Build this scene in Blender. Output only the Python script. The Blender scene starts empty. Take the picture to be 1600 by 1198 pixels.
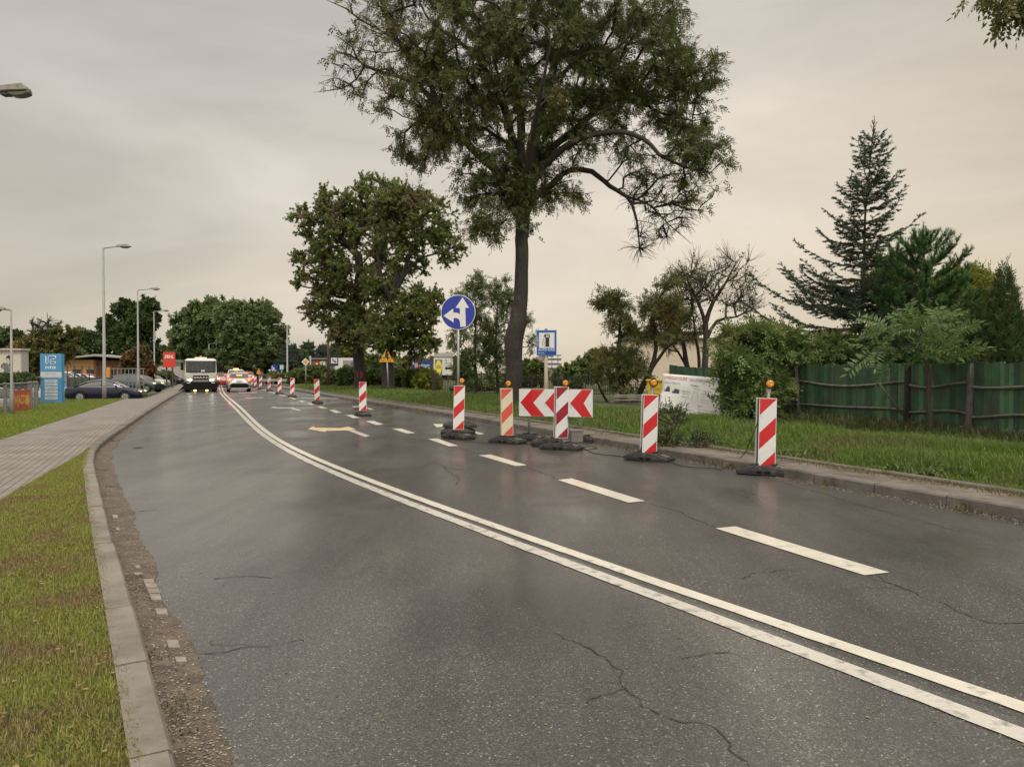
import bpy, bmesh, math, random
import numpy as np
from math import radians as R, sin, cos, pi, sqrt, atan, atan2
SC = bpy.context.scene; COL = SC.collection
# ---------------- camera
F = 1203.0; CH = 1.5; PITCH = atan(17.0/F)
cam = bpy.data.cameras.new('camera'); co = bpy.data.objects.new('camera', cam); COL.objects.link(co)
co.location = (0, 0, CH); co.rotation_euler = (pi/2-PITCH, 0, 0)
cam.sensor_fit = 'HORIZONTAL'; cam.sensor_width = 36; cam.lens = 36*F/1600; cam.clip_start = .05; cam.clip_end = 6000
SC.camera = co
# ---------------- sky: thin blue Nishita sky under a procedural overcast deck
SUN_EL, SUN_AZ = R(58), R(150)      # azimuth from +Y towards +X
W = bpy.data.worlds.new('World'); SC.world = W; W.use_nodes = True
nt = W.node_tree; nt.nodes.clear(); N = nt.nodes.new; LK = nt.links.new
out = N('ShaderNodeOutputWorld')
sky = N('ShaderNodeTexSky'); sky.sky_type = 'NISHITA'; sky.sun_disc = False; sky.sun_elevation = SUN_EL; sky.sun_rotation = SUN_AZ
bg1 = N('ShaderNodeBackground'); bg1.inputs[1].default_value = .06; LK(sky.outputs[0], bg1.inputs[0])
tc = N('ShaderNodeTexCoord'); sep = N('ShaderNodeSeparateXYZ'); LK(tc.outputs['Generated'], sep.inputs[0])
ramp = N('ShaderNodeValToRGB'); LK(sep.outputs[2], ramp.inputs[0])
e = ramp.color_ramp.elements
e[0].position = 0; e[0].color = (.73, .65, .52, 1); e[1].position = 1; e[1].color = (1.75, 1.68, 1.55, 1)
for p_, c_ in ((.10, (.72, .65, .54)), (.22, (.665, .615, .54)), (.36, (.61, .575, .53)), (.48, (.59, .565, .53)), (.62, (1.2, 1.14, 1.05))):
    k = ramp.color_ramp.elements.new(p_); k.color = (*c_, 1)
# soft cloud bands
mp = N('ShaderNodeMapping'); LK(tc.outputs['Generated'], mp.inputs[0]); mp.inputs['Scale'].default_value = (1.3, 1.3, 4.2)
mp.inputs['Rotation'].default_value = (R(8), R(12), 0)
nz = N('ShaderNodeTexNoise'); nz.inputs['Scale'].default_value = 1.25; nz.inputs['Detail'].default_value = 6; nz.inputs['Roughness'].default_value = .52; nz.inputs['Distortion'].default_value = .4
LK(mp.outputs[0], nz.inputs[0])
mr = N('ShaderNodeMapRange'); mr.inputs[1].default_value = .3; mr.inputs[2].default_value = .72; mr.inputs[3].default_value = .74; mr.inputs[4].default_value = 1.22
LK(nz.outputs[0], mr.inputs[0])
# brighter towards the hidden sun (ahead, slightly right), darker to the left
dt = N('ShaderNodeVectorMath'); dt.operation = 'DOT_PRODUCT'; LK(tc.outputs['Generated'], dt.inputs[0])
dt.inputs[1].default_value = (sin(R(14))*cos(R(30)), cos(R(14))*cos(R(30)), sin(R(30)))
mr2 = N('ShaderNodeMapRange'); mr2.inputs[1].default_value = .70; mr2.inputs[2].default_value = 1.0; mr2.inputs[3].default_value = .83; mr2.inputs[4].default_value = 1.19
LK(dt.outputs['Value'], mr2.inputs[0])
mu = N('ShaderNodeMath'); mu.operation = 'MULTIPLY'; LK(mr.outputs[0], mu.inputs[0]); LK(mr2.outputs[0], mu.inputs[1])
bk = N('ShaderNodeMapRange'); bk.inputs[1].default_value = .05; bk.inputs[2].default_value = -.7; bk.inputs[3].default_value = 1; bk.inputs[4].default_value = 2.1; LK(sep.outputs[1], bk.inputs[0])   # added boost: unseen sky behind the camera brightened to light camera-facing surfaces
mu2 = N('ShaderNodeMath'); mu2.operation = 'MULTIPLY'; LK(mu.outputs[0], mu2.inputs[0]); LK(bk.outputs[0], mu2.inputs[1]); mu = mu2
mr3 = N('ShaderNodeMapRange'); mr3.inputs[1].default_value = -.45; mr3.inputs[2].default_value = .55; LK(sep.outputs[0], mr3.inputs[0])
tint = N('ShaderNodeMix'); tint.data_type = 'RGBA'; tint.inputs[6].default_value = (.985, .98, .985, 1); tint.inputs[7].default_value = (.93, .885, .815, 1); LK(mr3.outputs[0], tint.inputs[0])
tm = N('ShaderNodeMix'); tm.data_type = 'RGBA'; tm.blend_type = 'MULTIPLY'; tm.inputs[0].default_value = 1; LK(ramp.outputs[0], tm.inputs[6]); LK(tint.outputs[2], tm.inputs[7])
bg2 = N('ShaderNodeBackground'); LK(tm.outputs[2], bg2.inputs[0]); LK(mu.outputs[0], bg2.inputs[1])
mx = N('ShaderNodeMixShader'); mx.inputs[0].default_value = .93; LK(bg1.outputs[0], mx.inputs[1]); LK(bg2.outputs[0], mx.inputs[2]); LK(mx.outputs[0], out.inputs[0])
# ---------------- sun behind the clouds
sl = bpy.data.lights.new('sun', 'SUN'); so = bpy.data.objects.new('sun', sl); COL.objects.link(so)
sl.energy = 1.5; sl.angle = R(28); sl.color = (1, .95, .87)
so.rotation_euler = (pi/2-SUN_EL, 0, -SUN_AZ+pi)
so.rotation_euler = (R(90)-SUN_EL, 0, pi-SUN_AZ)
SC.view_settings.view_transform = 'Standard'; SC.view_settings.look = 'None'; SC.view_settings.exposure = .06; SC.view_settings.gamma = 1
SC.cycles.max_bounces = 6; SC.cycles.transparent_max_bounces = 8; SC.cycles.use_denoising = True

# ---------------- picture ray -> place on the ground
def ray(px, py):
    x = (px-800)/F; u = (599-py)/F
    return np.array([x, cos(PITCH)+u*sin(PITCH), -sin(PITCH)+u*cos(PITCH)])
def G(px, py, z=0.0):
    d = ray(px, py); t = (z-CH)/d[2]; return np.array([d[0]*t, d[1]*t, z])
def P(px, py, Y):
    d = ray(px, py); t = Y/d[1]; return np.array([d[0]*t, Y, CH+d[2]*t])
rnd = random.Random(7)

# ---------------- materials
MATS = {}
def newmat(name):
    m = bpy.data.materials.new(name); m.use_nodes = True
    n = m.node_tree; return m, n.nodes, n.links, n.nodes['Principled BSDF']
def pm(name, c, rough=.6, var=.12, scale=6., bump=.0, metal=0., coat=0., dirt=None, dscale=2., dlo=.5, dhi=.75, emit=None, es=0., spec=None, coord='Object'):
    """plain procedural: base colour with noise variation, optional dirt blotches and bump"""
    if name in MATS: return MATS[name]
    m, n, l, b = newmat(name)
    t = n.new('ShaderNodeTexCoord'); nz = n.new('ShaderNodeTexNoise'); nz.inputs['Scale'].default_value = scale; nz.inputs['Detail'].default_value = 5
    l.new(t.outputs[coord], nz.inputs[0])
    r = n.new('ShaderNodeValToRGB'); l.new(nz.outputs[0], r.inputs[0])
    r.color_ramp.elements[0].position = .3; r.color_ramp.elements[1].position = .7
    r.color_ramp.elements[0].color = (*[x*(1-var) for x in c], 1); r.color_ramp.elements[1].color = (*[min(1, x*(1+var)) for x in c], 1)
    last = r.outputs[0]
    if dirt:
        n2 = n.new('ShaderNodeTexNoise'); n2.inputs['Scale'].default_value = dscale; n2.inputs['Detail'].default_value = 7; n2.inputs['Roughness'].default_value = .65
        l.new(t.outputs[coord], n2.inputs[0])
        mr = n.new('ShaderNodeMapRange'); mr.inputs[1].default_value = dlo; mr.inputs[2].default_value = dhi; l.new(n2.outputs[0], mr.inputs[0])
        mx = n.new('ShaderNodeMix'); mx.data_type = 'RGBA'; l.new(mr.outputs[0], mx.inputs[0]); l.new(last, mx.inputs[6]); mx.inputs[7].default_value = (*dirt, 1)
        last = mx.outputs[2]
    l.new(last, b.inputs['Base Color']); b.inputs['Roughness'].default_value = rough; b.inputs['Metallic'].default_value = metal
    if coat: b.inputs['Coat Weight'].default_value = coat; b.inputs['Coat Roughness'].default_value = .08
    if spec is not None: b.inputs['Specular IOR Level'].default_value = spec
    if emit: b.inputs['Emission Color'].default_value = (*emit, 1); b.inputs['Emission Strength'].default_value = es
    if bump:
        bp = n.new('ShaderNodeBump'); bp.inputs['Strength'].default_value = min(1, bump); bp.inputs['Distance'].default_value = .02
        n3 = n.new('ShaderNodeTexNoise'); n3.inputs['Scale'].default_value = scale*4; n3.inputs['Detail'].default_value = 6; l.new(t.outputs[coord], n3.inputs[0])
        l.new(n3.outputs[0], bp.inputs['Height']); l.new(bp.outputs[0], b.inputs['Normal'])
    MATS[name] = m; return m
def leafmat(name, c1, c2, c3=None, pscale=.35, plo=.55, phi=.68, trans=.3, rough=.5, spec=.35):
    """leaves: each leaf its own shade between c1 and c2, patches of the crown turned to c3"""
    m, n, l, b = newmat(name)
    g = n.new('ShaderNodeNewGeometry'); r = n.new('ShaderNodeValToRGB'); l.new(g.outputs['Random Per Island'], r.inputs[0])
    r.color_ramp.elements[0].color = (*c1, 1); r.color_ramp.elements[1].color = (*c2, 1); last = r.outputs[0]
    t = n.new('ShaderNodeTexCoord')
    if c3:
        nz = n.new('ShaderNodeTexNoise'); nz.inputs['Scale'].default_value = pscale; nz.inputs['Detail'].default_value = 3; l.new(t.outputs['Object'], nz.inputs[0])
        ad = n.new('ShaderNodeMath'); ad.operation = 'MULTIPLY_ADD'; l.new(g.outputs['Random Per Island'], ad.inputs[0]); ad.inputs[1].default_value = .12; l.new(nz.outputs[0], ad.inputs[2])
        mr = n.new('ShaderNodeMapRange'); mr.inputs[1].default_value = plo; mr.inputs[2].default_value = phi; l.new(ad.outputs[0], mr.inputs[0])
        mx = n.new('ShaderNodeMix'); mx.data_type = 'RGBA'; l.new(mr.outputs[0], mx.inputs[0]); l.new(last, mx.inputs[6]); mx.inputs[7].default_value = (*c3, 1); last = mx.outputs[2]
    l.new(last, b.inputs['Base Color']); b.inputs['Roughness'].default_value = rough; b.inputs['Specular IOR Level'].default_value = spec
    tr = n.new('ShaderNodeBsdfTranslucent'); l.new(last, tr.inputs[0]); ms = n.new('ShaderNodeMixShader'); ms.inputs[0].default_value = trans
    l.new(b.outputs[0], ms.inputs[1]); l.new(tr.outputs[0], ms.inputs[2]); l.new(ms.outputs[0], n['Material Output'].inputs[0])
    return m

# ---------------- object helpers
def tag(o, label=None, cat=None, group=None, kind=None):
    if label: o['label'] = label
    if cat: o['category'] = cat
    if group: o['group'] = group
    if kind: o['kind'] = kind
    return o
def empty(name, loc=(0, 0, 0), rz=0., label=None, cat=None, group=None):
    o = bpy.data.objects.new(name, None); COL.objects.link(o); o.location = tuple(float(v) for v in loc); o.rotation_euler = (0, 0, rz); o.empty_display_size = .2
    return tag(o, label, cat, group)
def link(name, me, parent=None):
    o = bpy.data.objects.new(name, me); COL.objects.link(o)
    if parent: o.parent = parent
    return o
def copy_tree(o, parent=None):
    c = o.copy(); COL.objects.link(c)
    if parent: c.parent = parent
    for ch in [x for x in bpy.data.objects if x.parent == o]:
        copy_tree(ch, c)
    return c
def npmesh(name, V, Fc, mats, mi=None, smooth=False):
    """V (n,3), Fc (m,k) arrays with one k"""
    me = bpy.data.meshes.new(name); V = np.asarray(V, dtype=np.float32); Fc = np.asarray(Fc, dtype=np.int32)
    k = Fc.shape[1]; me.vertices.add(len(V)); me.vertices.foreach_set('co', V.ravel())
    me.loops.add(Fc.size); me.loops.foreach_set('vertex_index', Fc.ravel())
    me.polygons.add(len(Fc)); me.polygons.foreach_set('loop_start', np.arange(0, Fc.size, k, dtype=np.int32)); me.polygons.foreach_set('loop_total', np.full(len(Fc), k, dtype=np.int32))
    if mi is not None: me.polygons.foreach_set('material_index', np.asarray(mi, dtype=np.int32))
    me.polygons.foreach_set('use_smooth', np.full(len(Fc), smooth, dtype=bool))
    for m in (mats if isinstance(mats, (list, tuple)) else [mats]): me.materials.append(m)
    me.update(calc_edges=True); me.validate(); return me
class MB:
    def __init__(s): s.v = []; s.f = []; s.m = []; s.sm = []
    def add(s, vs, fs, m=0, sm=False):
        b = len(s.v); s.v += [tuple(float(c) for c in v) for v in vs]; s.f += [tuple(i+b for i in f) for f in fs]; s.m += [m]*len(fs); s.sm += [sm]*len(fs); return s
    def box(s, c, d, m=0, rz=0., ry=0., rx=0., tx=1., ty=1.):
        """tx, ty: scale of the top face"""
        x, y, z = d[0]/2, d[1]/2, d[2]/2
        vs = [(-x, -y, -z), (x, -y, -z), (x, y, -z), (-x, y, -z), (-x*tx, -y*ty, z), (x*tx, -y*ty, z), (x*tx, y*ty, z), (-x*tx, y*ty, z)]
        o = []
        for (a, b, e) in vs:
            b, e = b*cos(rx)-e*sin(rx), b*sin(rx)+e*cos(rx)
            a, e = a*cos(ry)+e*sin(ry), -a*sin(ry)+e*cos(ry)
            a, b = a*cos(rz)-b*sin(rz), a*sin(rz)+b*cos(rz)
            o.append((a+c[0], b+c[1], e+c[2]))
        return s.add(o, [(0, 3, 2, 1), (4, 5, 6, 7), (0, 1, 5, 4), (1, 2, 6, 5), (2, 3, 7, 6), (3, 0, 4, 7)], m)
    def tube(s, pts, rad, n=8, m=0, sm=True, cap=True):
        pts = [np.array(p, float) for p in pts]; rad = list(rad) if hasattr(rad, '__len__') else [rad]*len(pts)
        b = len(s.v); up = None; L = len(pts)
        for i, p in enumerate(pts):
            t = pts[min(i+1, L-1)]-pts[max(i-1, 0)]; t = t/(np.linalg.norm(t)+1e-9)
            if up is None:
                up = np.cross(t, (0, 0, 1.) if abs(t[2]) < .9 else (1., 0, 0))
            up = up-t*np.dot(up, t); up /= np.linalg.norm(up)+1e-9; q = np.cross(t, up)
            for k in range(n):
                a = 2*pi*k/n; s.v.append(tuple(p+rad[i]*(cos(a)*up+sin(a)*q)))
        for i in range(L-1):
            for k in range(n):
                k2 = (k+1) % n; s.f.append((b+i*n+k, b+i*n+k2, b+(i+1)*n+k2, b+(i+1)*n+k)); s.m.append(m); s.sm.append(sm)
        if cap:
            s.f.append(tuple(b+k for k in range(n))[::-1]); s.m.append(m); s.sm.append(False)
            s.f.append(tuple(b+(L-1)*n+k for k in range(n))); s.m.append(m); s.sm.append(False)
        return s
    def prism(s, poly, y0, y1, m=0, axis='y', mside=None):
        """poly in (x,z) extruded along y (axis 'y'), or (x,y) along z, or (y,z) along x"""
        f = {'y': lambda p, t: (p[0], t, p[1]), 'z': lambda p, t: (p[0], p[1], t), 'x': lambda p, t: (t, p[0], p[1])}[axis]
        n = len(poly); s.add([f(p, y0) for p in poly]+[f(p, y1) for p in poly], [tuple(range(n)), tuple(range(2*n-1, n-1, -1))], m)
        b = len(s.v)-2*n
        for k in range(n):
            k2 = (k+1) % n; s.f.append((b+k, b+n+k, b+n+k2, b+k2)); s.m.append(m if mside is None else mside); s.sm.append(False)
        return s
    def disc(s, c, r, y0, y1, m=0, n=32, axis='y', sm=False):
        return s.prism([(c[0]+r*cos(2*pi*k/n), c[1]+r*sin(2*pi*k/n)) for k in range(n)], y0, y1, m, axis)
    def sphere(s, c, r, m=0, n=12, sc=(1, 1, 1)):
        vs = []; fs = []; h = n//2
        for i in range(h+1):
            th = pi*i/h
            for k in range(n):
                a = 2*pi*k/n; vs.append((c[0]+r*sc[0]*sin(th)*cos(a), c[1]+r*sc[1]*sin(th)*sin(a), c[2]+r*sc[2]*cos(th)))
        for i in range(h):
            for k in range(n):
                k2 = (k+1) % n; fs.append((i*n+k, (i+1)*n+k, (i+1)*n+k2, i*n+k2))
        return s.add(vs, fs, m, True)
    def build(s, name, mats, parent=None, bevel=0., merge=False):
        me = bpy.data.meshes.new(name); me.from_pydata(s.v, [], s.f)
        for m in (mats if isinstance(mats, (list, tuple)) else [mats]): me.materials.append(m)
        me.polygons.foreach_set('material_index', s.m); me.polygons.foreach_set('use_smooth', s.sm)
        bm = bmesh.new(); bm.from_mesh(me)
        bmesh.ops.remove_doubles(bm, verts=bm.verts, dist=1e-5)
        bmesh.ops.recalc_face_normals(bm, faces=bm.faces); bm.to_mesh(me); bm.free(); me.update()
        o = link(name, me, parent)
        if bevel:
            b = o.modifiers.new('bevel', 'BEVEL'); b.width = bevel; b.segments = 2; b.limit_method = 'ANGLE'; b.angle_limit = R(40)
        return o
def text(s, parent, m, x0, x1, z0, z1, y, name='lettering', depth=.002, shear=0., bold=0., align=True):
    """text fitted into the box x0..x1, z0..z1 of the sign's face at depth y (face towards -y)"""
    c = bpy.data.curves.new('t', 'FONT'); c.body = s; c.size = 1; c.extrude = 0; c.resolution_u = 3; c.shear = shear; c.offset = bold
    o = bpy.data.objects.new('t', c); COL.objects.link(o); dg = bpy.context.evaluated_depsgraph_get(); dg.update()
    me = bpy.data.meshes.new_from_object(o.evaluated_get(dg)); bpy.data.objects.remove(o); bpy.data.curves.remove(c)
    V = np.empty(len(me.vertices)*3, dtype=np.float32); me.vertices.foreach_get('co', V); V = V.reshape(-1, 3)
    lo, hi = V.min(0), V.max(0); W_ = np.maximum(hi-lo, 1e-6)
    O = np.empty_like(V); O[:, 0] = x0+(V[:, 0]-lo[0])/W_[0]*(x1-x0); O[:, 2] = z0+(V[:, 1]-lo[1])/W_[1]*(z1-z0); O[:, 1] = y
    me.vertices.foreach_set('co', O.ravel()); me.materials.clear(); me.materials.append(m); me.name = name; me.update()
    return link(name, me, parent)
# =====================================================================  GROUND
def curve(pts, Ymin=-8., Ymax=420., slope=-.382, y0slope=None, sig=.10):
    """smooth X(Y) through (X,Y) points; straight on beyond both ends"""
    pts = sorted([(p[1], p[0]) for p in pts]); Y = np.array([p[0] for p in pts]); X = np.array([p[1] for p in pts])
    s0 = (X[2]-X[0])/(Y[2]-Y[0]) if y0slope is None else y0slope
    Y = np.concatenate([[Y[0]-14], Y, [Y[-1]+500]]); X = np.concatenate([[X[0]-14*s0], X, [X[-1]+500*slope]])
    u = np.linspace(0, 1, 900); off = 16.; g = (off-9)*((off+460)/(off-9))**u; yy = g-off    # log spaced
    xx = np.interp(yy, Y, X); du = np.log(g[1]/g[0]); k = int(3*sig/du)+1; w = np.exp(-.5*((np.arange(-k, k+1)*du)/sig)**2); w /= w.sum()
    # smooth residual from a straight chord so the ends keep their place
    ch = xx[0]+(xx[-1]-xx[0])*(yy-yy[0])/(yy[-1]-yy[0]); rs = np.pad(xx-ch, k, mode='edge'); xs = np.convolve(rs, w, 'valid')+ch
    return lambda y, _y=yy, _x=xs: np.interp(y, _y, _x)
g = lambda L, z=0: [G(a, b, z) for a, b in L]
LKin = curve(g([(272, 1198), (244, 1075), (225, 1022), (205, 952), (194, 902), (184, 875), (170, 825), (160, 787), (150, 747), (144, 715), (148, 700), (162, 687), (192, 667), (230, 642), (259, 624), (279, 613)], .12), sig=.025)
AE = curve(g([(372, 1198), (357, 1150), (332, 1090), (300, 1020), (270, 962), (250, 912), (235, 877), (215, 820), (187, 757), (176, 727), (173, 707), (182, 695), (202, 675), (227, 655), (246, 642), (266, 628), (287, 612)]), sig=.03)
PN = lambda y: np.where(y < 13.3, np.interp(y, [-10, 8.4, 13.3], [1.4, -5.62, -7.48]), LKin(y)-.16)
PN = curve([(-5.62+.38*10, -1.6), (-5.62, 8.4), (-6.6, 11), (-7.42, 13.3), (LKin(15)-.17, 15), (LKin(20)-.17, 20), (LKin(28)-.17, 28), (LKin(40)-.17, 40), (LKin(55)-.17, 55)], sig=.02, slope=-.41)
PF = curve(g([(0, 688), (45, 672), (145, 640), (198, 622), (226, 615), (247, 608.5)], .10), sig=.05, slope=-.41, y0slope=-.35)
DR = curve(g([(1600, 1106), (1469, 1057), (1294, 1003), (1119, 939), (900, 865), (775, 824), (712, 802), (650, 777), (587, 754), (525, 731), (462, 706), (431, 688), (400, 663), (389, 649), (370, 631), (356, 620.5), (349, 614)]))
DLf = curve(g([(1600, 1143), (1425, 1075), (1250, 1009), (1075, 952), (900, 883), (775, 837), (712, 813), (650, 790), (587, 766), (525, 742), (462, 715), (431, 696), (400, 672), (378.5, 649), (363, 633), (350, 620.6), (343, 613)]))
RK = curve(g([(1600, 812), (1505, 797), (1405, 776), (1317, 761), (1227, 745), (1118, 728), (1058, 715), (940, 694), (900, 685), (783, 666), (730, 655), (655, 643), (580, 631), (505, 619), (465, 611.5), (424, 604)]), slope=-.40)
LANE_L = lambda y: DLf(y)
def smooth01(t): t = np.clip(t, 0, 1); return t*t*(3-2*t)
def strip(name, fa, fb, Y0, Y1, zf, mat, n=260, m=6, kind='structure', noise=0., parent=None):
    """sheet between two border curves; zf(x,y,t) height, t from a to b"""
    u = np.linspace(0, 1, n); off = 12.; yy = (Y0+off)*((Y1+off)/(Y0+off))**u-off
    t = np.linspace(0, 1, m+1); A = fa(yy)[:, None]; B = fb(yy)[:, None]; X = A+(B-A)*t[None]; Y = np.repeat(yy[:, None], m+1, 1); Z = zf(X, Y, np.repeat(t[None], n, 0))
    V = np.stack([X, Y, Z], -1).reshape(-1, 3); i = np.arange(n-1)[:, None]*(m+1)+np.arange(m)[None]; i = i.ravel()
    Fc = np.stack([i, i+1, i+m+2, i+m+1], 1)
    o = link(name, npmesh(name, V, Fc, mat, smooth=True), parent)
    if kind: o['kind'] = kind
    return o
# ---- ground materials
def asphalt(name, k0=1., wet0=0.):
    m, n, l, b = newmat(name); t = n.new('ShaderNodeTexCoord'); O = t.outputs['Object']
    def noise(sc, det=4, rg=.55, vec=None):
        q = n.new('ShaderNodeTexNoise'); q.inputs['Scale'].default_value = sc; q.inputs['Detail'].default_value = det; q.inputs['Roughness'].default_value = rg; l.new(vec or O, q.inputs[0]); return q.outputs[0]
    def rng(v, a, b_, c, d):
        q = n.new('ShaderNodeMapRange'); q.inputs[1].default_value = a; q.inputs[2].default_value = b_; q.inputs[3].default_value = c; q.inputs[4].default_value = d; l.new(v, q.inputs[0]); return q.outputs[0]
    def math_(op, a, b_):
        q = n.new('ShaderNodeMath'); q.operation = op
        for i_, w in enumerate((a, b_)):
            if hasattr(w, 'links'): l.new(w, q.inputs[i_])
            else: q.inputs[i_].default_value = w
        return q.outputs[0]
    # stretch along the driving direction
    mp = n.new('ShaderNodeMapping'); l.new(O, mp.inputs[0]); mp.inputs['Rotation'].default_value = (0, 0, R(-27)); mp.inputs['Scale'].default_value = (1.2, .16, 1)
    along = mp.outputs[0]
    vor = n.new('ShaderNodeTexVoronoi'); vor.inputs['Scale'].default_value = 140; l.new(O, vor.inputs[0])
    stone = n.new('ShaderNodeSeparateColor'); l.new(vor.outputs['Color'], stone.inputs[0])
    wetp = noise(.35, 5, .6); trk = noise(.9, 4, .5, along); fine = noise(160, 3, .7)
    c1 = n.new('ShaderNodeValToRGB'); l.new(stone.outputs[0], c1.inputs[0]); ee = c1.color_ramp.elements
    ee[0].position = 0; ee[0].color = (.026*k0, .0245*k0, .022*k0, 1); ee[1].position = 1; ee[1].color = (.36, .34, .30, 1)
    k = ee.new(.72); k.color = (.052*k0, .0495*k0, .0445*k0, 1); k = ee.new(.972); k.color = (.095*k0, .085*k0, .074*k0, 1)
    mulc = n.new('ShaderNodeMix'); mulc.data_type = 'RGBA'; mulc.blend_type = 'MULTIPLY'; mulc.inputs[0].default_value = 1; l.new(c1.outputs[0], mulc.inputs[6])
    v = math_('MULTIPLY', rng(trk, .3, .7, .72, 1.30), rng(wetp, .35, .7, 1.15, .72)); v = math_('MULTIPLY', v, rng(fine, .3, .7, .8, 1.2))
    mp2 = n.new('ShaderNodeMapping'); l.new(O, mp2.inputs[0]); mp2.inputs['Rotation'].default_value = (0, 0, R(-30)); mp2.inputs['Scale'].default_value = (1, .42, 1); mp2.inputs['Location'].default_value = (2.3, .7, 0)
    dp_ = rng(noise(.62, 6, .58, mp2.outputs[0]), .51, .64, 0, 1); v = math_('MULTIPLY', v, rng(dp_, 0, 1, 1, .55)); v = math_('MULTIPLY', v, rng(noise(2.2, 5, .6, along), .35, .7, .86, 1.15))
    cc = n.new('ShaderNodeCombineColor'); [l.new(v, cc.inputs[i]) for i in range(3)]; l.new(cc.outputs[0], mulc.inputs[7])
    l.new(mulc.outputs[2], b.inputs['Base Color'])
    wet = rng(wetp, .42, .66, wet0, 1)
    ro = math_('SUBTRACT', rng(trk, .3, .7, .54, .38), math_('MULTIPLY', wet, .14)); ro = math_('SUBTRACT', ro, math_('MULTIPLY', dp_, .10)); l.new(ro, b.inputs['Roughness'])
    b.inputs['Specular IOR Level'].default_value = .5
    cw = rng(wet, 0, 1, .08, .75); l.new(cw, b.inputs['Coat Weight']); b.inputs['Coat Roughness'].default_value = .20; b.inputs['Coat IOR'].default_value = 1.33
    bp = n.new('ShaderNodeBump'); bp.inputs['Distance'].default_value = .0035; bp.inputs['Strength'].default_value = .7
    h = math_('ADD', rng(vor.outputs['Distance'], 0, .5, 1, 0), math_('MULTIPLY', fine, .5)); l.new(h, bp.inputs['Height']); l.new(bp.outputs[0], b.inputs['Normal'])
    bq = n.new('ShaderNodeBump'); bq.inputs['Distance'].default_value = .004; bq.inputs['Strength'].default_value = .25; l.new(noise(3, 3), bq.inputs['Height']); l.new(bq.outputs[0], b.inputs['Coat Normal'])
    return m
M_asph = asphalt('wet asphalt'); M_asphl = asphalt('sheen toned wet asphalt', 1.45, .35)  # left lane's paler base colour carries the wet sheen
M_crack = pm('crack', (.036, .033, .028), .8, .2, 30)
M_paint = pm('road paint', (.60, .56, .465), .45, .08, 9, .15, dirt=(.20, .19, .17), dscale=7, dlo=.58, dhi=.72, coord='Object', coat=.3)
M_paint2 = pm('worn road paint', (.54, .51, .445), .45, .10, 9, .15, dirt=(.16, .15, .14), dscale=9, dlo=.50, dhi=.68, coat=.3)
M_paint3 = pm('yellow road paint', (.62, .44, .24), .5, .1, 9, .1, dirt=(.3, .24, .17), dscale=8, dlo=.52, dhi=.72, coat=.2)
M_kerb = pm('kerb concrete', (.20, .175, .145), .7, .14, 5, .5, dirt=(.11, .095, .075), dscale=2.2, dlo=.48, dhi=.72)
M_kerb2 = pm('dark kerb concrete', (.15, .13, .11), .6, .15, 5, .4, dirt=(.07, .062, .05), dscale=2.0, dlo=.45, dhi=.7)
M_dirt = pm('gutter dirt', (.125, .095, .068), .85, .3, 9, 1., dirt=(.075, .058, .042), dscale=5, dlo=.46, dhi=.62)
M_soil = pm('soil', (.085, .068, .042), .95, .3, 12, .8, dirt=(.05, .055, .022), dscale=3, dlo=.45, dhi=.65)
M_soilg = pm('grassy soil', (.06, .075, .025), .95, .3, 12, .8, dirt=(.09, .07, .04), dscale=1.2, dlo=.5, dhi=.7)
def paver():
    m, n, l, b = newmat('block paving'); t = n.new('ShaderNodeTexCoord'); mp = n.new('ShaderNodeMapping'); l.new(t.outputs['Object'], mp.inputs[0]); mp.inputs['Rotation'].default_value = (0, 0, R(66))
    br = n.new('ShaderNodeTexBrick'); l.new(mp.outputs[0], br.inputs[0]); br.inputs['Scale'].default_value = 1; br.inputs['Brick Width'].default_value = .2; br.inputs['Row Height'].default_value = .105
    br.inputs['Mortar Size'].default_value = .008; br.inputs['Mortar Smooth'].default_value = .4; br.inputs['Color1'].default_value = (.235, .20, .17, 1); br.inputs['Color2'].default_value = (.19, .162, .137, 1); br.inputs['Mortar'].default_value = (.07, .058, .045, 1)
    nz = n.new('ShaderNodeTexNoise'); nz.inputs['Scale'].default_value = 1.1; nz.inputs['Detail'].default_value = 6; l.new(t.outputs['Object'], nz.inputs[0])
    mr = n.new('ShaderNodeMapRange'); mr.inputs[1].default_value = .3; mr.inputs[2].default_value = .7; mr.inputs[3].default_value = .72; mr.inputs[4].default_value = 1.2; l.new(nz.outputs[0], mr.inputs[0])
    cc = n.new('ShaderNodeCombineColor'); [l.new(mr.outputs[0], cc.inputs[i]) for i in range(3)]
    mx = n.new('ShaderNodeMix'); mx.data_type = 'RGBA'; mx.blend_type = 'MULTIPLY'; mx.inputs[0].default_value = 1; l.new(br.outputs[0], mx.inputs[6]); l.new(cc.outputs[0], mx.inputs[7]); l.new(mx.outputs[2], b.inputs['Base Color'])
    b.inputs['Roughness'].default_value = .5; bp = n.new('ShaderNodeBump'); bp.inputs['Distance'].default_value = .006; bp.inputs['Strength'].default_value = .8; bp.invert = True; l.new(br.outputs['Fac'], bp.inputs['Height']); l.new(bp.outputs[0], b.inputs['Normal'])
    return m
M_pav = paver()
M_far = pm('far field', (.075, .085, .035), .95, .3, .05, 0, dirt=(.10, .08, .05), dscale=.03)
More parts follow.
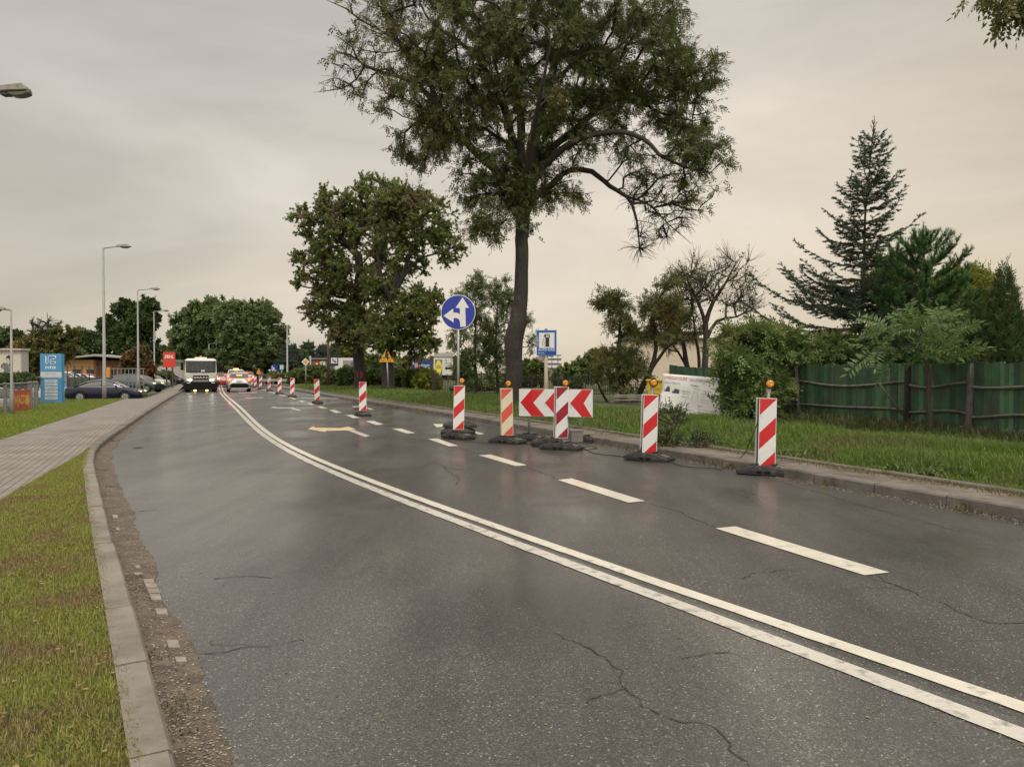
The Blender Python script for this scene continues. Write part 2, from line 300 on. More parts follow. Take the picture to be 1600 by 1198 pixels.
# ---- sheets
gd = MB(); gd.add([(-2500, -40, -.75), (2500, -40, -.75), (2500, 4000, -.75), (-2500, 4000, -.75)], [(0, 1, 2, 3)]).build('ground', M_far)['kind'] = 'structure'
_rj = np.random.RandomState(6).normal(0, 1, 4000); _rj = np.cumsum(_rj); _rj = _rj-np.convolve(np.pad(_rj, 60, mode='edge'), np.ones(121)/121, 'valid'); _rj = _rj/np.std(_rj)
def ae_j(y): return AE(y)+.014*np.interp(y, np.linspace(-7, 60, 4000), _rj)+.015*np.sin(y*3.3)
mid = lambda y: (DR(y)+DLf(y))/2
road = strip('road', mid, lambda y: RK(y)+.05, -6, 420, lambda x, y, t: 0*x, M_asph, n=300, m=8)
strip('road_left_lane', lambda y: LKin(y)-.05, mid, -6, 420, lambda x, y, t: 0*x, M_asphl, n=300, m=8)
strip('gutter_dirt', lambda y: LKin(y)-.02, ae_j, -6, 56, lambda x, y, t: .016*(1-t)+.004+.006*np.sin(x*17)*np.sin(y*13)*(1-t), M_dirt, n=1400, m=8)
def zleft(x, y):
    d = PF(y)-x; z = .10-.10*smooth01(d/6); drive = smooth01((y-41.5)/2.5)
    z = z-drive*(.52*smooth01((d+1.5)/2.5)); return z-.25*smooth01((d-6)/10)*(1-drive)
zpav = lambda x, y, t=0: zleft(x, y)
strip('pavement', lambda y: PF(y), lambda y: PN(y), -6, 200, zpav, M_pav, n=420, m=10)
strip('lawn_soil', lambda y: PF(y)-70, lambda y: PF(y), -6, 200, lambda x, y, t: zleft(x, y)-.004, M_soilg, n=220, m=60)
def LKout(y): return LKin(y)-.145
strip('near_lawn_soil', lambda y: np.minimum(PN(y), LKout(y)-.01)+.0, LKout, -6, 13.6, lambda x, y, t: .098+0*x, M_soil, n=60, m=4)
# kerbs built stone by stone along the border curve, one sheet each with chamfer and joints
def kerb(name, f, Y0, Y1, wid, top, mat, side, L=1.0, base=-.02):
    mb = MB(); y = Y0
    while y < Y1:
        sl = (f(y+.5)-f(y-.5)); ln = L/sqrt(1+sl*sl); y2 = min(y+ln, Y1); nx = 1/sqrt(1+sl*sl); a = np.array([f(y+.006), y+.006]); b_ = np.array([f(y2-.006), y2-.006]); nrm = np.array([side*nx, -side*sl*nx])
        dz = rnd.uniform(-.006, .006); of = rnd.uniform(-.006, .006)
        # profile across: (distance from road face, z)
        pr = [(of-.02, base), (of-.012, top-.02+dz), (of+.004, top+dz), (wid, top+dz*.5), (wid, base)]
        vs = [(*(a+nrm*d_), z_) for d_, z_ in pr]+[(*(b_+nrm*d_), z_) for d_, z_ in pr]
        mb.add(vs, [(0, 1, 6, 5), (1, 2, 7, 6), (2, 3, 8, 7), (3, 4, 9, 8), (0, 4, 3, 2, 1), (5, 6, 7, 8, 9)]); y = y2
    o = mb.build(name, mat); o['kind'] = 'structure'; return o
kerb('left_kerb', LKin, -5, 13.9, .135, .12, M_kerb, -1)
kerb('left_kerb', lambda y: LKin(y), 13.9, 130, .16, .115, M_kerb2, -1)
kerb('right_kerb', lambda y: RK(y), 3, 200, .15, .13, M_kerb2, 1)
RS = lambda y: RK(y)+.95
def zright(x, y):
    d = x-RS(y); return .12+.20*smooth01(d/3.0)+.05*np.sin(x*.7+y*.45)*smooth01(d/4)
M_slab = pm('gutter slabs', (.17, .145, .12), .7, .2, 5, .5, dirt=(.085, .07, .05), dscale=1.6, dlo=.42, dhi=.62)
strip('paved_strip', lambda y: RK(y)+.14, lambda y: RS(y)+.02, 3, 90, lambda x, y, t: .118+.006*np.sin(y*3+x*5), M_slab, n=500, m=6)
kerb('edging_kerb', lambda y: RS(y)-.02, 3, 60, .07, .165, M_kerb2, 1)
strip('verge_soil', lambda y: RS(y)+.03, lambda y: RS(y)+90, 1, 230, lambda x, y, t: zright(x, y)+.0, M_soilg, n=260, m=90)
# ---- markings: sheets 4 mm proud of the asphalt
def band(name, f, hw, Y0, Y1, mat, n=420, z=.005):
    u = np.linspace(0, 1, n); yy = (Y0+9)*((Y1+9)/(Y0+9))**u-9; x = f(yy); sl = np.gradient(x, yy); q = np.sqrt(1+sl*sl)
    jit = np.random.RandomState(3).uniform(-.006, .006, n); a = np.stack([x-(hw+jit)/q, yy+(hw+jit)*sl/q, 0*x+z], 1); b_ = np.stack([x+hw/q, yy-hw*sl/q, 0*x+z], 1)
    V = np.stack([a, b_], 1).reshape(-1, 3); i = np.arange(n-1)*2; o = link(name, npmesh(name, V, np.stack([i, i+1, i+3, i+2], 1), mat)); o['kind'] = 'structure'; return o
band('double_line_marking', DR, .062, 1, 140, M_paint); band('double_line_marking', DLf, .066, 1, 140, M_paint2)
def flat(name, polys, mat, z=.005):
    mb = MB()
    for p in polys: mb.add([(*G(a, b, 0)[:2], z) for a, b in p], [tuple(range(len(p)))])
    o = mb.build(name, mat); o['kind'] = 'structure'; return o
for q in ([(1117.5, 825.6), (1149, 822.6), (1390, 894.7), (1350.6, 899)], [(871, 750), (893, 747.5), (1008, 783), (982, 785.5)], [(747.8, 711.3), (767, 710.3), (823.4, 726.9), (806, 728.4)],
          [(668.8, 686), (684, 685.3), (716.6, 696.9), (701.6, 697.4)], [(612.5, 669.7), (626.6, 669.5), (649.4, 676.6), (636, 677.5)], [(571, 658), (584, 657.6), (599.5, 663.2), (588, 664)],
          [(540, 648.4), (550, 648), (562.5, 652.8), (552.5, 653.6)], [(514, 640.6), (523, 640.3), (534, 644.5), (524, 645.3)], [(494.5, 635), (502, 634.6), (511.5, 637.7), (503, 638.4)], [(479, 629.8), (486, 629.5), (492, 632.2), (485, 632.8)],
          [(466, 625.8), (472, 625.5), (478, 628), (472, 628.5)], [(450, 620.5), (455, 620.3), (464, 623.5), (459, 624)], [(398, 605.6), (400.5, 605.5), (447, 618.4), (443, 619)]):
    flat('dash_marking', [q], M_paint)
s4 = lambda L: [(380+a/4, 600+b/4) for a, b in L]
flat('arrow_marking', [s4([(402, 281), (440, 264), (450, 273), (610, 275), (600, 291), (520, 293), (512, 300)]), s4([(610, 275), (655, 266), (706, 283), (655, 290), (600, 291)])], M_paint3)
flat('arrow_marking', [s4([(655, 291), (692, 286.5), (792, 325), (760, 332)])], M_paint2, .0055)
flat('arrow_marking', [s4([(165, 148), (195, 140), (215, 146), (305, 146), (292, 152), (210, 152)]), s4([(292, 152), (305, 146), (367, 164), (340, 167)])], M_paint2)
flat('arrow_marking', [s4([(1185, 248), (1300, 254), (1296, 262), (1210, 270)]), s4([(1296, 262), (1310, 256), (1508, 312), (1478, 316)])], M_paint)
flat('arrow_marking', [s4([(678, 139), (750, 134), (745, 142), (690, 146)]), s4([(745, 142), (760, 140), (820, 160), (795, 162)])], M_paint)
# thin transverse lines far off and the stop line remains
for a, b_ in (((383, 621.5), (412, 620.5)), ((372, 613.2), (402, 612.6)), ((470, 621), (560, 623))):
    flat('thin_marking', [[a, (a[0], a[1]+.9), (b_[0], b_[1]+.9), b_]], M_paint2)
# ---- cracks: a second sheet of the road
def cracks():
    s7 = lambda L: [(400+a/3.2, 640+b/3.2) for a, b in L]; s8 = lambda L: [(900+a/2.286, 760+b/2.286) for a, b in L]; s6 = lambda L: [(a/4, 900+b/4) for a, b in L]; s5 = lambda L: [(a/4, 640+b/4) for a, b in L]
    C = [[(700, 693), (720, 700), (755, 710)], [(823, 729), (845, 738), (860, 741), (873, 750)], [(1006, 785), (1030, 790), (1060, 798), (1090, 812), (1118, 824)], s8([(1075, 318), (1130, 345), (1200, 365), (1250, 390), (1300, 405), (1360, 435), (1430, 470), (1500, 480), (1600, 485)]),
         s7([(880, 262), (910, 270), (940, 285), (970, 310), (1000, 330), (1022, 350), (985, 375)]), s7([(940, 285), (1010, 298), (1090, 290)]), s8([(590, 328), (650, 310), (700, 306), (760, 295), (800, 300)]),
         s8([(-90, 520), (-20, 545), (60, 570), (110, 610), (170, 650), (185, 720), (240, 780), (300, 810), (370, 835), (420, 840), (480, 865), (520, 900), (560, 950), (620, 1000), (690, 1060)]), s8([(380, 612), (450, 600), (550, 580)]), s8([(185, 720), (120, 740), (40, 770)]),
         s6([(1210, 485), (1320, 468), (1400, 460), (1500, 442), (1640, 436), (1900, 400)]), s5([(1330, 1055), (1400, 1050), (1460, 1045), (1600, 1040), (1700, 1050)]), s5([(1090, 115), (1200, 105), (1290, 104), (1380, 100)]), s5([(820, 635), (900, 630), (980, 622)]),
         s7([(500, 325), (640, 295), (800, 292), (900, 262)]), [(1190, 745), (1230, 755), (1300, 775), (1350, 790), (1420, 808), (1500, 830)]]
    mb = MB(); r = random.Random(5)
    for c in C:
        pts = [G(a, b, .003) for a, b in c]; fine = []; wx = wy = 0.
        for a, b_ in zip(pts[:-1], pts[1:]):
            k = max(2, int(np.linalg.norm(b_-a)/.035))
            for i in range(k):
                wx = wx*.8+r.gauss(0, .011); wy = wy*.8+r.gauss(0, .011); p = a+(b_-a)*i/k; fine.append(p+np.array([wx, wy, 0]))
                if r.random() < .035:      # hairline branch
                    an = r.uniform(0, 6.28); q0 = fine[-1].copy()
                    for _ in range(r.randint(4, 14)): an += r.gauss(0, .5); q1 = q0+.03*np.array([cos(an), sin(an), 0]); nn = np.array([-sin(an), cos(an), 0])*.0011*(1+.1*a[1]); mb.add([q0-nn, q0+nn, q1+nn, q1-nn], [(0, 1, 2, 3)]); q0 = q1
        fine.append(pts[-1])
        for i in range(len(fine)-1):
            a, b_ = fine[i], fine[i+1]; d = b_-a; q = np.array([-d[1], d[0], 0]); q /= np.linalg.norm(q)+1e-9; w = r.uniform(.0008, .0045)*(1+.13*a[1]); w2 = w*.8
            mb.add([a-q*w, a+q*w, b_+q*w2, b_-q*w2], [(0, 1, 2, 3)])
    o = mb.build('crack', M_crack, road); return o
cracks()
# ---- grass as many thin blades
def blades(name, xy, z, hmin, hmax, wid, mat, seed=1, lean=.5, label=None, cat='grass'):
    rs = np.random.RandomState(seed); n = len(xy); a = rs.uniform(0, 2*pi, n); h = rs.uniform(hmin, hmax, n)*rs.uniform(.6, 1, n); w = wid*rs.uniform(.6, 1.3, n)
    if hasattr(hmin, '__len__'): pass
    b = np.stack([xy[:, 0], xy[:, 1], z], 1); d = np.stack([np.cos(a), np.sin(a), 0*a], 1); s_ = np.stack([-np.sin(a), np.cos(a), 0*a], 1)
    ln = rs.uniform(.1, 1, n)*lean; mid = b+np.stack([0*a, 0*a, h*.55], 1)+d*(h*ln*.25)[:, None]; tip = b+np.stack([0*a, 0*a, h*(1-.3*ln)], 1)+d*(h*ln*.9)[:, None]
    w = w[:, None]; V = np.stack([b-s_*w/2, b+s_*w/2, mid+s_*w*.4, mid-s_*w*.4, tip], 1).reshape(-1, 3)
    i = np.arange(n)*5; F1 = np.stack([i, i+1, i+2, i+3], 1); F2 = np.stack([i+3, i+2, i+4, i+4], 1)
    me = bpy.data.meshes.new(name); me.vertices.add(len(V)); me.vertices.foreach_set('co', V.astype(np.float32).ravel())
    loops = np.concatenate([F1, F2[:, :3]], 1).ravel(); me.loops.add(len(loops)); me.loops.foreach_set('vertex_index', loops.astype(np.int32))
    ls = np.stack([np.arange(n)*7, np.arange(n)*7+4], 1).ravel(); me.polygons.add(2*n); me.polygons.foreach_set('loop_start', ls.astype(np.int32)); me.polygons.foreach_set('loop_total', np.tile([4, 3], n).astype(np.int32))
    me.materials.append(mat); me.update(calc_edges=True); o = link(name, me); return tag(o, label, cat, kind='stuff')
M_gr = leafmat('verge grass', (.10, .165, .025), (.19, .28, .055), (.17, .185, .06), .6, .52, .72, .38)
M_gl = leafmat('near lawn grass', (.19, .235, .04), (.34, .33, .075), (.27, .19, .09), 1.7, .51, .72, .36)
M_gf = leafmat('mown lawn grass', (.16, .22, .025), (.26, .32, .045), (.27, .28, .06), .4, .58, .75, .35)
M_gd = leafmat('dry grass', (.13, .11, .045), (.22, .18, .08), None)
rs = np.random.RandomState(11)
def ysamp(n, y0, y1, pw=1.3): u = rs.rand(n); e_ = 1-pw; return (y0**e_+u*(y1**e_-y0**e_))**(1/e_)
# near lawn, left of the kerb
n = 170000; y = ysamp(n, 2.0, 14, 1.2); t = rs.rand(n); A = np.minimum(PN(y), LKout(y)); x = A+.02+t*(LKout(y)-A+.02); x += rs.normal(0, .012, n); k = (LKout(y)-A) > .02; x, y = x[k], y[k]
cl = .5+.5*np.sin(x*3.1+1)*np.sin(y*2.3)
blades('lawn_grass', np.stack([x, y], 1), np.full(len(x), .098), .02, .055, .0045, M_gl, 2, 1.1, 'short patchy green and brown lawn between kerb and paving')
# far lawn beyond the paving
n = 150000; y = ysamp(n, 12, 75, 1.6); x = PF(y)+.03-np.abs(rs.normal(0, 1, n))*(.5+.12*y)-rs.rand(n)*.1; k = ((y < 41.5) | (y > 52)) & (PF(y)-x < 11) & ((y < 60))
x, y = x[k], y[k]; blades('lawn_grass', np.stack([x, y], 1), zleft(x, y)-.01, .03, .09, .012, M_gf, 3, .7, 'mown bright green lawn beyond the block paving')
# verge
n = 260000; y = ysamp(n, 6, 75, 1.7); d = rs.rand(n)**.85*5.2; x = RS(y)+.02+d-.08*rs.rand(n); d = np.where(y < 24, d*.62, d*(.62+.38*np.clip((y-24)/8, 0, 1))); x = RS(y)+.02+d-.05*rs.rand(n); cl_ = .5+.5*np.sin(x*2.1+1.3*np.sin(y*1.1))*np.sin(y*1.7+2*np.sin(x*.9)); hh = (.05+.13*smooth01(d/.9))*(.7+.75*cl_)
P2 = np.stack([x, y], 1); o = blades('verge_grass', P2, zright(x, y)-.01, 0.5*hh, 1.5*hh, .008+.00045*y, M_gr, 4, .8, 'long lush grass on the right verge between edging and fence')
n = 9000; y = ysamp(n, 7, 60, 1.4); x = RS(y)-rs.rand(n)**2*.35+.05; blades('dry_grass', np.stack([x, y], 1), np.full(n, .12), .02, .08, .008, M_gd, 5, 1.3, 'dry flattened grass along the slab strip')
# tufts in the gutters
def tufts(name, pts, mat, label, per=70, rad=.09, h=.10, seed=8, z=.004):
    r = np.random.RandomState(seed); X = []
    for p in pts: X.append(np.array(p[:2])+r.normal(0, rad, (per, 2)))
    X = np.concatenate(X); return blades(name, X, np.full(len(X), z), .2*h, h, .008, mat, seed, 1.3, label)
tg = [G(a, b) for a, b in [(212, 925), (222, 1025), (228, 1035), (262, 1108), (268, 1125), (215, 700), (160, 735), (168, 762), (196, 672), (178, 690), (245, 640), (270, 1160), (205, 905)]]
tufts('gutter_weeds', tg, leafmat('weed', (.06, .075, .02), (.14, .13, .04), (.16, .11, .06), 3, .5, .6), 'low weeds growing in the dirt of the left gutter', 80, .045, .05)
tr = [G(a, b) for a, b in [(1140, 728), (1150, 731), (1115, 724), (1000, 705), (985, 700), (1020, 708), (900, 683), (860, 678), (830, 672), (760, 660), (735, 656), (690, 648), (660, 645), (620, 638), (590, 633), (1530, 797), (1520, 796), (1300, 757), (560, 627), (700, 650), (940, 690)]]
tufts('gutter_weeds', tr, M_gd, 'straggly yellowed weeds along the foot of the right kerb', 150, .14, .16, 9)
# paving setts lying in the left gutter dirt
def s6(a, b): return (a/4, 900+b/4)
M_sett = pm('pale sett', (.27, .24, .205), .7, .15, 14, .4, dirt=(.15, .12, .09), dscale=9, dlo=.42, dhi=.75)
for i, (a0, b0, a1, b1) in enumerate([(893, 36, 968, 58), (905, 64, 985, 90), (918, 97, 1000, 125), (934, 132, 1012, 168), (968, 224, 1052, 260), (1038, 424, 1128, 470), (1090, 530, 1170, 560), (842, -50, 880, -32), (700, -370, 740, -350), (720, -290, 752, -275), (838, -5, 895, 8)]):
    sh = (b1-b0)*.35; c = [G(*s6(a0, b0)), G(*s6(a1-sh, b0)), G(*s6(a1, b1)), G(*s6(a0+sh, b1))]; mb = MB()
    mb.add([(p[0], p[1], .0) for p in c]+[(p[0], p[1], .026) for p in c], [(3, 2, 1, 0), (4, 5, 6, 7), (0, 1, 5, 4), (1, 2, 6, 5), (2, 3, 7, 6), (3, 0, 4, 7)])
    o = mb.build('paving_sett', M_sett, bevel=.004); tag(o, 'pale square paving sett set in the gutter dirt between left kerb and asphalt', 'paving sett', 'setts in the left gutter')
# small debris: pebbles and leaf litter
def litter(name, xy, z, size, mat, label, seed=1, flat_=.5):
    r = np.random.RandomState(seed); n = len(xy); s_ = size*r.uniform(.4, 1.4, n); a = r.uniform(0, 2*pi, n)
    base = np.array([[1, 0, 0], [0, 1, 0], [-1, 0, 0], [0, -1, 0], [0, 0, 1.]]); B = np.repeat(base[None], n, 0)*r.uniform(.6, 1.2, (n, 5, 1)); B[:, :, 2] *= flat_
    c, s2 = np.cos(a)[:, None], np.sin(a)[:, None]; X = B[:, :, 0]*c-B[:, :, 1]*s2; Y = B[:, :, 0]*s2+B[:, :, 1]*c
    V = np.stack([xy[:, 0, None]+X*s_[:, None], xy[:, 1, None]+Y*s_[:, None], z+B[:, :, 2]*s_[:, None]], -1).reshape(-1, 3)
    i = np.arange(n)[:, None]*5; Fc = np.concatenate([np.stack([i[:, 0]+k, i[:, 0]+(k+1) % 4, i[:, 0]+4], 1) for k in range(4)]); o = link(name, npmesh(name, V, Fc, mat)); return tag(o, label, 'debris', kind='stuff')
M_peb = leafmat('pebbles', (.05, .042, .034), (.36, .31, .25), None, trans=0., rough=.7)
n = 7000; y = ysamp(n, 2, 45, 1.3); t_ = rs.rand(n)**1.2; x = LKin(y)+.01+t_*(AE(y)-LKin(y)); litter('gutter_pebbles', np.stack([x, y], 1), (.002+.016*(1-t_)+.004)[:, None], .006, M_peb, 'loose pebbles and grit in the left gutter')
n = 2600; y = ysamp(n, 6, 60, 1.2); x = RK(y)-np.abs(rs.normal(0, .12, n))-.01; litter('gutter_pebbles', np.stack([x, y], 1), .002, .009, M_peb, 'fine grit and crumbs at the foot of the right kerb', 2)
n = 500; y = ysamp(n, 3, 20, 1.2); x = AE(y)+.1+rs.rand(n)*1.6; litter('road_grit', np.stack([x, y], 1), .001, .004, M_crack, 'dark crumbs scattered on the left lane', 3)
M_litter = leafmat('leaf litter', (.16, .10, .04), (.30, .21, .09), None, trans=.1)
n = 700; y = ysamp(n, 7, 50, 1.2); x = RK(y)-.25+rs.rand(n)**1.3*1.3; litter('leaf_litter', np.stack([x, y], 1), np.where(x < RK(y), .003, .14)[:, None], .016, M_litter, 'fallen yellow leaves along the right kerb and slabs', 4, .3)

# dry stalks and rank weeds in the gap under the board fence
n = 45000; yy_ = rs.uniform(9, 23, n); fx = np.interp(yy_, [9, 12.5, 14.2, 16.1, 19.4, 21.3, 23], [11.5, G(1760, 715, .25)[0], G(1560, 690, .25)[0]+.1, G(1452, 679, .25)[0]+.05, G(1268, 662, .25)[0], G(1205, 652, .25)[0], 6.0])
lo_ = RS(yy_)+2.75; x = fx+.2-(fx+.2-lo_)*rs.rand(n)**1.25+rs.normal(0, .15, n); P2 = np.stack([x, yy_], 1); nearf = np.clip(1-(fx-x)/1.3, 0, 1)
M_rank = leafmat('rank weeds', (.045, .068, .018), (.11, .14, .04), (.14, .115, .055), 1.5, .56, .72)
blades('fence_weeds', P2, zright(x, yy_)-.01, .05+.04*nearf, .16+.34*nearf*rs.rand(n), .012, M_rank, 12, .8, 'rank brownish weeds and dry stalks between mown verge and green board fence', 'weeds')
n = 420; y = ysamp(n, 2.2, 13, 1.2); t = rs.rand(n); x = np.minimum(PN(y), LKout(y))+t*(LKout(y)-np.minimum(PN(y), LKout(y))); litter('leaf_litter', np.stack([x, y], 1), .125, .013, M_litter, 'small fallen leaves on the patchy near lawn', 6, .25)
n = 260; y = ysamp(n, 3, 30, 1.1); x = LKin(y)+rs.rand(n)**1.5*(RK(y)-LKin(y)); litter('leaf_litter', np.stack([x, y], 1), .004, .010, M_litter, 'few small leaves blown across the asphalt', 7, .2)
# broad leaved weeds among the verge grass
n = 2200; y = ysamp(n, 7, 30, 1.3); cx = RS(y)+.1+2.6*rs.rand(n); M_bw = leafmat('broad weeds', (.07, .13, .03), (.15, .22, .06), None, trans=.3)
k_ = np.sin(cx*3.3+y*1.1)*np.sin(y*2.9) > .25; cx, y = np.repeat(cx[k_], 7), np.repeat(y[k_], 7); nn = len(cx)
blades('verge_weeds', np.stack([cx+rs.normal(0, .03, nn), y+rs.normal(0, .03, nn)], 1), zright(cx, y), .07, .20, .034, M_bw, 14, 1.5, 'broad leaved weeds scattered through the right verge grass', 'weeds')
# =====================================================================  TREES
M_bark = pm('dark bark', (.036, .030, .025), .9, .3, 9, 1., dirt=(.062, .060, .042), dscale=1.5, dlo=.5, dhi=.7)
M_bark2 = pm('grey brown bark', (.060, .048, .036), .9, .25, 9, 1., dirt=(.09, .085, .065), dscale=2, dlo=.5, dhi=.7)
M_bark3 = pm('reddish bark', (.10, .06, .04), .9, .25, 9, .8)
class Skel:
    def __init__(s, seed): s.p = []; s.par = []; s.r = []; s.w = []; s.path = []; s.rs = np.random.RandomState(seed)
    def node(s, p, par, r=0.):
        s.p.append(np.array(p, float)); s.par.append(par); s.r.append(r); s.w.append(0.)
        s.path.append(0 if par < 0 else s.path[par]+np.linalg.norm(s.p[-1]-s.p[par])); return len(s.p)-1
    def limb(s, pts, radii, par=-1, step=.3, jit=.03):
        """manual limb; par = node index where it starts"""
        pts = [np.array(p, float) for p in pts]
        if not hasattr(radii, '__len__'): radii = [radii]*len(pts)
        # catmull-rom
        E = [2*pts[0]-pts[1]]+pts+[2*pts[-1]-pts[-2]]; last = par; first = True
        for i in range(len(pts)-1):
            p0, p1, p2, p3 = E[i:i+4]; k = max(1, int(np.linalg.norm(p2-p1)/step))
            for j in range(0 if (i == 0 and par < 0) else 1, k+1):
                t = j/k; q = .5*((2*p1)+(-p0+p2)*t+(2*p0-5*p1+4*p2-p3)*t*t+(-p0+3*p1-3*p2+p3)*t**3)
                if not (i == 0 and j == 0): q = q+s.rs.normal(0, jit*.4, 3)
                last = s.node(q, last, radii[i]+(radii[i+1]-radii[i])*t)
        return last
    def nearest(s, p): return int(np.argmin(np.linalg.norm(np.array(s.p)-np.array(p), axis=1)))
    def fill(s, T, step=.35, lam=.25, minpath=0., wob=.12):
        """connect target points to the growing skeleton with curved branches; returns tip nodes"""
        T = np.asarray(T); A = np.array(s.p); d0 = np.array([np.min(np.linalg.norm(A-t, axis=1)) for t in T]); order = np.argsort(d0)
        buf = np.zeros((200000, 3)); pl = np.zeros(200000); n = len(s.p); buf[:n] = A; pl[:n] = s.path; tips = []
        for k in order:
            t = T[k]; dv = t-buf[:n]; D = np.linalg.norm(dv, axis=1); cost = D+lam*pl[:n]+np.where(pl[:n] < minpath, 50, 0)+np.where(dv[:, 2] < -.2*D, .6*D, 0)
            i = int(np.argmin(cost)); p0 = buf[i]; L = D[i]
            if L < .08: tips.append(i); continue
            m = max(1, int(L/step)); dirp = (buf[i]-s.p[s.par[i]]) if s.par[i] >= 0 else np.array([0, 0, 1.]); dirp = dirp/(np.linalg.norm(dirp)+1e-9)
            c = p0+dirp*L*.28+(t-p0)*.25+s.rs.normal(0, wob*L, 3)*.5; last = i
            for j in range(1, m+1):
                u = j/m; q = (1-u)**2*p0+2*u*(1-u)*c+u*u*t
                if j < m: q = q+s.rs.normal(0, .035, 3)
                last = s.node(q, last); buf[n] = q; pl[n] = s.path[last]; n += 1
            tips.append(last)
        return tips
    def twigs(s, tips, k=5, L=.6, seg=3, droop=.15, center=None, up=.1, outw=.6, spread=1.):
        res = []
        for t in tips:
            d0 = s.p[t]-s.p[s.par[t]] if s.par[t] >= 0 else np.array([0, 0, 1.]); d0 /= np.linalg.norm(d0)+1e-9
            for _ in range(s.rs.poisson(k)):
                d = d0*outw+s.rs.normal(0, .6*spread, 3); d[2] += up; d /= np.linalg.norm(d)+1e-9; l = L*s.rs.uniform(.5, 1.2); q = t; p = s.p[t]; ch = []
                for j in range(seg):
                    d = d+np.array([0, 0, -droop*(j+.5)/seg])+s.rs.normal(0, .12, 3); d /= np.linalg.norm(d); p = p+d*l/seg; q = s.node(p, q); ch.append((q, d.copy()))
                res.append(ch)
        return res
    def mesh(s, name, mat, rtip=.006, expo=.42, scale=1., rmax=None, simple=.012, root=None):
        n = len(s.p); Pn = np.array(s.p); w = np.zeros(n); kids = [[] for _ in range(n)]
        for i in range(n-1, -1, -1):
            if not kids[i]: w[i] = 1
            if s.par[i] >= 0: w[s.par[i]] += w[i]; kids[s.par[i]].append(i)
        r = np.maximum(rtip*scale*w**expo, np.array(s.r)); 
        for i in range(n-1, -1, -1):      # manual radii never thinner than children
            if s.par[i] >= 0 and s.r[s.par[i]] > 0: r[s.par[i]] = s.r[s.par[i]]
            elif s.par[i] >= 0: r[s.par[i]] = max(r[s.par[i]], min(r[i], 1.0))
        V = []; Q = []; nb = 0; stack = [i for i in range(n) if s.par[i] < 0]
        while stack:
            h = stack.pop(); ch = [h] if s.par[h] < 0 else [s.par[h], h]; cur = h
            while kids[cur]:
                k = max(kids[cur], key=lambda a: (r[a], w[a])); 
                for o in kids[cur]:
                    if o != k: stack.append(o)
                ch.append(k); cur = k
            if len(ch) < 2: continue
            P_ = Pn[ch]; rr = r[ch].copy()
            if s.par[h] >= 0: rr[0] = min(rr[0], rr[1]*1.25)
            rr[-1] *= .5
            big = rr.max(); sd = 12 if big > .15 else 8 if big > .06 else 5 if big > .02 else 3
            T_ = np.gradient(P_, axis=0); T_ /= np.linalg.norm(T_, axis=1)[:, None]+1e-9
            up = np.cross(T_[0], (0, 0, 1.)) if abs(T_[0][2]) < .9 else np.cross(T_[0], (1., 0, 0)); a = np.arange(sd)*2*pi/sd; ca, sa = np.cos(a)[:, None], np.sin(a)[:, None]
            rn = 1+ (.07*s.rs.normal(size=sd) if big > .15 else 0)
            for i in range(len(ch)):
                up = up-T_[i]*np.dot(up, T_[i]); up /= np.linalg.norm(up)+1e-9; q = np.cross(T_[i], up); V.append(P_[i]+(rr[i]*rn*np.ones(sd))[:, None]*(ca*up+sa*q))
            i = np.arange(len(ch)-1)[:, None]*sd; k = np.arange(sd)[None]; k2 = (k+1) % sd; Q.append(np.stack([nb+i+k, nb+i+k2, nb+i+sd+k2, nb+i+sd+k], -1).reshape(-1, 4)); nb += len(ch)*sd
        o = link(name, npmesh(name, np.concatenate(V), np.concatenate(Q), mat, smooth=True), root); return o
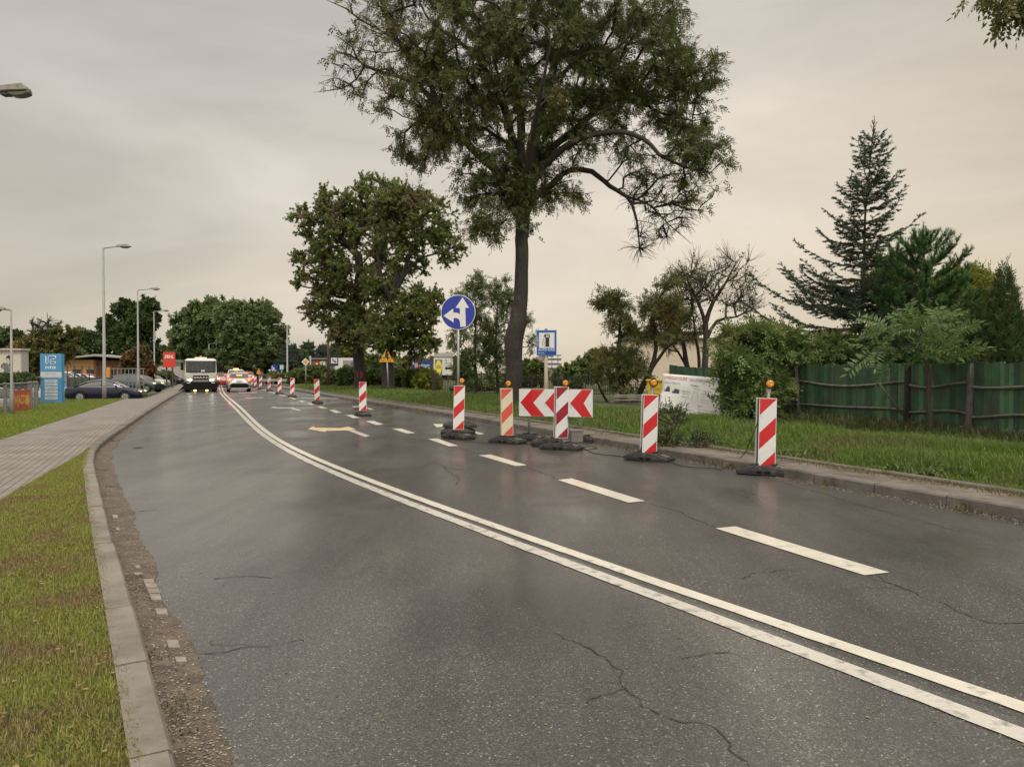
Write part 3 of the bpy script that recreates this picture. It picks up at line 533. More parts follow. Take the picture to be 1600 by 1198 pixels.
def leaves(name, pos, dr, mat, size, kind, root, seed=1, sizevar=.35, droop=.2):
    """pos,(n,3) leaf stalk ends and dr,(n,3) pointing directions"""
    rs = np.random.RandomState(seed); pos = np.array(pos); dr = np.array(dr); n = len(pos)
    if n == 0: return None
    dr = dr+rs.normal(0, .45, (n, 3)); dr[:, 2] -= droop; dr /= np.linalg.norm(dr, axis=1)[:, None]
    sd = np.cross(dr, rs.normal(0, 1, (n, 3))+np.array([0, 0, 1.2])); sd /= np.linalg.norm(sd, axis=1)[:, None]+1e-9; nr = np.cross(sd, dr); sz = size*rs.uniform(1-sizevar, 1+sizevar, n)
    if kind == 'simple': parts = [(0, 0, 1., .62, 0)]
    elif kind == 'cluster':        # a few leaves from one point
        parts = [(0., s_, .62, .34, ang) for s_, ang in ((0, 0), (0, .9), (0, -.9), (0, 2.1), (0, -2.0))]
    else:                          # pinnate: leaflets along a rib
        k = {'pinnate': 4, 'frond': 11}[kind]; L_ = {'pinnate': .36, 'frond': .26}[kind]; W_ = {'pinnate': .155, 'frond': .062}[kind]
        parts = [(.22+.74*i/k, sg, L_*(1-.35*abs(i/k-.4)), W_, sg*{'pinnate': 1.0, 'frond': 1.25}[kind]) for i in range(k) for sg in (-1, 1)]+[(.96, 0, L_, W_, 0)]
    V = []
    for (t, sg, l, w, ang) in parts:
        b = pos+dr*(t*sz)[:, None]+np.array([0, 0, -1.])*(({'frond': .28}.get(kind, .05))*t*t*sz)[:, None]
        a = ang+rs.normal(0, .18, n); d = dr*np.cos(a)[:, None]+sd*np.sin(a)[:, None]+nr*rs.normal(0, .22 if kind != 'cluster' else .5, n)[:, None]; d[:, 2] -= .25*(kind == 'frond')
        d /= np.linalg.norm(d, axis=1)[:, None]; s2 = np.cross(nr, d); s2 /= np.linalg.norm(s2, axis=1)[:, None]+1e-9
        Ls = (l*sz)[:, None]; Ws = (w*sz)[:, None]
        V.append(np.stack([b, b+d*Ls*.45+s2*Ws*.5, b+d*Ls, b+d*Ls*.45-s2*Ws*.5], 1))
    V = np.concatenate(V).reshape(-1, 3); Fc = np.arange(len(V)).reshape(-1, 4)
    return link(name, npmesh(name, V, Fc, mat), root)
def ell(rs, c, r, n, shell=.35):
    d = rs.normal(0, 1, (n, 3)); d /= np.linalg.norm(d, axis=1)[:, None]; u = rs.uniform(shell**3, 1, n)**(1/3.); return np.array(c)+d*u[:, None]*np.array(r)
def leafpts(sk, tw, per=3, keep=1.):
    pos = []; dr = []
    for ch in tw:
        if sk.rs.rand() > keep: continue
        for (q, d) in ch:
            for _ in range(sk.rs.poisson(per)):
                f = sk.rs.rand(); a = sk.p[q]; b = sk.p[sk.par[q]]; pos.append(a+(b-a)*f); dd = d*.4+sk.rs.normal(0, .8, 3); dr.append(dd/np.linalg.norm(dd))
    return pos, dr
def put(root, sk):      # skeleton in world coords -> root at its foot
    o = np.array(root.location); sk.p = [p-o for p in sk.p]
def tree(label, cat, name, base, trunk, trad, lobes, mat, bark, seed, step=.35, kind='pinnate', lsize=.24, twk=5, twL=.6, per=2, group=None, limbs=(), minpath=None, droop=.15, rtip=.006, expo=.42, wob=.12, lam=.25, auto=True, ldroop=.2, up=.1, lr=None, shell=.35):
    """base world pos, trunk list of world points, lobes: (centre, radii, n targets, leaf share)"""
    sk = Skel(seed); root = empty(name, base, 0, label, cat, group); top = sk.limb(trunk, trad, step=step)
    for (pts, rad) in limbs:
        i = sk.nearest(pts[0]); sk.limb([sk.p[i]]+list(pts[1:]), rad, par=i, step=step)
    tl = sk.path[top]; mp_ = tl*.75 if minpath is None else minpath
    if auto:
        for (c, r, n, lf) in lobes:
            c = np.array(c, float); A = np.array(sk.p); D = np.linalg.norm(A-c, axis=1)+.35*np.array(sk.path)+np.where(np.array(sk.path) < mp_, 60, 0); i = int(np.argmin(D)); p0 = sk.p[i]
            if np.linalg.norm(c-p0) > step*2:
                mid = p0*.55+c*.45+np.array([0, 0, .12*np.linalg.norm(c-p0)])+sk.rs.normal(0, .06*np.linalg.norm(c-p0), 3); sk.limb([p0, mid, c], 0, par=i, step=step)
    TW = []
    for (c, r, n, lf) in lobes:
        tips = sk.fill(ell(sk.rs, c, r, n, shell), step=step, lam=lam, minpath=mp_, wob=wob); TW.append((sk.twigs(tips, k=twk, L=twL, droop=droop, up=up), lf))
    pos = []; dr = []
    for tw, lf in TW:
        a, b = leafpts(sk, tw, per, lf); pos += a; dr += b
    o = np.array(base, float); sk.p = [p-o for p in sk.p]; sk.mesh('trunk', bark, rtip=rtip, expo=expo, root=root)
    leaves('crown', [p-o for p in pos], dr, mat, lsize, kind, root, seed, droop=ldroop)
    return root, sk
def L3(px, py, Y, dy=0, rx=1, rz=1, ry=None, n=50, lf=1.):
    """ellipsoid lobe from its place in the view and its distance"""
    s_ = Y/F; return (P(px, py, Y+dy), (rx*s_, (ry if ry is not None else (rx+rz)/2*s_), rz*s_), n, lf)
# ---------------- leaves of the kinds
M_ash = leafmat('ash leaves', (0.0680, 0.0948, 0.0260), (0.1416, 0.1702, 0.0496), (0.2152, 0.1762, 0.0590), .33, .59, .76, .38)
M_mid = leafmat('maple leaves', (0.0702, 0.1053, 0.0270), (0.1485, 0.1890, 0.0513), (0.1755, 0.1283, 0.0540), .35, .56, .70, .35)
M_map = leafmat('roadside maple leaves', (0.1325, 0.1836, 0.0460), (0.2429, 0.3020, 0.0805), (0.2539, 0.2132, 0.1035), .45, .56, .74, .5)
M_eld = leafmat('elder leaves', (0.0898, 0.1473, 0.0385), (0.1690, 0.2379, 0.0715), (0.2112, 0.2266, 0.0770), .9, .55, .72, .35)
M_farg = leafmat('far tree leaves', (0.1214, 0.1777, 0.0633), (0.1987, 0.2547, 0.1035), (0.1656, 0.1954, 0.0862), .12, .5, .7, .4)
M_dk = leafmat('dark leaves', (0.0408, 0.0717, 0.0232), (0.0927, 0.1293, 0.0425), None, trans=.25)
M_fresh = leafmat('fresh leaves', (0.0690, 0.1150, 0.0287), (0.1380, 0.1955, 0.0575), (0.1840, 0.1725, 0.0575), .6, .6, .75, .35)
M_yel = leafmat('yellowing leaves', (.13, .17, .028), (.26, .29, .05), (.32, .29, .06), .9, .55, .75, .45)
M_olive = leafmat('olive leaves', (0.0894, 0.1219, 0.0325), (0.1950, 0.2113, 0.0650), (0.2600, 0.1950, 0.0650), .7, .55, .7, .35)
M_brown = leafmat('browned leaves', (0.1320, 0.0660, 0.0264), (0.2280, 0.1200, 0.0480), (0.0840, 0.0960, 0.0360), 1., .55, .7, .3)
# ---------------- the big ash
YB = 28.
def bigash():
    q = lambda px, py, dy=0: P(px, py, YB+dy)
    base = np.array(G(803, 634, .3)); base = np.array([P(803, 640, YB)[0], YB, .2])
    sk = Skel(21); root = empty('ash_tree', base, 0, 'tall ash tree with a bent dark trunk and sparse crown behind the red chevron board', 'tree', 'roadside trees on the verge')
    top = sk.limb([q(803, 648), q(802, 637), q(802, 610), q(803, 570), q(803, 530), q(809, 500), q(813, 470), q(815, 420), q(815, 375), q(816, 345)], [.45, .35, .32, .32, .365, .34, .28, .255, .25, .28], step=.3)
    LB = [([(816, 345, 0), (838, 305, 0), (857, 293, .3), (880, 272, .5), (905, 264, .7), (925, 268, .8), (942, 282, .8), (965, 297, .7), (980, 308, .7), (992, 332, .6), (998, 370, .6), (1001, 402, .6)], [.16, .14, .12, .11, .10, .095, .085, .075, .065, .05, .035, .012]),
          ([(980, 308, .7), (1010, 317, 1), (1030, 335, 1), (1055, 360, 1), (1082, 382, 1)], [.05, .04, .03, .02, .01]),
          ([(816, 340, 0), (838, 275, -.3), (857, 252, -.5), (880, 232, -.8), (905, 218, -1), (930, 210, -1), (955, 206, -1.2), (985, 209, -1.3), (1005, 217, -1.3), (1030, 241, -1.3), (1052, 253, -1.3), (1085, 266, -1.2), (1110, 270, -1.2)], [.17, .15, .13, .12, .11, .10, .09, .085, .075, .065, .055, .04, .02]),
          ([(816, 340, 0), (836, 270, .5), (862, 232, .8), (910, 192, 1), (932, 172, 1.2), (957, 154, 1.3), (985, 147, 1.4), (1030, 151, 1.5), (1067, 160, 1.5), (1105, 165, 1.5)], [.17, .15, .13, .12, .10, .09, .08, .06, .04, .02]),
          ([(816, 340, 0), (832, 260, 0), (842, 190, 0), (862, 120, -.4), (885, 40, -.8), (905, -60, -1)], [.18, .16, .14, .11, .08, .04]),
          ([(816, 340, 0), (814, 250, 0), (812, 160, .3), (806, 70, .6), (800, -20, .8), (794, -130, 1)], [.19, .17, .15, .12, .09, .04]),
          ([(816, 340, 0), (798, 298, 0), (762, 254, -.3), (716, 212, -.5), (690, 170, -.6), (665, 146, -.7), (645, 127, -.8), (600, 114, -1), (572, 102, -1), (545, 85, -1), (520, 78, -1)], [.19, .17, .15, .13, .11, .09, .075, .06, .045, .03, .012]),
          ([(572, 102, -1), (558, 124, -1), (535, 139, -1), (515, 141, -1), (490, 145, -1)], [.035, .03, .025, .018, .008]),
          ([(690, 170, -.6), (662, 110, -.6), (640, 78, -.7), (615, 60, -.8), (575, 38, -1), (540, 14, -1), (505, -2, -1)], [.09, .08, .065, .05, .035, .025, .01]),
          ([(814, 270, 0), (790, 180, .5), (765, 120, .8), (738, 82, 1), (700, 55, 1.1), (665, 25, 1.2), (650, -20, 1.2)], [.13, .11, .09, .075, .06, .04, .02]),
          ([(816, 335, 0), (826, 240, -1.5), (842, 160, -3), (860, 70, -4)], [.15, .12, .08, .03]),
          ([(816, 335, 0), (806, 250, 1.6), (790, 160, 3), (765, 70, 4)], [.15, .12, .08, .03]),
          ([(800, 300, 0), (775, 300, -1.0), (755, 320, -1.5), (745, 350, -1.8)], [.05, .04, .03, .01])]
    for pts, rad in LB:
        W_ = [q(*a) for a in pts]; i = sk.nearest(W_[0]); sk.limb([sk.p[i]]+W_[1:], rad, par=i, step=.3)
    lobes = [(830, 70, 0, 135, 110, 3.2, 190, 1), (840, 190, 0, 95, 75, 2.4, 95, 1), (800, -90, 0, 200, 90, 4., 80, 1), (690, 50, -.5, 90, 70, 2.6, 105, .95), (720, 160, -.3, 65, 60, 2.2, 75, 1), (585, 60, -1, 60, 60, 1.3, 48, .45), (545, 115, -1, 45, 32, 1., 24, .3),
             (640, 150, -.8, 50, 40, 1.4, 36, .9), (655, 225, -.5, 50, 34, 1.3, 30, .9), (765, 285, 0, 45, 55, 1.4, 42, 1), (755, 345, -1.5, 34, 32, .8, 20, 1), (822, 300, 0, 40, 55, 1.2, 34, 1), (985, 80, 0, 85, 70, 2.6, 95, 1), (1075, 110, .8, 50, 45, 1.5, 48, .95), (1040, 30, 0, 55, 35, 1.5, 20, .5),
             (1060, 175, 1.2, 60, 35, 1.4, 44, .85), (1080, 245, -1.3, 55, 30, 1.2, 34, .8), (955, 160, 0, 90, 50, 2.2, 70, .95), (950, 240, -.6, 70, 32, 1.4, 30, .4), (1030, 285, .6, 60, 40, 1.2, 44, .15), (1050, 340, .9, 48, 38, .8, 40, .03), (1000, 370, .6, 12, 34, .4, 14, .0), (1085, 310, .9, 40, 24, .8, 22, .3), (880, 300, .3, 30, 25, .8, 10, .8), (900, 10, 0, 120, 50, 3, 70, 1)]
    pos = []; dr = []
    for (px, py, dy, rx, rz, ry, n, lf) in lobes:
        c, r, n, lf = L3(px, py, YB, dy, rx, rz, ry, int(n*.60) if lf > .2 else n, lf); tips = sk.fill(ell(sk.rs, c, r, n, .15), step=.3, lam=.22, minpath=8.4, wob=.16)
        tw = sk.twigs(tips, k=12 if lf > .5 else 8, L=.62, droop=.35, up=.0, seg=3); a, b = leafpts(sk, tw, 1.35 if lf > .5 else 1.2, lf); pos += a; dr += b
    o = np.array(root.location); sk.p = [p-o for p in sk.p]; sk.mesh('trunk', M_bark, rtip=.0075, expo=.40, root=root)
    leaves('crown', [p-o for p in pos], dr, M_ash, .26, 'pinnate', root, 5, droop=.55); print('ash leaves', len(pos))
bigash()
# ---------------- two roadside maples with merged crowns
def gb(px, Y, z=.25): p = P(px, 600, Y); return np.array([p[0], Y, z])
Y1 = 57.; q = lambda px, py, dy=0: P(px, py, Y1+dy)
tree('thick trunked roadside tree with red digits painted on its bark, left of its pair', 'tree', 'maple_tree', gb(563, Y1), [q(563, 614), q(563, 600), q(562, 575), q(560, 550), q(561, 520), q(558, 480)], [.62, .47, .42, .44, .34, .22],
     [L3(560, 400, Y1, 0, 75, 70, 3.6, 150), L3(500, 345, Y1, 0, 42, 30, 1.8, 50), L3(500, 425, Y1, 0, 45, 40, 2, 70), L3(525, 480, Y1, 0, 48, 42, 2.2, 95), L3(590, 320, Y1, .5, 55, 38, 2.8, 95), L3(560, 520, Y1, -.5, 42, 28, 2, 65), L3(525, 320, Y1, 0, 32, 22, 1.5, 30)],
     M_map, M_bark, 31, step=.5, kind='cluster', lsize=.21, twk=9, twL=.8, per=2.7, group='roadside trees on the verge', rtip=.014, minpath=3.0, droop=.1)
mt = text('18', None, pm('red paint mark', (.42, .03, .03), .7), 0, .40, 0, .46, 0, name='painted_number'); tr_ = [o for o in COL.objects if o.name.startswith('maple_tree')][0]; mt.parent = tr_; mt.location = (q(559, 0)[0]-tr_.location[0], -.50, q(0, 590)[2]-.25)
Y2 = 52.; q = lambda px, py, dy=0: P(px, py, Y2+dy)
tree('roadside tree with forking upper limbs behind the yellow bicycle warning sign, right of its pair', 'tree', 'maple_tree', gb(606, Y2), [q(607, 618), q(607, 605), q(606, 580), q(605, 550), q(606, 510), q(612, 470), q(620, 430)], [.60, .47, .40, .37, .32, .26, .2],
     [L3(655, 340, Y2, 0, 55, 42, 2.6, 85), L3(700, 380, Y2, 0, 22, 32, 1.2, 26), L3(620, 400, Y2, 1, 50, 45, 2.6, 58), L3(640, 495, Y2, 0, 48, 38, 2.2, 95), L3(655, 540, Y2, 0, 30, 22, 1.3, 32, .9), L3(600, 520, Y2, 0, 42, 32, 2., 60), L3(600, 460, Y2, .5, 40, 34, 2., 44), L3(665, 470, Y2, 0, 26, 20, 1.2, 24), L3(620, 320, Y2, 0, 40, 28, 1.8, 45), L3(640, 300, Y2, 0, 45, 16, 1, 16, .0)],
     M_map, M_bark, 32, step=.5, kind='cluster', lsize=.20, twk=9, twL=.75, per=2.7, group='roadside trees on the verge', rtip=.013, minpath=3.0, droop=.1,
     limbs=[([q(612, 470), q(628, 435), q(640, 400), q(660, 365)], [.2, .16, .12, .05]), ([q(612, 470), q(598, 440), q(590, 400), q(585, 350)], [.18, .15, .1, .05]), ([q(628, 435), q(655, 405), q(690, 395), q(712, 385)], [.1, .07, .05, .02])])
# ---------------- sapling pair behind the blue round sign
Y3 = 39.; q = lambda px, py, dy=0: P(px, py, Y3+dy)
tree('slender young tree with upright leafy shoots behind the blue round arrow sign', 'tree', 'young_tree', gb(742, Y3), [q(743, 625), q(744, 590), q(742, 550), q(743, 500), q(742, 450)], [.09, .07, .06, .04, .015],
     [L3(742, 470, Y3, 0, 20, 40, .8, 34), L3(735, 530, Y3, 0, 34, 42, 1.3, 56), L3(715, 480, Y3, 0, 14, 22, .5, 14), L3(728, 580, Y3, 0, 22, 20, .8, 20), L3(760, 545, Y3, 0, 20, 32, .8, 16)], M_fresh, M_bark2, 41, kind='pinnate', lsize=.27, twk=4, twL=.5, per=1.5, minpath=.6, up=.5, rtip=.006, droop=0)
tree('slender young tree growing close against the left side of the big ash trunk', 'tree', 'young_tree', gb(777, Y3), [q(776, 625), q(777, 590), q(775, 550), q(776, 500), q(780, 460)], [.09, .07, .06, .04, .015],
     [L3(782, 465, Y3, 0, 20, 28, .7, 28), L3(778, 530, Y3, 0, 30, 45, 1.1, 54), L3(835, 540, Y3, 0, 16, 14, .5, 8), L3(780, 585, Y3, 0, 20, 16, .7, 12), L3(810, 500, Y3, 0, 18, 30, .6, 14)], M_fresh, M_bark2, 42, kind='pinnate', lsize=.27, twk=4, twL=.5, per=1.5, minpath=.6, up=.5, rtip=.006, droop=0)
# ---------------- multi stemmed shrubs/trees to the left of the banner
Y4 = 31.; q = lambda px, py, dy=0: P(px, py, Y4+dy)
tree('thin upright roadside tree with airy olive leaves just left of the leaning stem', 'tree', 'field_tree', gb(976, Y4), [q(976, 634), q(972, 600), q(968, 560), q(969, 510), q(972, 475)], [.16, .11, .09, .06, .03],
     [L3(960, 475, Y4, 0, 26, 12, .6, 18), L3(940, 468, Y4, 0, 12, 8, .4, 6), L3(968, 510, Y4, 0, 22, 22, .7, 16), L3(950, 565, Y4, 0, 26, 18, .9, 18, .9), L3(965, 600, Y4, 0, 20, 16, .7, 14), L3(985, 570, Y4, 0, 16, 34, .7, 16)], M_olive, M_bark, 51, kind='pinnate', lsize=.26, twk=4, twL=.45, per=1.9, minpath=.7, rtip=.006, droop=.1)
tree('leaning dark stemmed tree with yellowish airy crown left of the banner', 'tree', 'field_tree', gb(992, Y4), [q(988, 634), q(1000, 612), q(1015, 580), q(1025, 545), q(1022, 510), q(1020, 480)], [.14, .12, .10, .08, .06, .03],
     [L3(1030, 478, Y4, 0, 30, 22, 1., 32), L3(1012, 515, Y4, 0, 22, 22, .9, 20), L3(1040, 510, Y4, 0, 24, 20, .9, 16), L3(1045, 447, Y4, 0, 14, 8, .4, 8), L3(1005, 585, Y4, 0, 14, 18, .6, 10)], M_olive, M_bark, 52, kind='pinnate', lsize=.25, twk=4, twL=.45, per=1.8, minpath=.8, rtip=.006, droop=.1,
     limbs=[([q(1015, 580), q(1040, 545), q(1060, 530), q(1072, 560)], [.07, .06, .04, .02])])
tree('crooked low stem leaning left between the chevron board and the field trees', 'tree', 'field_tree', gb(950, Y4+1), [P(952, 633, Y4+1), P(940, 612, Y4+1), P(928, 588, Y4+1), P(915, 580, Y4+1)], [.06, .05, .035, .01], [L3(925, 585, Y4+1, 0, 16, 8, .5, 8, .6)], M_olive, M_bark, 53, kind='pinnate', lsize=.2, twk=3, twL=.4, per=1, minpath=.5, auto=False)
Y5 = 33.; q = lambda px, py, dy=0: P(px, py, Y5+dy)
tree('nearly leafless fruit tree with spreading bare twigs in front of the cream house', 'tree', 'bare_tree', gb(1102, Y5), [q(1100, 622), q(1102, 575), q(1104, 530), q(1103, 505)], [.17, .14, .12, .12],
     [L3(1130, 450, Y5, 0, 50, 30, 1.4, 70, .3), L3(1085, 450, Y5, 0, 36, 30, 1.2, 40, .3), L3(1162, 478, Y5, 0, 30, 14, .8, 22, .3), L3(1145, 412, Y5, 0, 26, 12, .7, 16, .15), L3(1090, 412, Y5, 0, 16, 10, .5, 7, .1)], M_olive, M_bark2, 54, kind='simple', lsize=.11, twk=7, twL=.85, per=1.2, minpath=2.6, rtip=.006, droop=-.1, up=.35, wob=.2,
     limbs=[([q(1103, 505), q(1115, 470), q(1135, 440), q(1150, 410)], [.1, .08, .05, .02]), ([q(1104, 530), q(1120, 502), q(1150, 495), q(1185, 478)], [.08, .07, .05, .015]), ([q(1103, 505), q(1092, 475), q(1075, 440), q(1060, 412)], [.09, .07, .04, .015])])
tree('two stemmed tree with thin olive foliage directly behind the green fence panel', 'tree', 'field_tree', gb(1075, Y5+1), [P(1078, 622, Y5+1), P(1074, 575, Y5+1), P(1066, 535, Y5+1), P(1058, 500, Y5+1)], [.15, .12, .09, .05],
     [L3(1060, 480, Y5+1, 0, 36, 32, 1.3, 46, .75), L3(1075, 515, Y5+1, 0, 24, 16, .8, 14, .7), L3(1045, 535, Y5+1, 0, 20, 16, .8, 12, .9), L3(1070, 440, Y5+1, 0, 34, 20, 1., 28, .3)], M_olive, M_bark, 55, kind='pinnate', lsize=.24, twk=4, twL=.5, per=1.3, minpath=1.5, rtip=.008, droop=.05,
     limbs=[([P(1078, 610, Y5+1), P(1092, 575, Y5+1), P(1088, 530, Y5+1), P(1082, 490, Y5+1)], [.09, .08, .06, .03]), ([P(1074, 575, Y5+1), P(1060, 550, Y5+1), P(1040, 530, Y5+1)], [.06, .05, .02])])
# ---------------- hedge-like growth behind the iron fence
def bush(label, px, py, Y, rx, rz, n, mat, seed, kind='cluster', lsize=.3, z=.2, name='shrub', cat='shrub', group=None, twk=5, per=2, twL=.35, ry=None, lf=1., extra=(), trad=.04, step=.3, shell=.3):
    s_ = Y/F; c = P(px, py, Y); b = np.array([c[0], Y, z]); lobes = [((c[0], Y, c[2]), (rx*s_, ry or rx*s_*.8, rz*s_), n, lf)]+[L3(a[0], a[1], Y, a[5] if len(a) > 5 else 0, a[2], a[3], None, a[4]) for a in extra]
    return tree(label, cat, name, b, [b-np.array([0, 0, .1]), b+np.array([.02, 0, max(.2, (c[2]-z)*.35)])], [trad, trad*.7], lobes, mat, M_bark2, seed, kind=kind, lsize=lsize, twk=twk, per=per, twL=twL, minpath=0, group=group, up=.35, droop=.05, step=step, rtip=.005, shell=shell)
bush('dark green thicket behind the iron fence right of the fuel sign', 905, 585, 50, 28, 24, 80, M_eld, 61, lsize=.30, extra=((932, 572, 22, 24, 60), (880, 594, 20, 18, 36)))
bush('rounded green bush behind the iron fence left of the fuel sign', 828, 585, 60, 26, 22, 90, M_mid, 62, lsize=.4)
bush('dim green bush behind the iron fence below the two young trees', 745, 606, 48, 45, 7, 40, M_fresh, 63, lsize=.3)
# ---------------- thicket at the start of the green fence
Y6 = 19.5
bush('large leafy elder bush spilling over the green fence right of the banner', 1175, 585, Y6, 26, 36, 90, M_eld, 65, 'pinnate', .27, extra=((1160, 600, 18, 34, 46, -.3), (1200, 545, 24, 18, 44, 0), (1145, 572, 10, 12, 12, -.4), (1172, 630, 30, 20, 36, -.5), (1203, 610, 12, 24, 22, -.2), (1228, 545, 24, 14, 40, .3), (1150, 535, 12, 12, 16, 0), (1185, 528, 14, 8, 14, 0)), twk=6, per=1.4, twL=.5, step=.25)
bush('small low weed bush in front of the banner foot', 1050, 650, 17.5, 26, 16, 34, M_fresh, 66, 'simple', .05, z=.25, twk=4, per=2, twL=.3, name='weed_bush', cat='weeds', step=.15)
bush('taller weed clump on the verge behind the second beacon', 1042, 684, 14.4, 26, 19, 40, M_fresh, 67, 'simple', .04, z=.2, twk=4, per=2.2, twL=.28, name='weed_bush', cat='weeds', step=.12)
bush('weed clump on the verge between the second and the nearest beacon', 1090, 688, 14.2, 24, 12, 24, M_fresh, 68, 'simple', .04, z=.2, twk=4, per=2.2, twL=.22, name='weed_bush', cat='weeds', step=.12)
# ---------------- sumac in front of the fence
def sumac():
    Y = 15.2; q = lambda px, py, dy=0: P(px, py, Y+dy); base = np.array([q(1452, 680)[0], Y, .28]); sk = Skel(71); root = empty('sumac_tree', base, 0, 'young sumac with long feathery drooping fronds leaning over the green fence', 'tree')
    sk.limb([q(1456, 690), q(1452, 650), q(1450, 600), q(1448, 565), q(1440, 545)], [.065, .05, .045, .04, .03], step=.15); sk.limb([sk.p[sk.nearest(q(1448, 600))], q(1462, 560), q(1470, 535)], [.03, .025, .02], par=sk.nearest(q(1448, 600)), step=.15)
    tops = [(1365, 548, -.3), (1385, 512, 0), (1395, 545, .4), (1415, 500, .3), (1440, 510, -.3), (1440, 545, -.6), (1470, 500, .2), (1490, 520, -.2), (1500, 545, 0), (1460, 540, .6), (1475, 560, -.3)]
    tips = sk.fill([q(*t) for t in tops], step=.15, lam=.2, minpath=.9); pos = []; dr = []
    for t in tips:
        d0 = sk.p[t]-sk.p[sk.par[t]]; d0 /= np.linalg.norm(d0)
        for k in range(10):
            a = k*2.4+sk.rs.rand(); e_ = sk.rs.uniform(-.1, .6); d = np.array([cos(a)*cos(e_), sin(a)*cos(e_), sin(e_)])+.35*d0; pos.append(sk.p[t]-d0*.02*k*.5); dr.append(d/np.linalg.norm(d))
    sk.p = [p-base for p in sk.p]; sk.mesh('trunk', M_bark2, rtip=.012, expo=.35, root=root)
    rs2 = np.random.RandomState(3); pos = np.array(pos)-base; dr = np.array(dr); k = rs2.rand(len(pos)) > .05
    m = leafmat('sumac leaves', (.085, .145, .045), (.145, .21, .07), None, trans=.35); leaves('crown', pos[k], dr[k], m, .60, 'frond', root, 4, sizevar=.25, droop=.05)
sumac()
# ---------------- conifers
def needles(name, A, B, mat, nl, nw, per_m, root, seed=1, fan=.55):
    """needle tufts around each shoot A->B"""
    rs = np.random.RandomState(seed); A = np.array(A); B = np.array(B); L = np.linalg.norm(B-A, axis=1); k = np.maximum(3, (L*per_m).astype(int)); idx = np.repeat(np.arange(len(A)), k); n = len(idx)
    u = rs.rand(n)[:, None]; d = ((B-A)/L[:, None])[idx]; p = A[idx]+(B-A)[idx]*u; r = rs.normal(0, 1, (n, 3)); r -= d*np.sum(r*d, 1)[:, None]; r /= np.linalg.norm(r, axis=1)[:, None]
    t = d*fan+r; t /= np.linalg.norm(t, axis=1)[:, None]; s_ = np.cross(t, d); s_ /= np.linalg.norm(s_, axis=1)[:, None]+1e-9; l = nl*rs.uniform(.7, 1.15, n)[:, None]
    V = np.stack([p-s_*nw/2, p+s_*nw/2, p+t*l], 1).reshape(-1, 3); return link(name, npmesh(name, V, np.arange(len(V)).reshape(-1, 3), mat), root)
def spruce(label, base, H, Rb, mat, seed, whorl=.36, lean=(0, 0), zfree=.3, nper=5, nl=.05, nw=.011, per_m=110, tw=.45, dens=1., asym=None, group=None, up=.35, name='spruce_tree', irregular=.35, rough=1., pw=.85, low=0):
    sk = Skel(seed); root = empty(name, base, 0, label, 'tree', group); base = np.array(base, float); A = []; B = []
    top = np.array([lean[0], lean[1], H]); k = int(H/.3); pts = [top*(i/6)+np.array([0.12*sin(i*1.3+seed), 0, 0])*(i % 6 > 0)*(i/6)*rough for i in range(7)]
    sk.limb(pts, [max(.012, .0105*H*(1-i/6.3)) for i in range(7)], step=.2, jit=.0); trunk = list(range(len(sk.p))); TP = np.array(sk.p); z = zfree
    while z < H-.5:
        f = z/H; i = int(np.argmin(np.abs(TP[:, 2]-z))); a0 = sk.rs.rand()*6.28; n = nper+(low if f < .42 else 0) if f < .8 else 4
        for b_ in range(n):
            a = a0+b_*2*pi/n+sk.rs.normal(0, .2); L = Rb*(1-f)**pw*sk.rs.uniform(1-irregular, 1+irregular)+.12
            if asym: L *= asym(a, f)
            if L < .08: continue
            d = np.array([cos(a), sin(a), .25-.45*(1-f)]); p = sk.p[i].copy(); q_ = i; m = max(3, int(L/.16)); prev = p
            for j in range(m):
                u = (j+1)/m; d2 = d+np.array([0, 0, up*2*u*u+(.25 if f > .7 else 0)]); d2 /= np.linalg.norm(d2); p = p+d2*L/m+sk.rs.normal(0, .012, 3); q_ = sk.node(p, q_, .004+.008*L*(1-u)); 
                A.append(prev.copy()); B.append(p.copy()); prev = p.copy()
                if u > .12:
                    for sg in (-1, 1):
                        if sk.rs.rand() > dens: continue
                        l2 = tw*(1-.55*u)*sk.rs.uniform(.5, 1.2)*min(1, L/.8+.25); side = np.cross(d2, (0, 0, 1.)); side /= np.linalg.norm(side)+1e-9
                        e2 = d2*.75+side*sg*sk.rs.uniform(.6, 1)+np.array([0, 0, sk.rs.uniform(-.45, .15)]); e2 /= np.linalg.norm(e2); A.append(p.copy()); B.append(p+e2*l2); t2 = sk.node(p+e2*l2, q_, .003)
                        if l2 > .22:
                            for s3 in (-1, 1):
                                e3 = e2*.8+np.cross(e2, (0, 0, 1.))*s3*.7+np.array([0, 0, -.15]); e3 /= np.linalg.norm(e3); c_ = p+e2*l2*.5; A.append(c_); B.append(c_+e3*l2*.45)
        z += whorl*sk.rs.uniform(.6, 1.3)*(1-.35*f)
    for k_ in range(7): zt_ = H-.75+.1*k_; a = k_*2.4; p = np.array([lean[0]*zt_/H, lean[1]*zt_/H, zt_]); l_ = .34-.025*k_; A.append(p); B.append(p+np.array([cos(a)*.45, sin(a)*.45, .85])*l_)
    A.append(np.array([lean[0], lean[1], H-.4])); B.append(np.array([lean[0], lean[1], H+.12]))
    sk.mesh('trunk', M_bark2, rtip=.003, expo=.12, root=root)
    needles('crown', A, B, mat, nl, nw, per_m, root, seed); return root
M_spr = leafmat('spruce needles', (0.0316, 0.0524, 0.0329), (0.0789, 0.1078, 0.0628), (0.1005, 0.1155, 0.0747), 1.2, .55, .7, .15, rough=.85, spec=.1)
M_spb = leafmat('blue spruce needles', (0.0455, 0.0650, 0.0546), (0.0910, 0.1170, 0.0975), None, trans=.15, rough=.85, spec=.1)
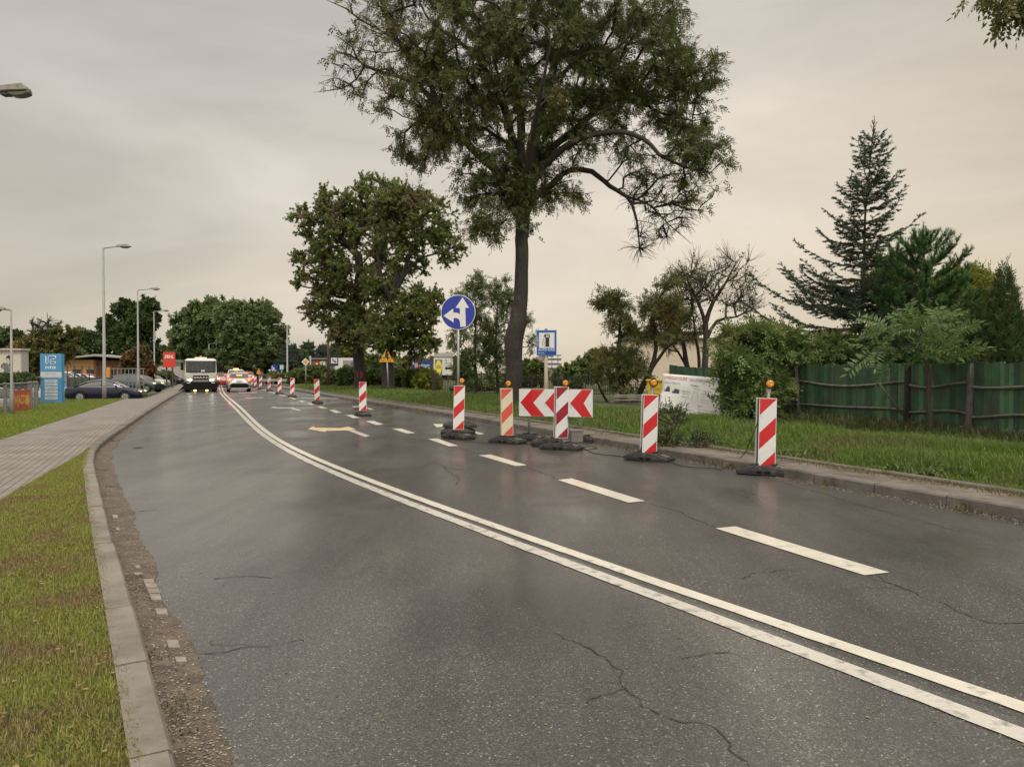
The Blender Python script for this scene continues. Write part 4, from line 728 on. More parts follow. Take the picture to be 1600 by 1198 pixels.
M_pine = leafmat('pine needles', (0.0537, 0.1219, 0.0439), (0.1219, 0.2314, 0.0780), None, trans=.2, rough=.85, spec=.1)
M_thu = leafmat('thuja sprays', (.045, .085, .026), (.10, .145, .045), (.13, .12, .045), 2.2, .62, .8, .25)
YS = 24.; bs = P(1335, 640, YS); tp = P(1366, 188, YS)
def asy(a, f):      # longer limbs on the left low down, single long arm on the right
    c = cos(a); return 1.0+(.45*max(0, -c) if f < .45 else 0)-(.35*max(0, c) if f < .3 else 0)
spruce('tall ragged spruce with upswept sparse branches rising above the green fence', (bs[0], YS, .3), tp[2]-.3, 2.75, M_spr, 81, lean=(tp[0]-bs[0], 0), whorl=.36, nper=5, low=5, pw=.95, zfree=1.0, asym=asy, up=.50, irregular=.58, nl=.055, nw=.016, per_m=210, tw=.50, dens=1)
pb = P(1176, 600, 28.); pt = P(1176, 497, 28.)
spruce('small bluish spruce peeping over the elder bush', (pb[0], 28., .3), pt[2]-.3, 1.15, M_spb, 82, whorl=.2, nper=6, zfree=.4, up=.1, irregular=.2, nl=.06, nw=.014, per_m=110, tw=.3)
def pine():
    Y = 21.5; q = lambda px, py, dy=0: P(px, py, Y+dy); base = np.array([q(1443, 0)[0], Y, .3]); sk = Skel(91); root = empty('pine_tree', base, 0, 'dense young pine with upright candle shoots beside the tall spruce', 'tree'); A = []; B = []
    sk.limb([base, q(1443, 560), q(1443, 480), q(1443, 410), q(1443, 350)], [.09, .075, .055, .035, .012], step=.2, jit=0)
    T = []
    for (px, py, n, L) in ((1443, 380, 6, 24), (1443, 400, 8, 42), (1443, 422, 10, 58), (1443, 445, 10, 74), (1443, 468, 12, 72), (1443, 492, 12, 78), (1443, 518, 13, 84), (1443, 545, 13, 88), (1440, 575, 12, 88)):
        c = q(px, py); i = sk.nearest(c); a0 = sk.rs.rand()*6
        for b_ in range(n):
            a = a0+b_*2*pi/n+sk.rs.normal(0, .2); l = L*Y/F*sk.rs.uniform(.75, 1.1); p = sk.p[i].copy(); k = i; d = np.array([cos(a), sin(a), .1]); m = max(3, int(l/.16)); prev = p
            for j in range(m):
                u = (j+1)/m; d2 = d+np.array([0, 0, .25+.9*u*u]); d2 /= np.linalg.norm(d2); p = p+d2*l/m; k = sk.node(p, k, .005+.009*(1-u))
                if u > .2:
                    for s_ in range(3 if u < .8 else 4):
                        e2 = d2*.7+sk.rs.normal(0, .45, 3)+np.array([0, 0, .75]); e2 /= np.linalg.norm(e2); l2 = sk.rs.uniform(.14, .27); A.append(p.copy()); B.append(p+e2*l2); sk.node(p+e2*l2, k, .006)
                A.append(prev.copy()); B.append(p.copy()); prev = p.copy()
    for s_ in range(3): pt_ = q(1443+[-7, 0, 8][s_], [358, 348, 360][s_]); A.append(sk.p[sk.nearest(q(1443, 372))]); B.append(pt_)
    sk.p = [p-base for p in sk.p]; sk.mesh('trunk', M_bark3, rtip=.004, expo=.12, root=root); needles('crown', np.array(A)-base, np.array(B)-base, M_pine, .10, .010, 300, root, 6, fan=.9)
pine()
def thuja(label, px, Y, ytop, w, seed, ybot=640, n=5200, mat=None, group=None, sz=.16):
    b = P(px, ybot, Y); t = P(px, ytop, Y); H = t[2]-.3; base = np.array([b[0], Y, .3]); root = empty('thuja_tree', base, 0, label, 'tree', group); rs = np.random.RandomState(seed); sk = Skel(seed)
    sk.limb([(0, 0, 0), (0, 0, H*.5), (0, 0, H*.93)], [.08, .05, .01], step=.3, jit=0); sk.fill([np.array([w*.5*(1-f)*cos(a), w*.5*(1-f)*sin(a), H*f+.1]) for f, a in zip(rs.uniform(.1, .9, 60), rs.uniform(0, 6.3, 60))], minpath=.2); sk.mesh('trunk', M_bark2, rtip=.006, root=root)
    f = 1-np.sqrt(rs.rand(n)); a = rs.uniform(0, 2*pi, n); lump = 1+.13*np.sin(a*4+f*19)+.1*np.sin(a*7-f*31+seed); r = w*(1-f)**.75*lump*rs.uniform(.62, 1.0, n)*(f < .99); z = f*H+.08*rs.normal(size=n)
    pos = np.stack([r*np.cos(a), r*np.sin(a), z], 1); dr = np.stack([np.cos(a)*.6, np.sin(a)*.6, np.full(n, .95)], 1); leaves('crown', pos, dr, mat or M_thu, sz, 'pinnate', root, seed, droop=0.)
thuja('conical dark thuja at the right edge behind the green fence', 1567, 20.5, 418, .85, 95, n=9000)
thuja('broad low thuja between the pine and the conical thuja', 1530, 22.5, 470, .9, 96, n=7000)
Y7 = 25.
bush('yellow green tree glowing between the pine and the thuja', 1508, 462, Y7, 42, 36, 120, M_yel, 97, 'pinnate', .30, name='yellow_tree', cat='tree', extra=((1545, 480, 18, 30, 26), (1395, 440, 26, 26, 34), (1470, 520, 60, 40, 60)), per=1.8, twk=5, twL=.5, trad=.09)
bush('dark shrubbery filling the gap under the spruce behind the fence', 1300, 565, 23., 54, 34, 130, M_eld, 98, 'pinnate', .24, extra=((1400, 550, 60, 44, 120), (1500, 545, 55, 40, 110), (1580, 550, 40, 44, 80), (1270, 575, 30, 26, 40)), per=2, twk=6, twL=.4)
# overhanging twig at the top right corner, part of a tree that stands beside the frame
def offtree():
    Y = 9.; q = lambda px, py, dy=0: P(px, py, Y+dy); base = np.array([q(1830, 600)[0], 10.2, .3]); sk = Skel(99); root = empty('ash_tree', base, 0, 'ash tree beside the frame whose drooping leaf tips enter the top right corner', 'tree')
    sk.limb([base, base+np.array([.05, 0, 2.5]), base+np.array([-.1, 0, 5.2])], [.2, .16, .11], step=.3); i = len(sk.p)-1; sk.limb([sk.p[i], q(1720, -60), q(1640, -40), q(1600, -12)], [.06, .035, .015, .006], par=i, step=.2)
    tips = sk.fill([q(1596, 2), q(1604, -6), q(1585, -14), q(1560, -22), q(1620, 0), q(1650, -30), q(1690, -60), q(1740, -90), q(1800, -60)], step=.12, lam=.1, minpath=4.); tw = sk.twigs(tips, 4, .3, droop=.7, up=-.2); pos, dr = leafpts(sk, tw, 2.4)
    sk.p = [p-base for p in sk.p]; sk.mesh('trunk', M_bark, rtip=.004, root=root); pos = np.array(pos)-base; leaves('crown', pos, dr, M_ash, .22, 'pinnate', root, 3, droop=.9)
offtree()
# ---------------- far trees
def far(label, px, Y, lobes, mat, seed, lsize=1.1, trad=.35, group='far trees beyond the road', z=.0, name='broadleaf_tree', twL=1.4, per=2.2, twk=5, bark=None, kind='cluster', step=1., top=None):
    b = np.array([P(px, 600, Y)[0], Y, z]); c = lobes[0]; tp_ = P(px, top or c[1], Y)
    return tree(label, 'tree', name, b, [b-np.array([0, 0, .2]), (b*.5+tp_*.5)+np.array([.1, 0, 0]), tp_], [trad, trad*.75, trad*.35], [L3(l[0], l[1], Y, l[5] if len(l) > 5 else 0, l[2], l[3], None, l[4], l[6] if len(l) > 6 else 1) for l in lobes], mat, bark or M_bark, seed, step=step, kind=kind, lsize=lsize, twk=twk, twL=twL, per=per, group=group, rtip=.035, minpath=1.5, up=.15, droop=.1)
far('big round crowned tree over the road left behind the white lorry', 335, 125, [(335, 510, 42, 34, 200), (300, 530, 30, 26, 90), (325, 490, 30, 20, 70), (350, 550, 50, 26, 120), (285, 545, 16, 16, 22), (276, 500, 9, 9, 6, 0, .6), (300, 505, 16, 16, 26), (270, 555, 10, 8, 8, 0, .8)], M_farg, 101, lsize=.8, per=3.2)
far('big round crowned tree over the road right behind the queuing cars', 385, 118, [(385, 515, 40, 38, 220), (415, 545, 26, 30, 100), (410, 500, 22, 24, 60), (380, 560, 44, 24, 120), (365, 495, 26, 20, 60), (440, 522, 10, 5, 7)], M_farg, 102, lsize=.75, per=3.2)
far('dark lopsided tree behind the street lamps left of the road', 210, 92, [(222, 503, 20, 25, 120), (195, 484, 15, 10, 40), (168, 508, 11, 7, 26), (208, 524, 24, 20, 80), (218, 550, 28, 26, 90), (185, 540, 18, 22, 40), (232, 480, 8, 10, 16)], M_dk, 103, lsize=.6, twL=.8, per=2.8, group='far trees left of the road')
far('brown leaved small tree behind the dark blue saloon', 217, 66, [(215, 570, 17, 22, 100), (208, 585, 13, 12, 40), (226, 582, 12, 14, 40)], M_brown, 104, lsize=.4, trad=.18, twL=.6, group='far trees left of the road', step=.5)
far('half dead tree with bare top twigs behind the blue totem sign', 64, 80, [(70, 545, 18, 22, 70), (100, 520, 20, 8, 14, 0, .7), (66, 512, 18, 16, 26, 0, .0), (50, 555, 22, 22, 60), (90, 545, 22, 18, 50)], M_olive, 105, lsize=.5, trad=.2, twL=1., group='far trees left of the road', step=.6)
for k, (px, py, Y, rx, rz, lab) in enumerate(((15, 540, 105, 22, 16, 'rounded dark tree at the left edge above the poster wall'), (100, 560, 110, 26, 20, 'dark tree beyond the car yard right of the blue totem sign'), (128, 542, 115, 10, 20, 'narrow dark tree above the orange building roof'), (147, 545, 118, 14, 20, 'rounded dark tree beside the dark lopsided tree'), (38, 565, 100, 26, 22, 'reddish brown tree between poster wall and totem sign'),
        (462, 575, 120, 16, 22, 'dark tree behind the right hand street lamp'), (432, 560, 125, 14, 26, 'thin crowned grey green tree at the right of the round crowned trees'), (175, 585, 120, 20, 14, 'low dark tree behind the orange building'), (258, 565, 140, 12, 18, 'pale small tree left of the red shop sign'), (470, 570, 150, 10, 16, 'round tree between the far spruces'), (545, 556, 150, 24, 14, 'olive tree behind the dark framed sign'), (590, 575, 120, 30, 16, 'low tree between the two roadside trunks'), (640, 580, 110, 34, 14, 'dim green tree behind the two large billboards'), (840, 600, 160, 40, 9, 'low distant tree behind the fuel sign'), (700, 580, 120, 30, 18, 'grey green tree behind the shop billboard with arrow'))):
    far(lab, px, Y, [(px, py, rx, rz, 90), (px+rx*.4, py+rz*.3, rx*.6, rz*.6, 40), (px-rx*.4, py+rz*.35, rx*.6, rz*.6, 40)], M_brown if k == 4 else M_olive if k in (10, 12) else M_dk if k < 6 else M_mid, 110+k, lsize=.8, trad=.2, group='far trees left of the road' if px < 260 else 'far trees beyond the road')
def farspruce(px, ytop, Y, lab, seed, w=2.4):
    b = P(px, 600, Y); t = P(px, ytop, Y); spruce(lab, (b[0], Y, 0), t[2], w, M_spr if seed % 2 else M_spb, seed, whorl=.55, nper=7, zfree=.4, up=.08, irregular=.15, nl=.35, nw=.10, per_m=16, tw=.9, dens=1, group='far spruces right of the road')
farspruce(455, 538, 115, 'bluish far spruce right behind the street lamp', 130, 3.6); farspruce(482, 530, 125, 'tallest far spruce above the yellow diamond sign', 131, 3.); farspruce(505, 536, 130, 'far spruce between diamond sign and brown pole', 132, 2.7); farspruce(521, 541, 135, 'smallest far spruce right of the brown pole', 133, 2.6); farspruce(436, 555, 120, 'dark far spruce left of the right hand street lamp', 134, 3.2)
# leafy shrubs along the far verge
M_ivy = leafmat('broad shrub leaves', (.075, .12, .03), (.17, .22, .07), (.10, .10, .03), .5, .55, .7, .35)
for k, (px, py, Y, rx, rz, m, lab) in enumerate(((430, 592, 92, 22, 5, M_ivy, 'light green shrub by the guard rail'), (468, 590, 84, 18, 9, M_ivy, 'light green shrub at the foot of the right hand street lamp'), (496, 588, 76, 22, 13, M_mid, 'tall knotweed shrub around the yellow diamond sign post'), (528, 595, 68, 20, 11, M_ivy, 'broad leaved shrub below the dark framed sign'), (545, 592, 64, 14, 13, M_ivy, 'shrub left against the numbered tree trunk'), (585, 592, 62, 16, 20, M_ivy, 'shrub between the two roadside trunks'),
        (628, 597, 60, 18, 14, M_mid, 'dark green shrub right of the bicycle warning sign'), (650, 594, 56, 14, 10, M_ivy, 'pale leaved shrub under the blue election billboard'), (668, 598, 52, 14, 11, M_yel, 'yellowing shrub at the left end of the iron fence'), (255, 592, 85, 14, 7, M_mid, 'low clipped shrubs under the red shop sign'))):
    bush(lab, px, py, Y, rx, rz, 80, m, 140+k, 'cluster', .5, z=.2, group='shrubs along the far verge', step=.4, twL=.5)
bush('dark clipped hedge behind the left fence', 20, 597, 36., 34, 9, 130, M_dk, 160, 'cluster', .22, z=-.1, name='hedge', cat='hedge', twL=.25)
# =====================================================================  STREET FURNITURE
M_red = pm('retro red', (.55, .012, .015), .35, .06, 6, coat=.3, dirt=(.25, .03, .03), dscale=9, dlo=.62, dhi=.8)
M_redo = pm('faded red', (.62, .095, .055), .45, .08, 6, dirt=(.7, .3, .2), dscale=9, dlo=.6, dhi=.85)
M_redd = pm('deep red', (.27, .008, .02), .35, .08, 6, coat=.3)
M_wh = pm('retro white', (.70, .70, .68), .4, .04, 6, .05, dirt=(.34, .31, .26), dscale=7, dlo=.56, dhi=.82)
M_cream = pm('aged white', (.66, .60, .44), .5, .05, 6, dirt=(.4, .36, .26), dscale=6, dlo=.6, dhi=.85)
M_rub = pm('rubber', (.018, .017, .016), .55, .3, 12, .3, dirt=(.07, .062, .05), dscale=6, dlo=.5, dhi=.75)
M_tray = pm('worn tray', (.06, .056, .05), .5, .3, 12, .2, dirt=(.12, .11, .095), dscale=6, dlo=.45, dhi=.7)
M_galv = pm('galvanised', (.34, .34, .33), .45, .12, 10, metal=.5, dirt=(.22, .2, .18), dscale=3, dlo=.5, dhi=.8)
M_lampgrey = pm('lamp post grey', (.27, .27, .26), .5, .1, 5, dirt=(.2, .18, .16), dscale=2, dlo=.55, dhi=.8)
M_blk = pm('black', (.010, .010, .010), .7, .2, spec=.15)
M_blkpaint = pm('black paint on signs', (.015, .015, .015), .4, .1)
M_amber = pm('amber lens', (.52, .20, .008), .2, .3, 30, coat=.5, emit=(1, .38, .02), es=.02)
M_amberc = pm('amber lens centre', (.85, .42, .03), .15, .1, 20, emit=(1, .45, .05), es=.12)
M_yelh = pm('yellow housing', (.62, .36, .02), .4, .1)
M_blue = pm('sign blue', (.008, .028, .30), .35, .05, 5, coat=.2); M_blue2 = pm('guide blue', (.01, .10, .34), .35, .06, 5, coat=.2); M_cyan = pm('totem blue', (.075, .27, .50), .4, .05, 5)
M_sw = pm('sign white', (.70, .70, .68), .4, .03); M_dkgrey = pm('dark grey', (.06, .06, .06), .6, .1); M_grey = pm('grey', (.25, .25, .25), .6, .1)
M_yelsign = pm('sign yellow', (.72, .36, .015), .4, .06, coat=.2); M_orsign = pm('warning yellow', (.70, .30, .01), .4, .06)
M_cable = pm('cable', (.014, .014, .014), .5, .1)
def beacon_base(mb, rz=0., L=.80, Wd=.40, H=.13, c=(0, 0)):
    """moulded rubber foot: bevelled slab, raised middle, recessed trays at the ends, carrying slots"""
    def t(x, y, z): return (c[0]+x*cos(rz)-y*sin(rz), c[1]+x*sin(rz)+y*cos(rz), z)
    l, w = L/2, Wd/2; o = [(-l, -w*.82), (-l*.93, -w), (l*.93, -w), (l, -w*.82), (l, w*.82), (l*.93, w), (-l*.93, w), (-l, w*.82)]
    n = 8; rings = [(1, .0), (1, H*.42), (.98, H*.52)]
    vs = []
    for s_, z in rings: vs += [t(x*s_, y*s_, z) for x, y in o]
    top = [(-l*.42, -w*.80), (-l*.30, -w*.9), (l*.30, -w*.9), (l*.42, -w*.80), (l*.42, w*.80), (l*.30, w*.9), (-l*.30, w*.9), (-l*.42, w*.80)]; vs += [t(x, y, H) for x, y in top]
    fs = [tuple(range(7, -1, -1))]+[(r_*8+k, r_*8+(k+1) % 8, (r_+1)*8+(k+1) % 8, (r_+1)*8+k) for r_ in range(3) for k in range(8)]+[tuple(range(24, 32))]
    mb.add(vs, fs, 0)
    for sg in (-1, 1):      # ribs of the end trays and lugs on the crown of the foot
        for yy in (-w*.62, w*.62): mb.tube([t(sg*l*.50, yy, H*.98), t(sg*l*.90, yy, H*.60)], .013, 5, 0)
        mb.tube([t(sg*l*.90, -w*.62, H*.60), t(sg*l*.90, w*.62, H*.60)], .013, 5, 0); mb.tube([t(sg*l*.52, -w*.62, H*.96), t(sg*l*.52, w*.62, H*.96)], .012, 5, 0)
        zt_ = lambda q: H+(H*.52-H)*(q-.42)/.56+.004; mb.add([t(sg*l*.52, -w*.5, zt_(.52)), t(sg*l*.88, -w*.5, zt_(.88)), t(sg*l*.88, w*.5, zt_(.88)), t(sg*l*.52, w*.5, zt_(.52))], [(0, 1, 2, 3)], 2)
        p = t(sg*l*.30, 0, H+.012); mb.box(p, (.05, Wd*.5, .035), 0, rz=rz); p = t(sg*.0+sg*l*.15, -w*.93, H*.35); mb.box(p, (.07, .05, .04), 1, rz=rz)
    return mb
def board(mb, x0, x1, z0, z1, y, th, red=1, white=0, nst=3, frame=True):
    """striped plate, stripes rise to the right; red stripes 1.5 mm proud; white plastic profile with rounded edges"""
    w = x1-x0; h = z1-z0; mb.box(((x0+x1)/2, y+th/2, (z0+z1)/2), (w, th, h), white)
    ins = .008; a, b = x0+ins, x1-ins; ri = .235*h
    for k in range(0, 3):
        zt = z1-.008-k*.505*h; zb = zt-.245*h      # heights on the left edge
        poly = [(a, zb), (b, zb+ri), (b, zt+ri), (a, zt)]
        lo, hi = z0+.008, z1-.008; out_ = []
        for clip, keep in ((lo, 1), (hi, -1)):
            src = poly if clip == lo else out_; res = []
            for i in range(len(src)):
                p, q = src[i], src[(i+1) % len(src)]; ip = (p[1]-clip)*keep >= 0; iq = (q[1]-clip)*keep >= 0
                if ip: res.append(p)
                if ip != iq: f = (clip-p[1])/(q[1]-p[1]); res.append((p[0]+(q[0]-p[0])*f, clip))
            out_ = res
            if not res: break
        if len(out_) >= 3: mb.prism(out_, y-.0015, y+.001, red)
def beacon(px, py, rz, label, red, white, lamp=None, zp=.14, hp=1.0, twin=True, foot=None, group='striped beacons along the closed lane', lamp_amb=True):
    g_ = G(px, py); r = empty('traffic_beacon', (g_[0], g_[1], .004), rz, label, 'traffic beacon', group)
    fz = foot if foot is not None else .35; beacon_base(MB(), fz).build('rubber_base', [M_rub, M_blk, M_tray], r, bevel=.006)
    MB().tube([(0, .012, .05), (0, .012, zp+hp*.6)], .021, 10).build('post', M_galv, r)
    mb = MB(); board(mb, -.125, .125, zp, zp+hp, -.022, .018, 1, 0); mb.build('striped_panel', [white, red], r, bevel=.003)
    if twin:      # second plate on the back, folded open to the left
        p = MB(); p.box((0, 0, zp+hp/2), (.25, .018, hp)); o = p.build('back_panel', white, r, bevel=.003); o.location = (-.022, .10, 0)
        [MB().box((-.10, .035, zp+hp*q_), (.03, .07, .03)).build('bracket', M_blk, r) for q_ in (.93, .07)]; MB().box((-.012, .046, zp+hp/2), (.232, .088, hp*.985)).build('gap_shade_box', M_dkgrey, r)  # dark filler box draws the shaded gap between the plates
    if lamp:
        lx, ly, lz, tilt = lamp; l = MB(); l.tube([(lx-.01, ly+.03, zp+hp-.3), (lx-.01, ly+.03, lz-.04)], .026, 8, 0); l.box((lx-.01, ly+.035, lz-.09), (.06, .06, .09), 0); l.tube([(lx, ly+.05, lz), (lx, ly-.015, lz)], [.060, .072], 20, 1)
        lo = l.build('warning_lamp', [M_galv, M_blk], r)
        q = MB(); q.tube([(lx, ly-.012, lz), (lx, ly-.03, lz), (lx, ly-.045, lz)], [.062, .056, .034], 24, 0); q.tube([(lx+.014, ly-.043, lz-.014), (lx+.014, ly-.050, lz-.014)], [.018, .014], 16, 1); q.build('lens', [M_amber, M_amberc], lo)
    return r
B1 = beacon(1197, 741, R(-6), 'nearest red and white striped beacon with amber lamp at the right kerb', M_red, M_wh, (.03, .03, 1.33, 0), zp=.12, foot=R(-24))
B2 = beacon(1014, 719, R(-2), 'red and white striped beacon with amber lamp standing second from the right kerb end', M_red, M_wh, (.04, .04, 1.32, 0), zp=.12, foot=R(-30))
B3 = beacon(877, 702, R(4), 'deep crimson striped beacon with amber lamp in front of the red chevron board', M_redd, M_wh, (.06, .03, 1.29, 0), zp=.22, foot=R(-28))
B4 = beacon(793, 692, R(0), 'faded orange and cream striped beacon with amber lamp left of the chevron board', M_redo, M_cream, (.035, .03, 1.26, 0), zp=.16, foot=R(-36))
B5 = beacon(716, 685, R(3), 'red and white striped beacon with amber lamp in front of the stacked rubber feet', M_red, M_wh, (.05, .03, 1.31, 0), zp=.20, twin=False, foot=R(-48))
FB = [(567, 649.5, 'lampless striped beacon next beyond the stacked rubber feet, nearest of the lampless row'), (496, 630.3, 'second nearest lampless striped beacon of the row, by the yellow diamond sign'), (456.5, 620.6, 'third nearest lampless striped beacon of the receding row'), (436.5, 616, 'fourth nearest lampless striped beacon of the receding row'),
      (421, 611.3, 'fifth nearest lampless striped beacon of the receding row'), (407, 608.3, 'sixth lampless striped beacon, just right of the far triangular sign'), (399, 605.8, 'second farthest striped beacon beside the silver car'), (394, 604.5, 'farthest striped beacon beside the silver car')]
b0 = beacon(*FB[0][:2], R(4), FB[0][2], M_red, M_wh, None, zp=.17, twin=False, foot=R(-66))
for k, (px, py, lab) in enumerate(FB[1:]):
    c = copy_tree(b0); g_ = G(px, py); c.location = (g_[0], g_[1], .004); c.rotation_euler = (R([1, -1, .5, 2, -1, 0, 1][k]), R([-1.5, 1.2, 2.2, -.6, 1.4, 0, -1][k]), R([2, 5, 7, 3, 6, 4, 8][k])); c['label'] = lab
for o_, ty_, tx_ in ((B1, 1.2, -.5), (B2, 1.6, .8), (B3, .9, 1.2), (B4, -.8, 1.5), (B5, 1.5, -1)): o_.rotation_euler = (R(tx_), R(ty_), o_.rotation_euler[2])
# spare rubber feet stacked as ballast round the sign pole
Yp = 18.9; pp = P(716, 600, Yp)
def foot_obj(x, y, z, rz, label, group='spare rubber feet used as ballast', L=.80, H=.13):
    r = beacon_base(MB(), rz, L, .40, H).build('rubber_foot', [M_rub, M_blk, M_tray], None, bevel=.006); r.location = (x, y, z); return tag(r, label, 'rubber foot', group)
foot_obj(pp[0]-.02, Yp-.12, .004, R(8), 'lower rubber ballast foot of the stack behind the lamp beacon, in front of the pole', H=.145)
foot_obj(pp[0]+.0, Yp+.30, .004, R(4), 'lower rubber ballast foot at the back of the stack round the round sign pole', H=.145)
foot_obj(pp[0]+.03, Yp+.05, .152, R(12), 'rubber ballast foot lying on top of the stack round the sign pole', H=.14)
# blue round sign
def mandatory():
    c = P(714.5, 488, Yp); r = empty('mandatory_sign', (pp[0], Yp, .2), R(-3), 'round blue sign with white straight and left turn arrows on a tall grey pole', 'traffic sign'); cz = c[2]-.2; MB().tube([(0, .02, -.2), (0, .02, cz+.3)], .03, 12).build('pole', M_galv, r)
    rd = 27.2*Yp/F; a = MB().disc((0, cz), rd, -.012, .004, 0, 48).disc((0, cz), rd*.965, -.014, -.011, 1, 48).build('sign_plate', [M_sw, M_blue], r)
    pts = [(350, 105), (393, 175), (368, 175), (372, 300), (335, 302), (333, 270), (325, 250), (308, 243), (290, 243), (290, 273), (222, 228), (287, 180), (288, 207), (310, 207), (333, 217), (331, 178), (303, 175)]
    MB().prism([((x-320)/4.28*Yp/F, cz-(y-205)/4.28*Yp/F) for x, y in pts], -.0165, -.0135).build('arrow_symbol', M_sw, r); [MB().box((0, .03, cz+q_), (.3, .03, .04)).build('bracket', M_galv, r) for q_ in (.2, -.2)]
mandatory()
# chevron board
def chevron():
    a = P(811, 607, 17.1); b = P(926, 609, 16.6); w = np.linalg.norm((b-a)[:2]); rz = atan2(b[1]-a[1], b[0]-a[0]); z1 = (a[2]+b[2])/2; z0 = z1-.60; r = empty('chevron_board', (a[0], a[1], 0), rz, 'wide white board with three red left pointing chevrons on two posts', 'chevron board')
    mb = MB(); mb.box((w/2, .01, (z0+z1)/2), (w, .02, z1-z0), 0); zc = (z0+z1)/2; h = .295
    for k in range(3):
        x = .03+k*(w-.0)/2.93-(.0 if k < 2 else -.0); t_ = .30; sh = .26
        pl = [(x, zc), (x+sh, zc+h), (min(x+sh+t_, w-.012), zc+h), (x+t_, zc), (min(x+sh+t_, w-.012), zc-h), (x+sh, zc-h)]
        mb.prism(pl, -.003, .001, 1)
    mb.build('board', [M_wh, M_red], r, bevel=.002)
    for xx in (.22, w-.26): MB().tube([(xx, .045, .05), (xx, .045, z1)], .026, 10).build('post', M_galv, r)
    o = beacon_base(MB(), R(-20), .80, .42, .13, (.24, .06)).build('rubber_base', [M_rub, M_blk, M_tray], r, bevel=.006); o = beacon_base(MB(), R(-12), .55, .36, .13, (w-.2, .05)).build('rubber_base', [M_rub, M_blk, M_tray], r, bevel=.006)
    return a, rz
chevron()
g_ = G(860, 697); foot_obj(g_[0]-.05, g_[1]+.1, .004, R(6), 'thick rubber ballast foot on the road between the orange beacon and the crimson beacon', H=.16, L=.66)
# fuel sign
def fuel():
    Y = 25.5; r0 = P(853, 600, Y); r = empty('fuel_sign', (r0[0], Y, .2), R(-8), 'blue rectangular fuel station sign with black pump on a concrete post', 'road sign'); s_ = Y/F; k = s_/9.98; Z = lambda y: P(800, 500+y/9.98, Y)[2]-.2; X = lambda x: (820+x/9.98-853)*s_
    MB().tube([(0, .06, -.2), (0, .06, Z(560))], [.075, .06], 10).build('post', pm('weathered concrete post', (.36, .31, .24), .8, .1, 8, .2), r); MB().box((0, .03, Z(150)), (.1, .04, .06)).build('bracket', M_dkgrey, r); MB().box((0, .03, Z(560)), (.5, .03, .04)).build('bracket', M_dkgrey, r)
    mb = MB(); mb.box(((X(182)+X(497))/2, 0, (Z(155)+Z(555))/2), (X(497)-X(182), .02, Z(155)-Z(555)), 0); mb.box(((X(186)+X(492))/2, -.011, (Z(160)+Z(549))/2), (X(492)-X(186), .004, Z(160)-Z(549)), 1); mb.box(((X(222)+X(462))/2, -.014, (Z(197)+Z(436))/2), (X(462)-X(222), .004, Z(197)-Z(436)), 2); mb.box(((X(332)+X(478))/2, -.014, (Z(495)+Z(543))/2), (X(478)-X(332), .004, Z(495)-Z(543)), 3); mb.build('sign_plate', [pm('pale blue rim', (.45, .65, .75), .4, .05), M_blue2, M_sw, M_blue], r)
    s = MB(); B = lambda x0, x1, y0, y1, m=0, d=0: s.box(((X(x0)+X(x1))/2, -.0175-d, (Z(y0)+Z(y1))/2), (X(x1)-X(x0), .003, Z(y0)-Z(y1)), m)
    B(318, 388, 217, 280); B(322, 380, 281, 408); B(300, 400, 409, 416); B(330, 376, 228, 240, 1, .002); B(330, 372, 250, 268, 1, .002); s.prism([(X(322), Z(215)), (X(298), Z(240)), (X(300), Z(262)), (X(322), Z(262))], -.019, -.016)
    s.tube([(X(a), -.018, Z(b)) for a, b in ((305, 250), (300, 290), (280, 330), (272, 365), (284, 388), (302, 384), (306, 360), (300, 330))], .0065, 6); s.build('pump_symbol', [M_blkpaint, M_sw], r)
    for ch, y in (('L', 250), ('P', 305), ('G', 360)): text(ch, r, M_sw, X(194), X(212), Z(y+38), Z(y), -.0145)
    text('AUTO-GAZ', r, M_sw, X(208), X(468), Z(478), Z(444), -.0145, bold=.012); text('Opawska', r, M_sw, X(208), X(300), Z(526), Z(503), -.0145)
fuel()
# yellow warning triangle with bicycle
def warn():
    Y = 49.; b = P(606, 600, Y); r = empty('warning_sign', (b[0], Y, .2), R(0), 'large yellow triangular warning sign with black bicycle figure on a grey pole', 'traffic sign'); s_ = Y/F; Z = lambda y: P(800, 530+y/10, Y)[2]-.2; X = lambda x: (560+x/10-606)*s_
    MB().tube([(X(470), .04, -.1), (X(440), .04, Z(180))], .05, 8).build('pole', M_galv, r)
    T = lambda k: [(X(438), Z(150)-k*1.7), (X(560)-k*1.3, Z(356)+k), (X(320)+k*1.3, Z(356)+k)]
    MB().prism(T(0), -.02, .01).prism(T(.05), -.0225, -.019, 1).build('sign_plate', [M_orsign, M_yelsign], r)
    s = MB(); ring = lambda cx: s.tube([(X(cx)+.115*cos(a), -.027, Z(308)+.115*sin(a)) for a in np.linspace(0, 2*pi, 17)], .013, 5)
    ring(385); ring(490); s.tube([(X(385), -.027, Z(308)), (X(410), -.027, Z(275)), (X(465), -.027, Z(275)), (X(490), -.027, Z(308))], .013, 5); s.prism([(X(425), Z(180)), (X(460), Z(178)), (X(462), Z(215)), (X(475), Z(240)), (X(465), Z(325)), (X(450), Z(325)), (X(440), Z(280)), (X(425), Z(300)), (X(418), Z(260))], -.028, -.024); s.disc((X(440), Z(178)), .055, -.028, -.024, 0, 16); s.build('bicycle_symbol', M_blkpaint, r)
    text('!', r, M_blkpaint, X(400), X(408), Z(255), Z(215), -.024)
warn()
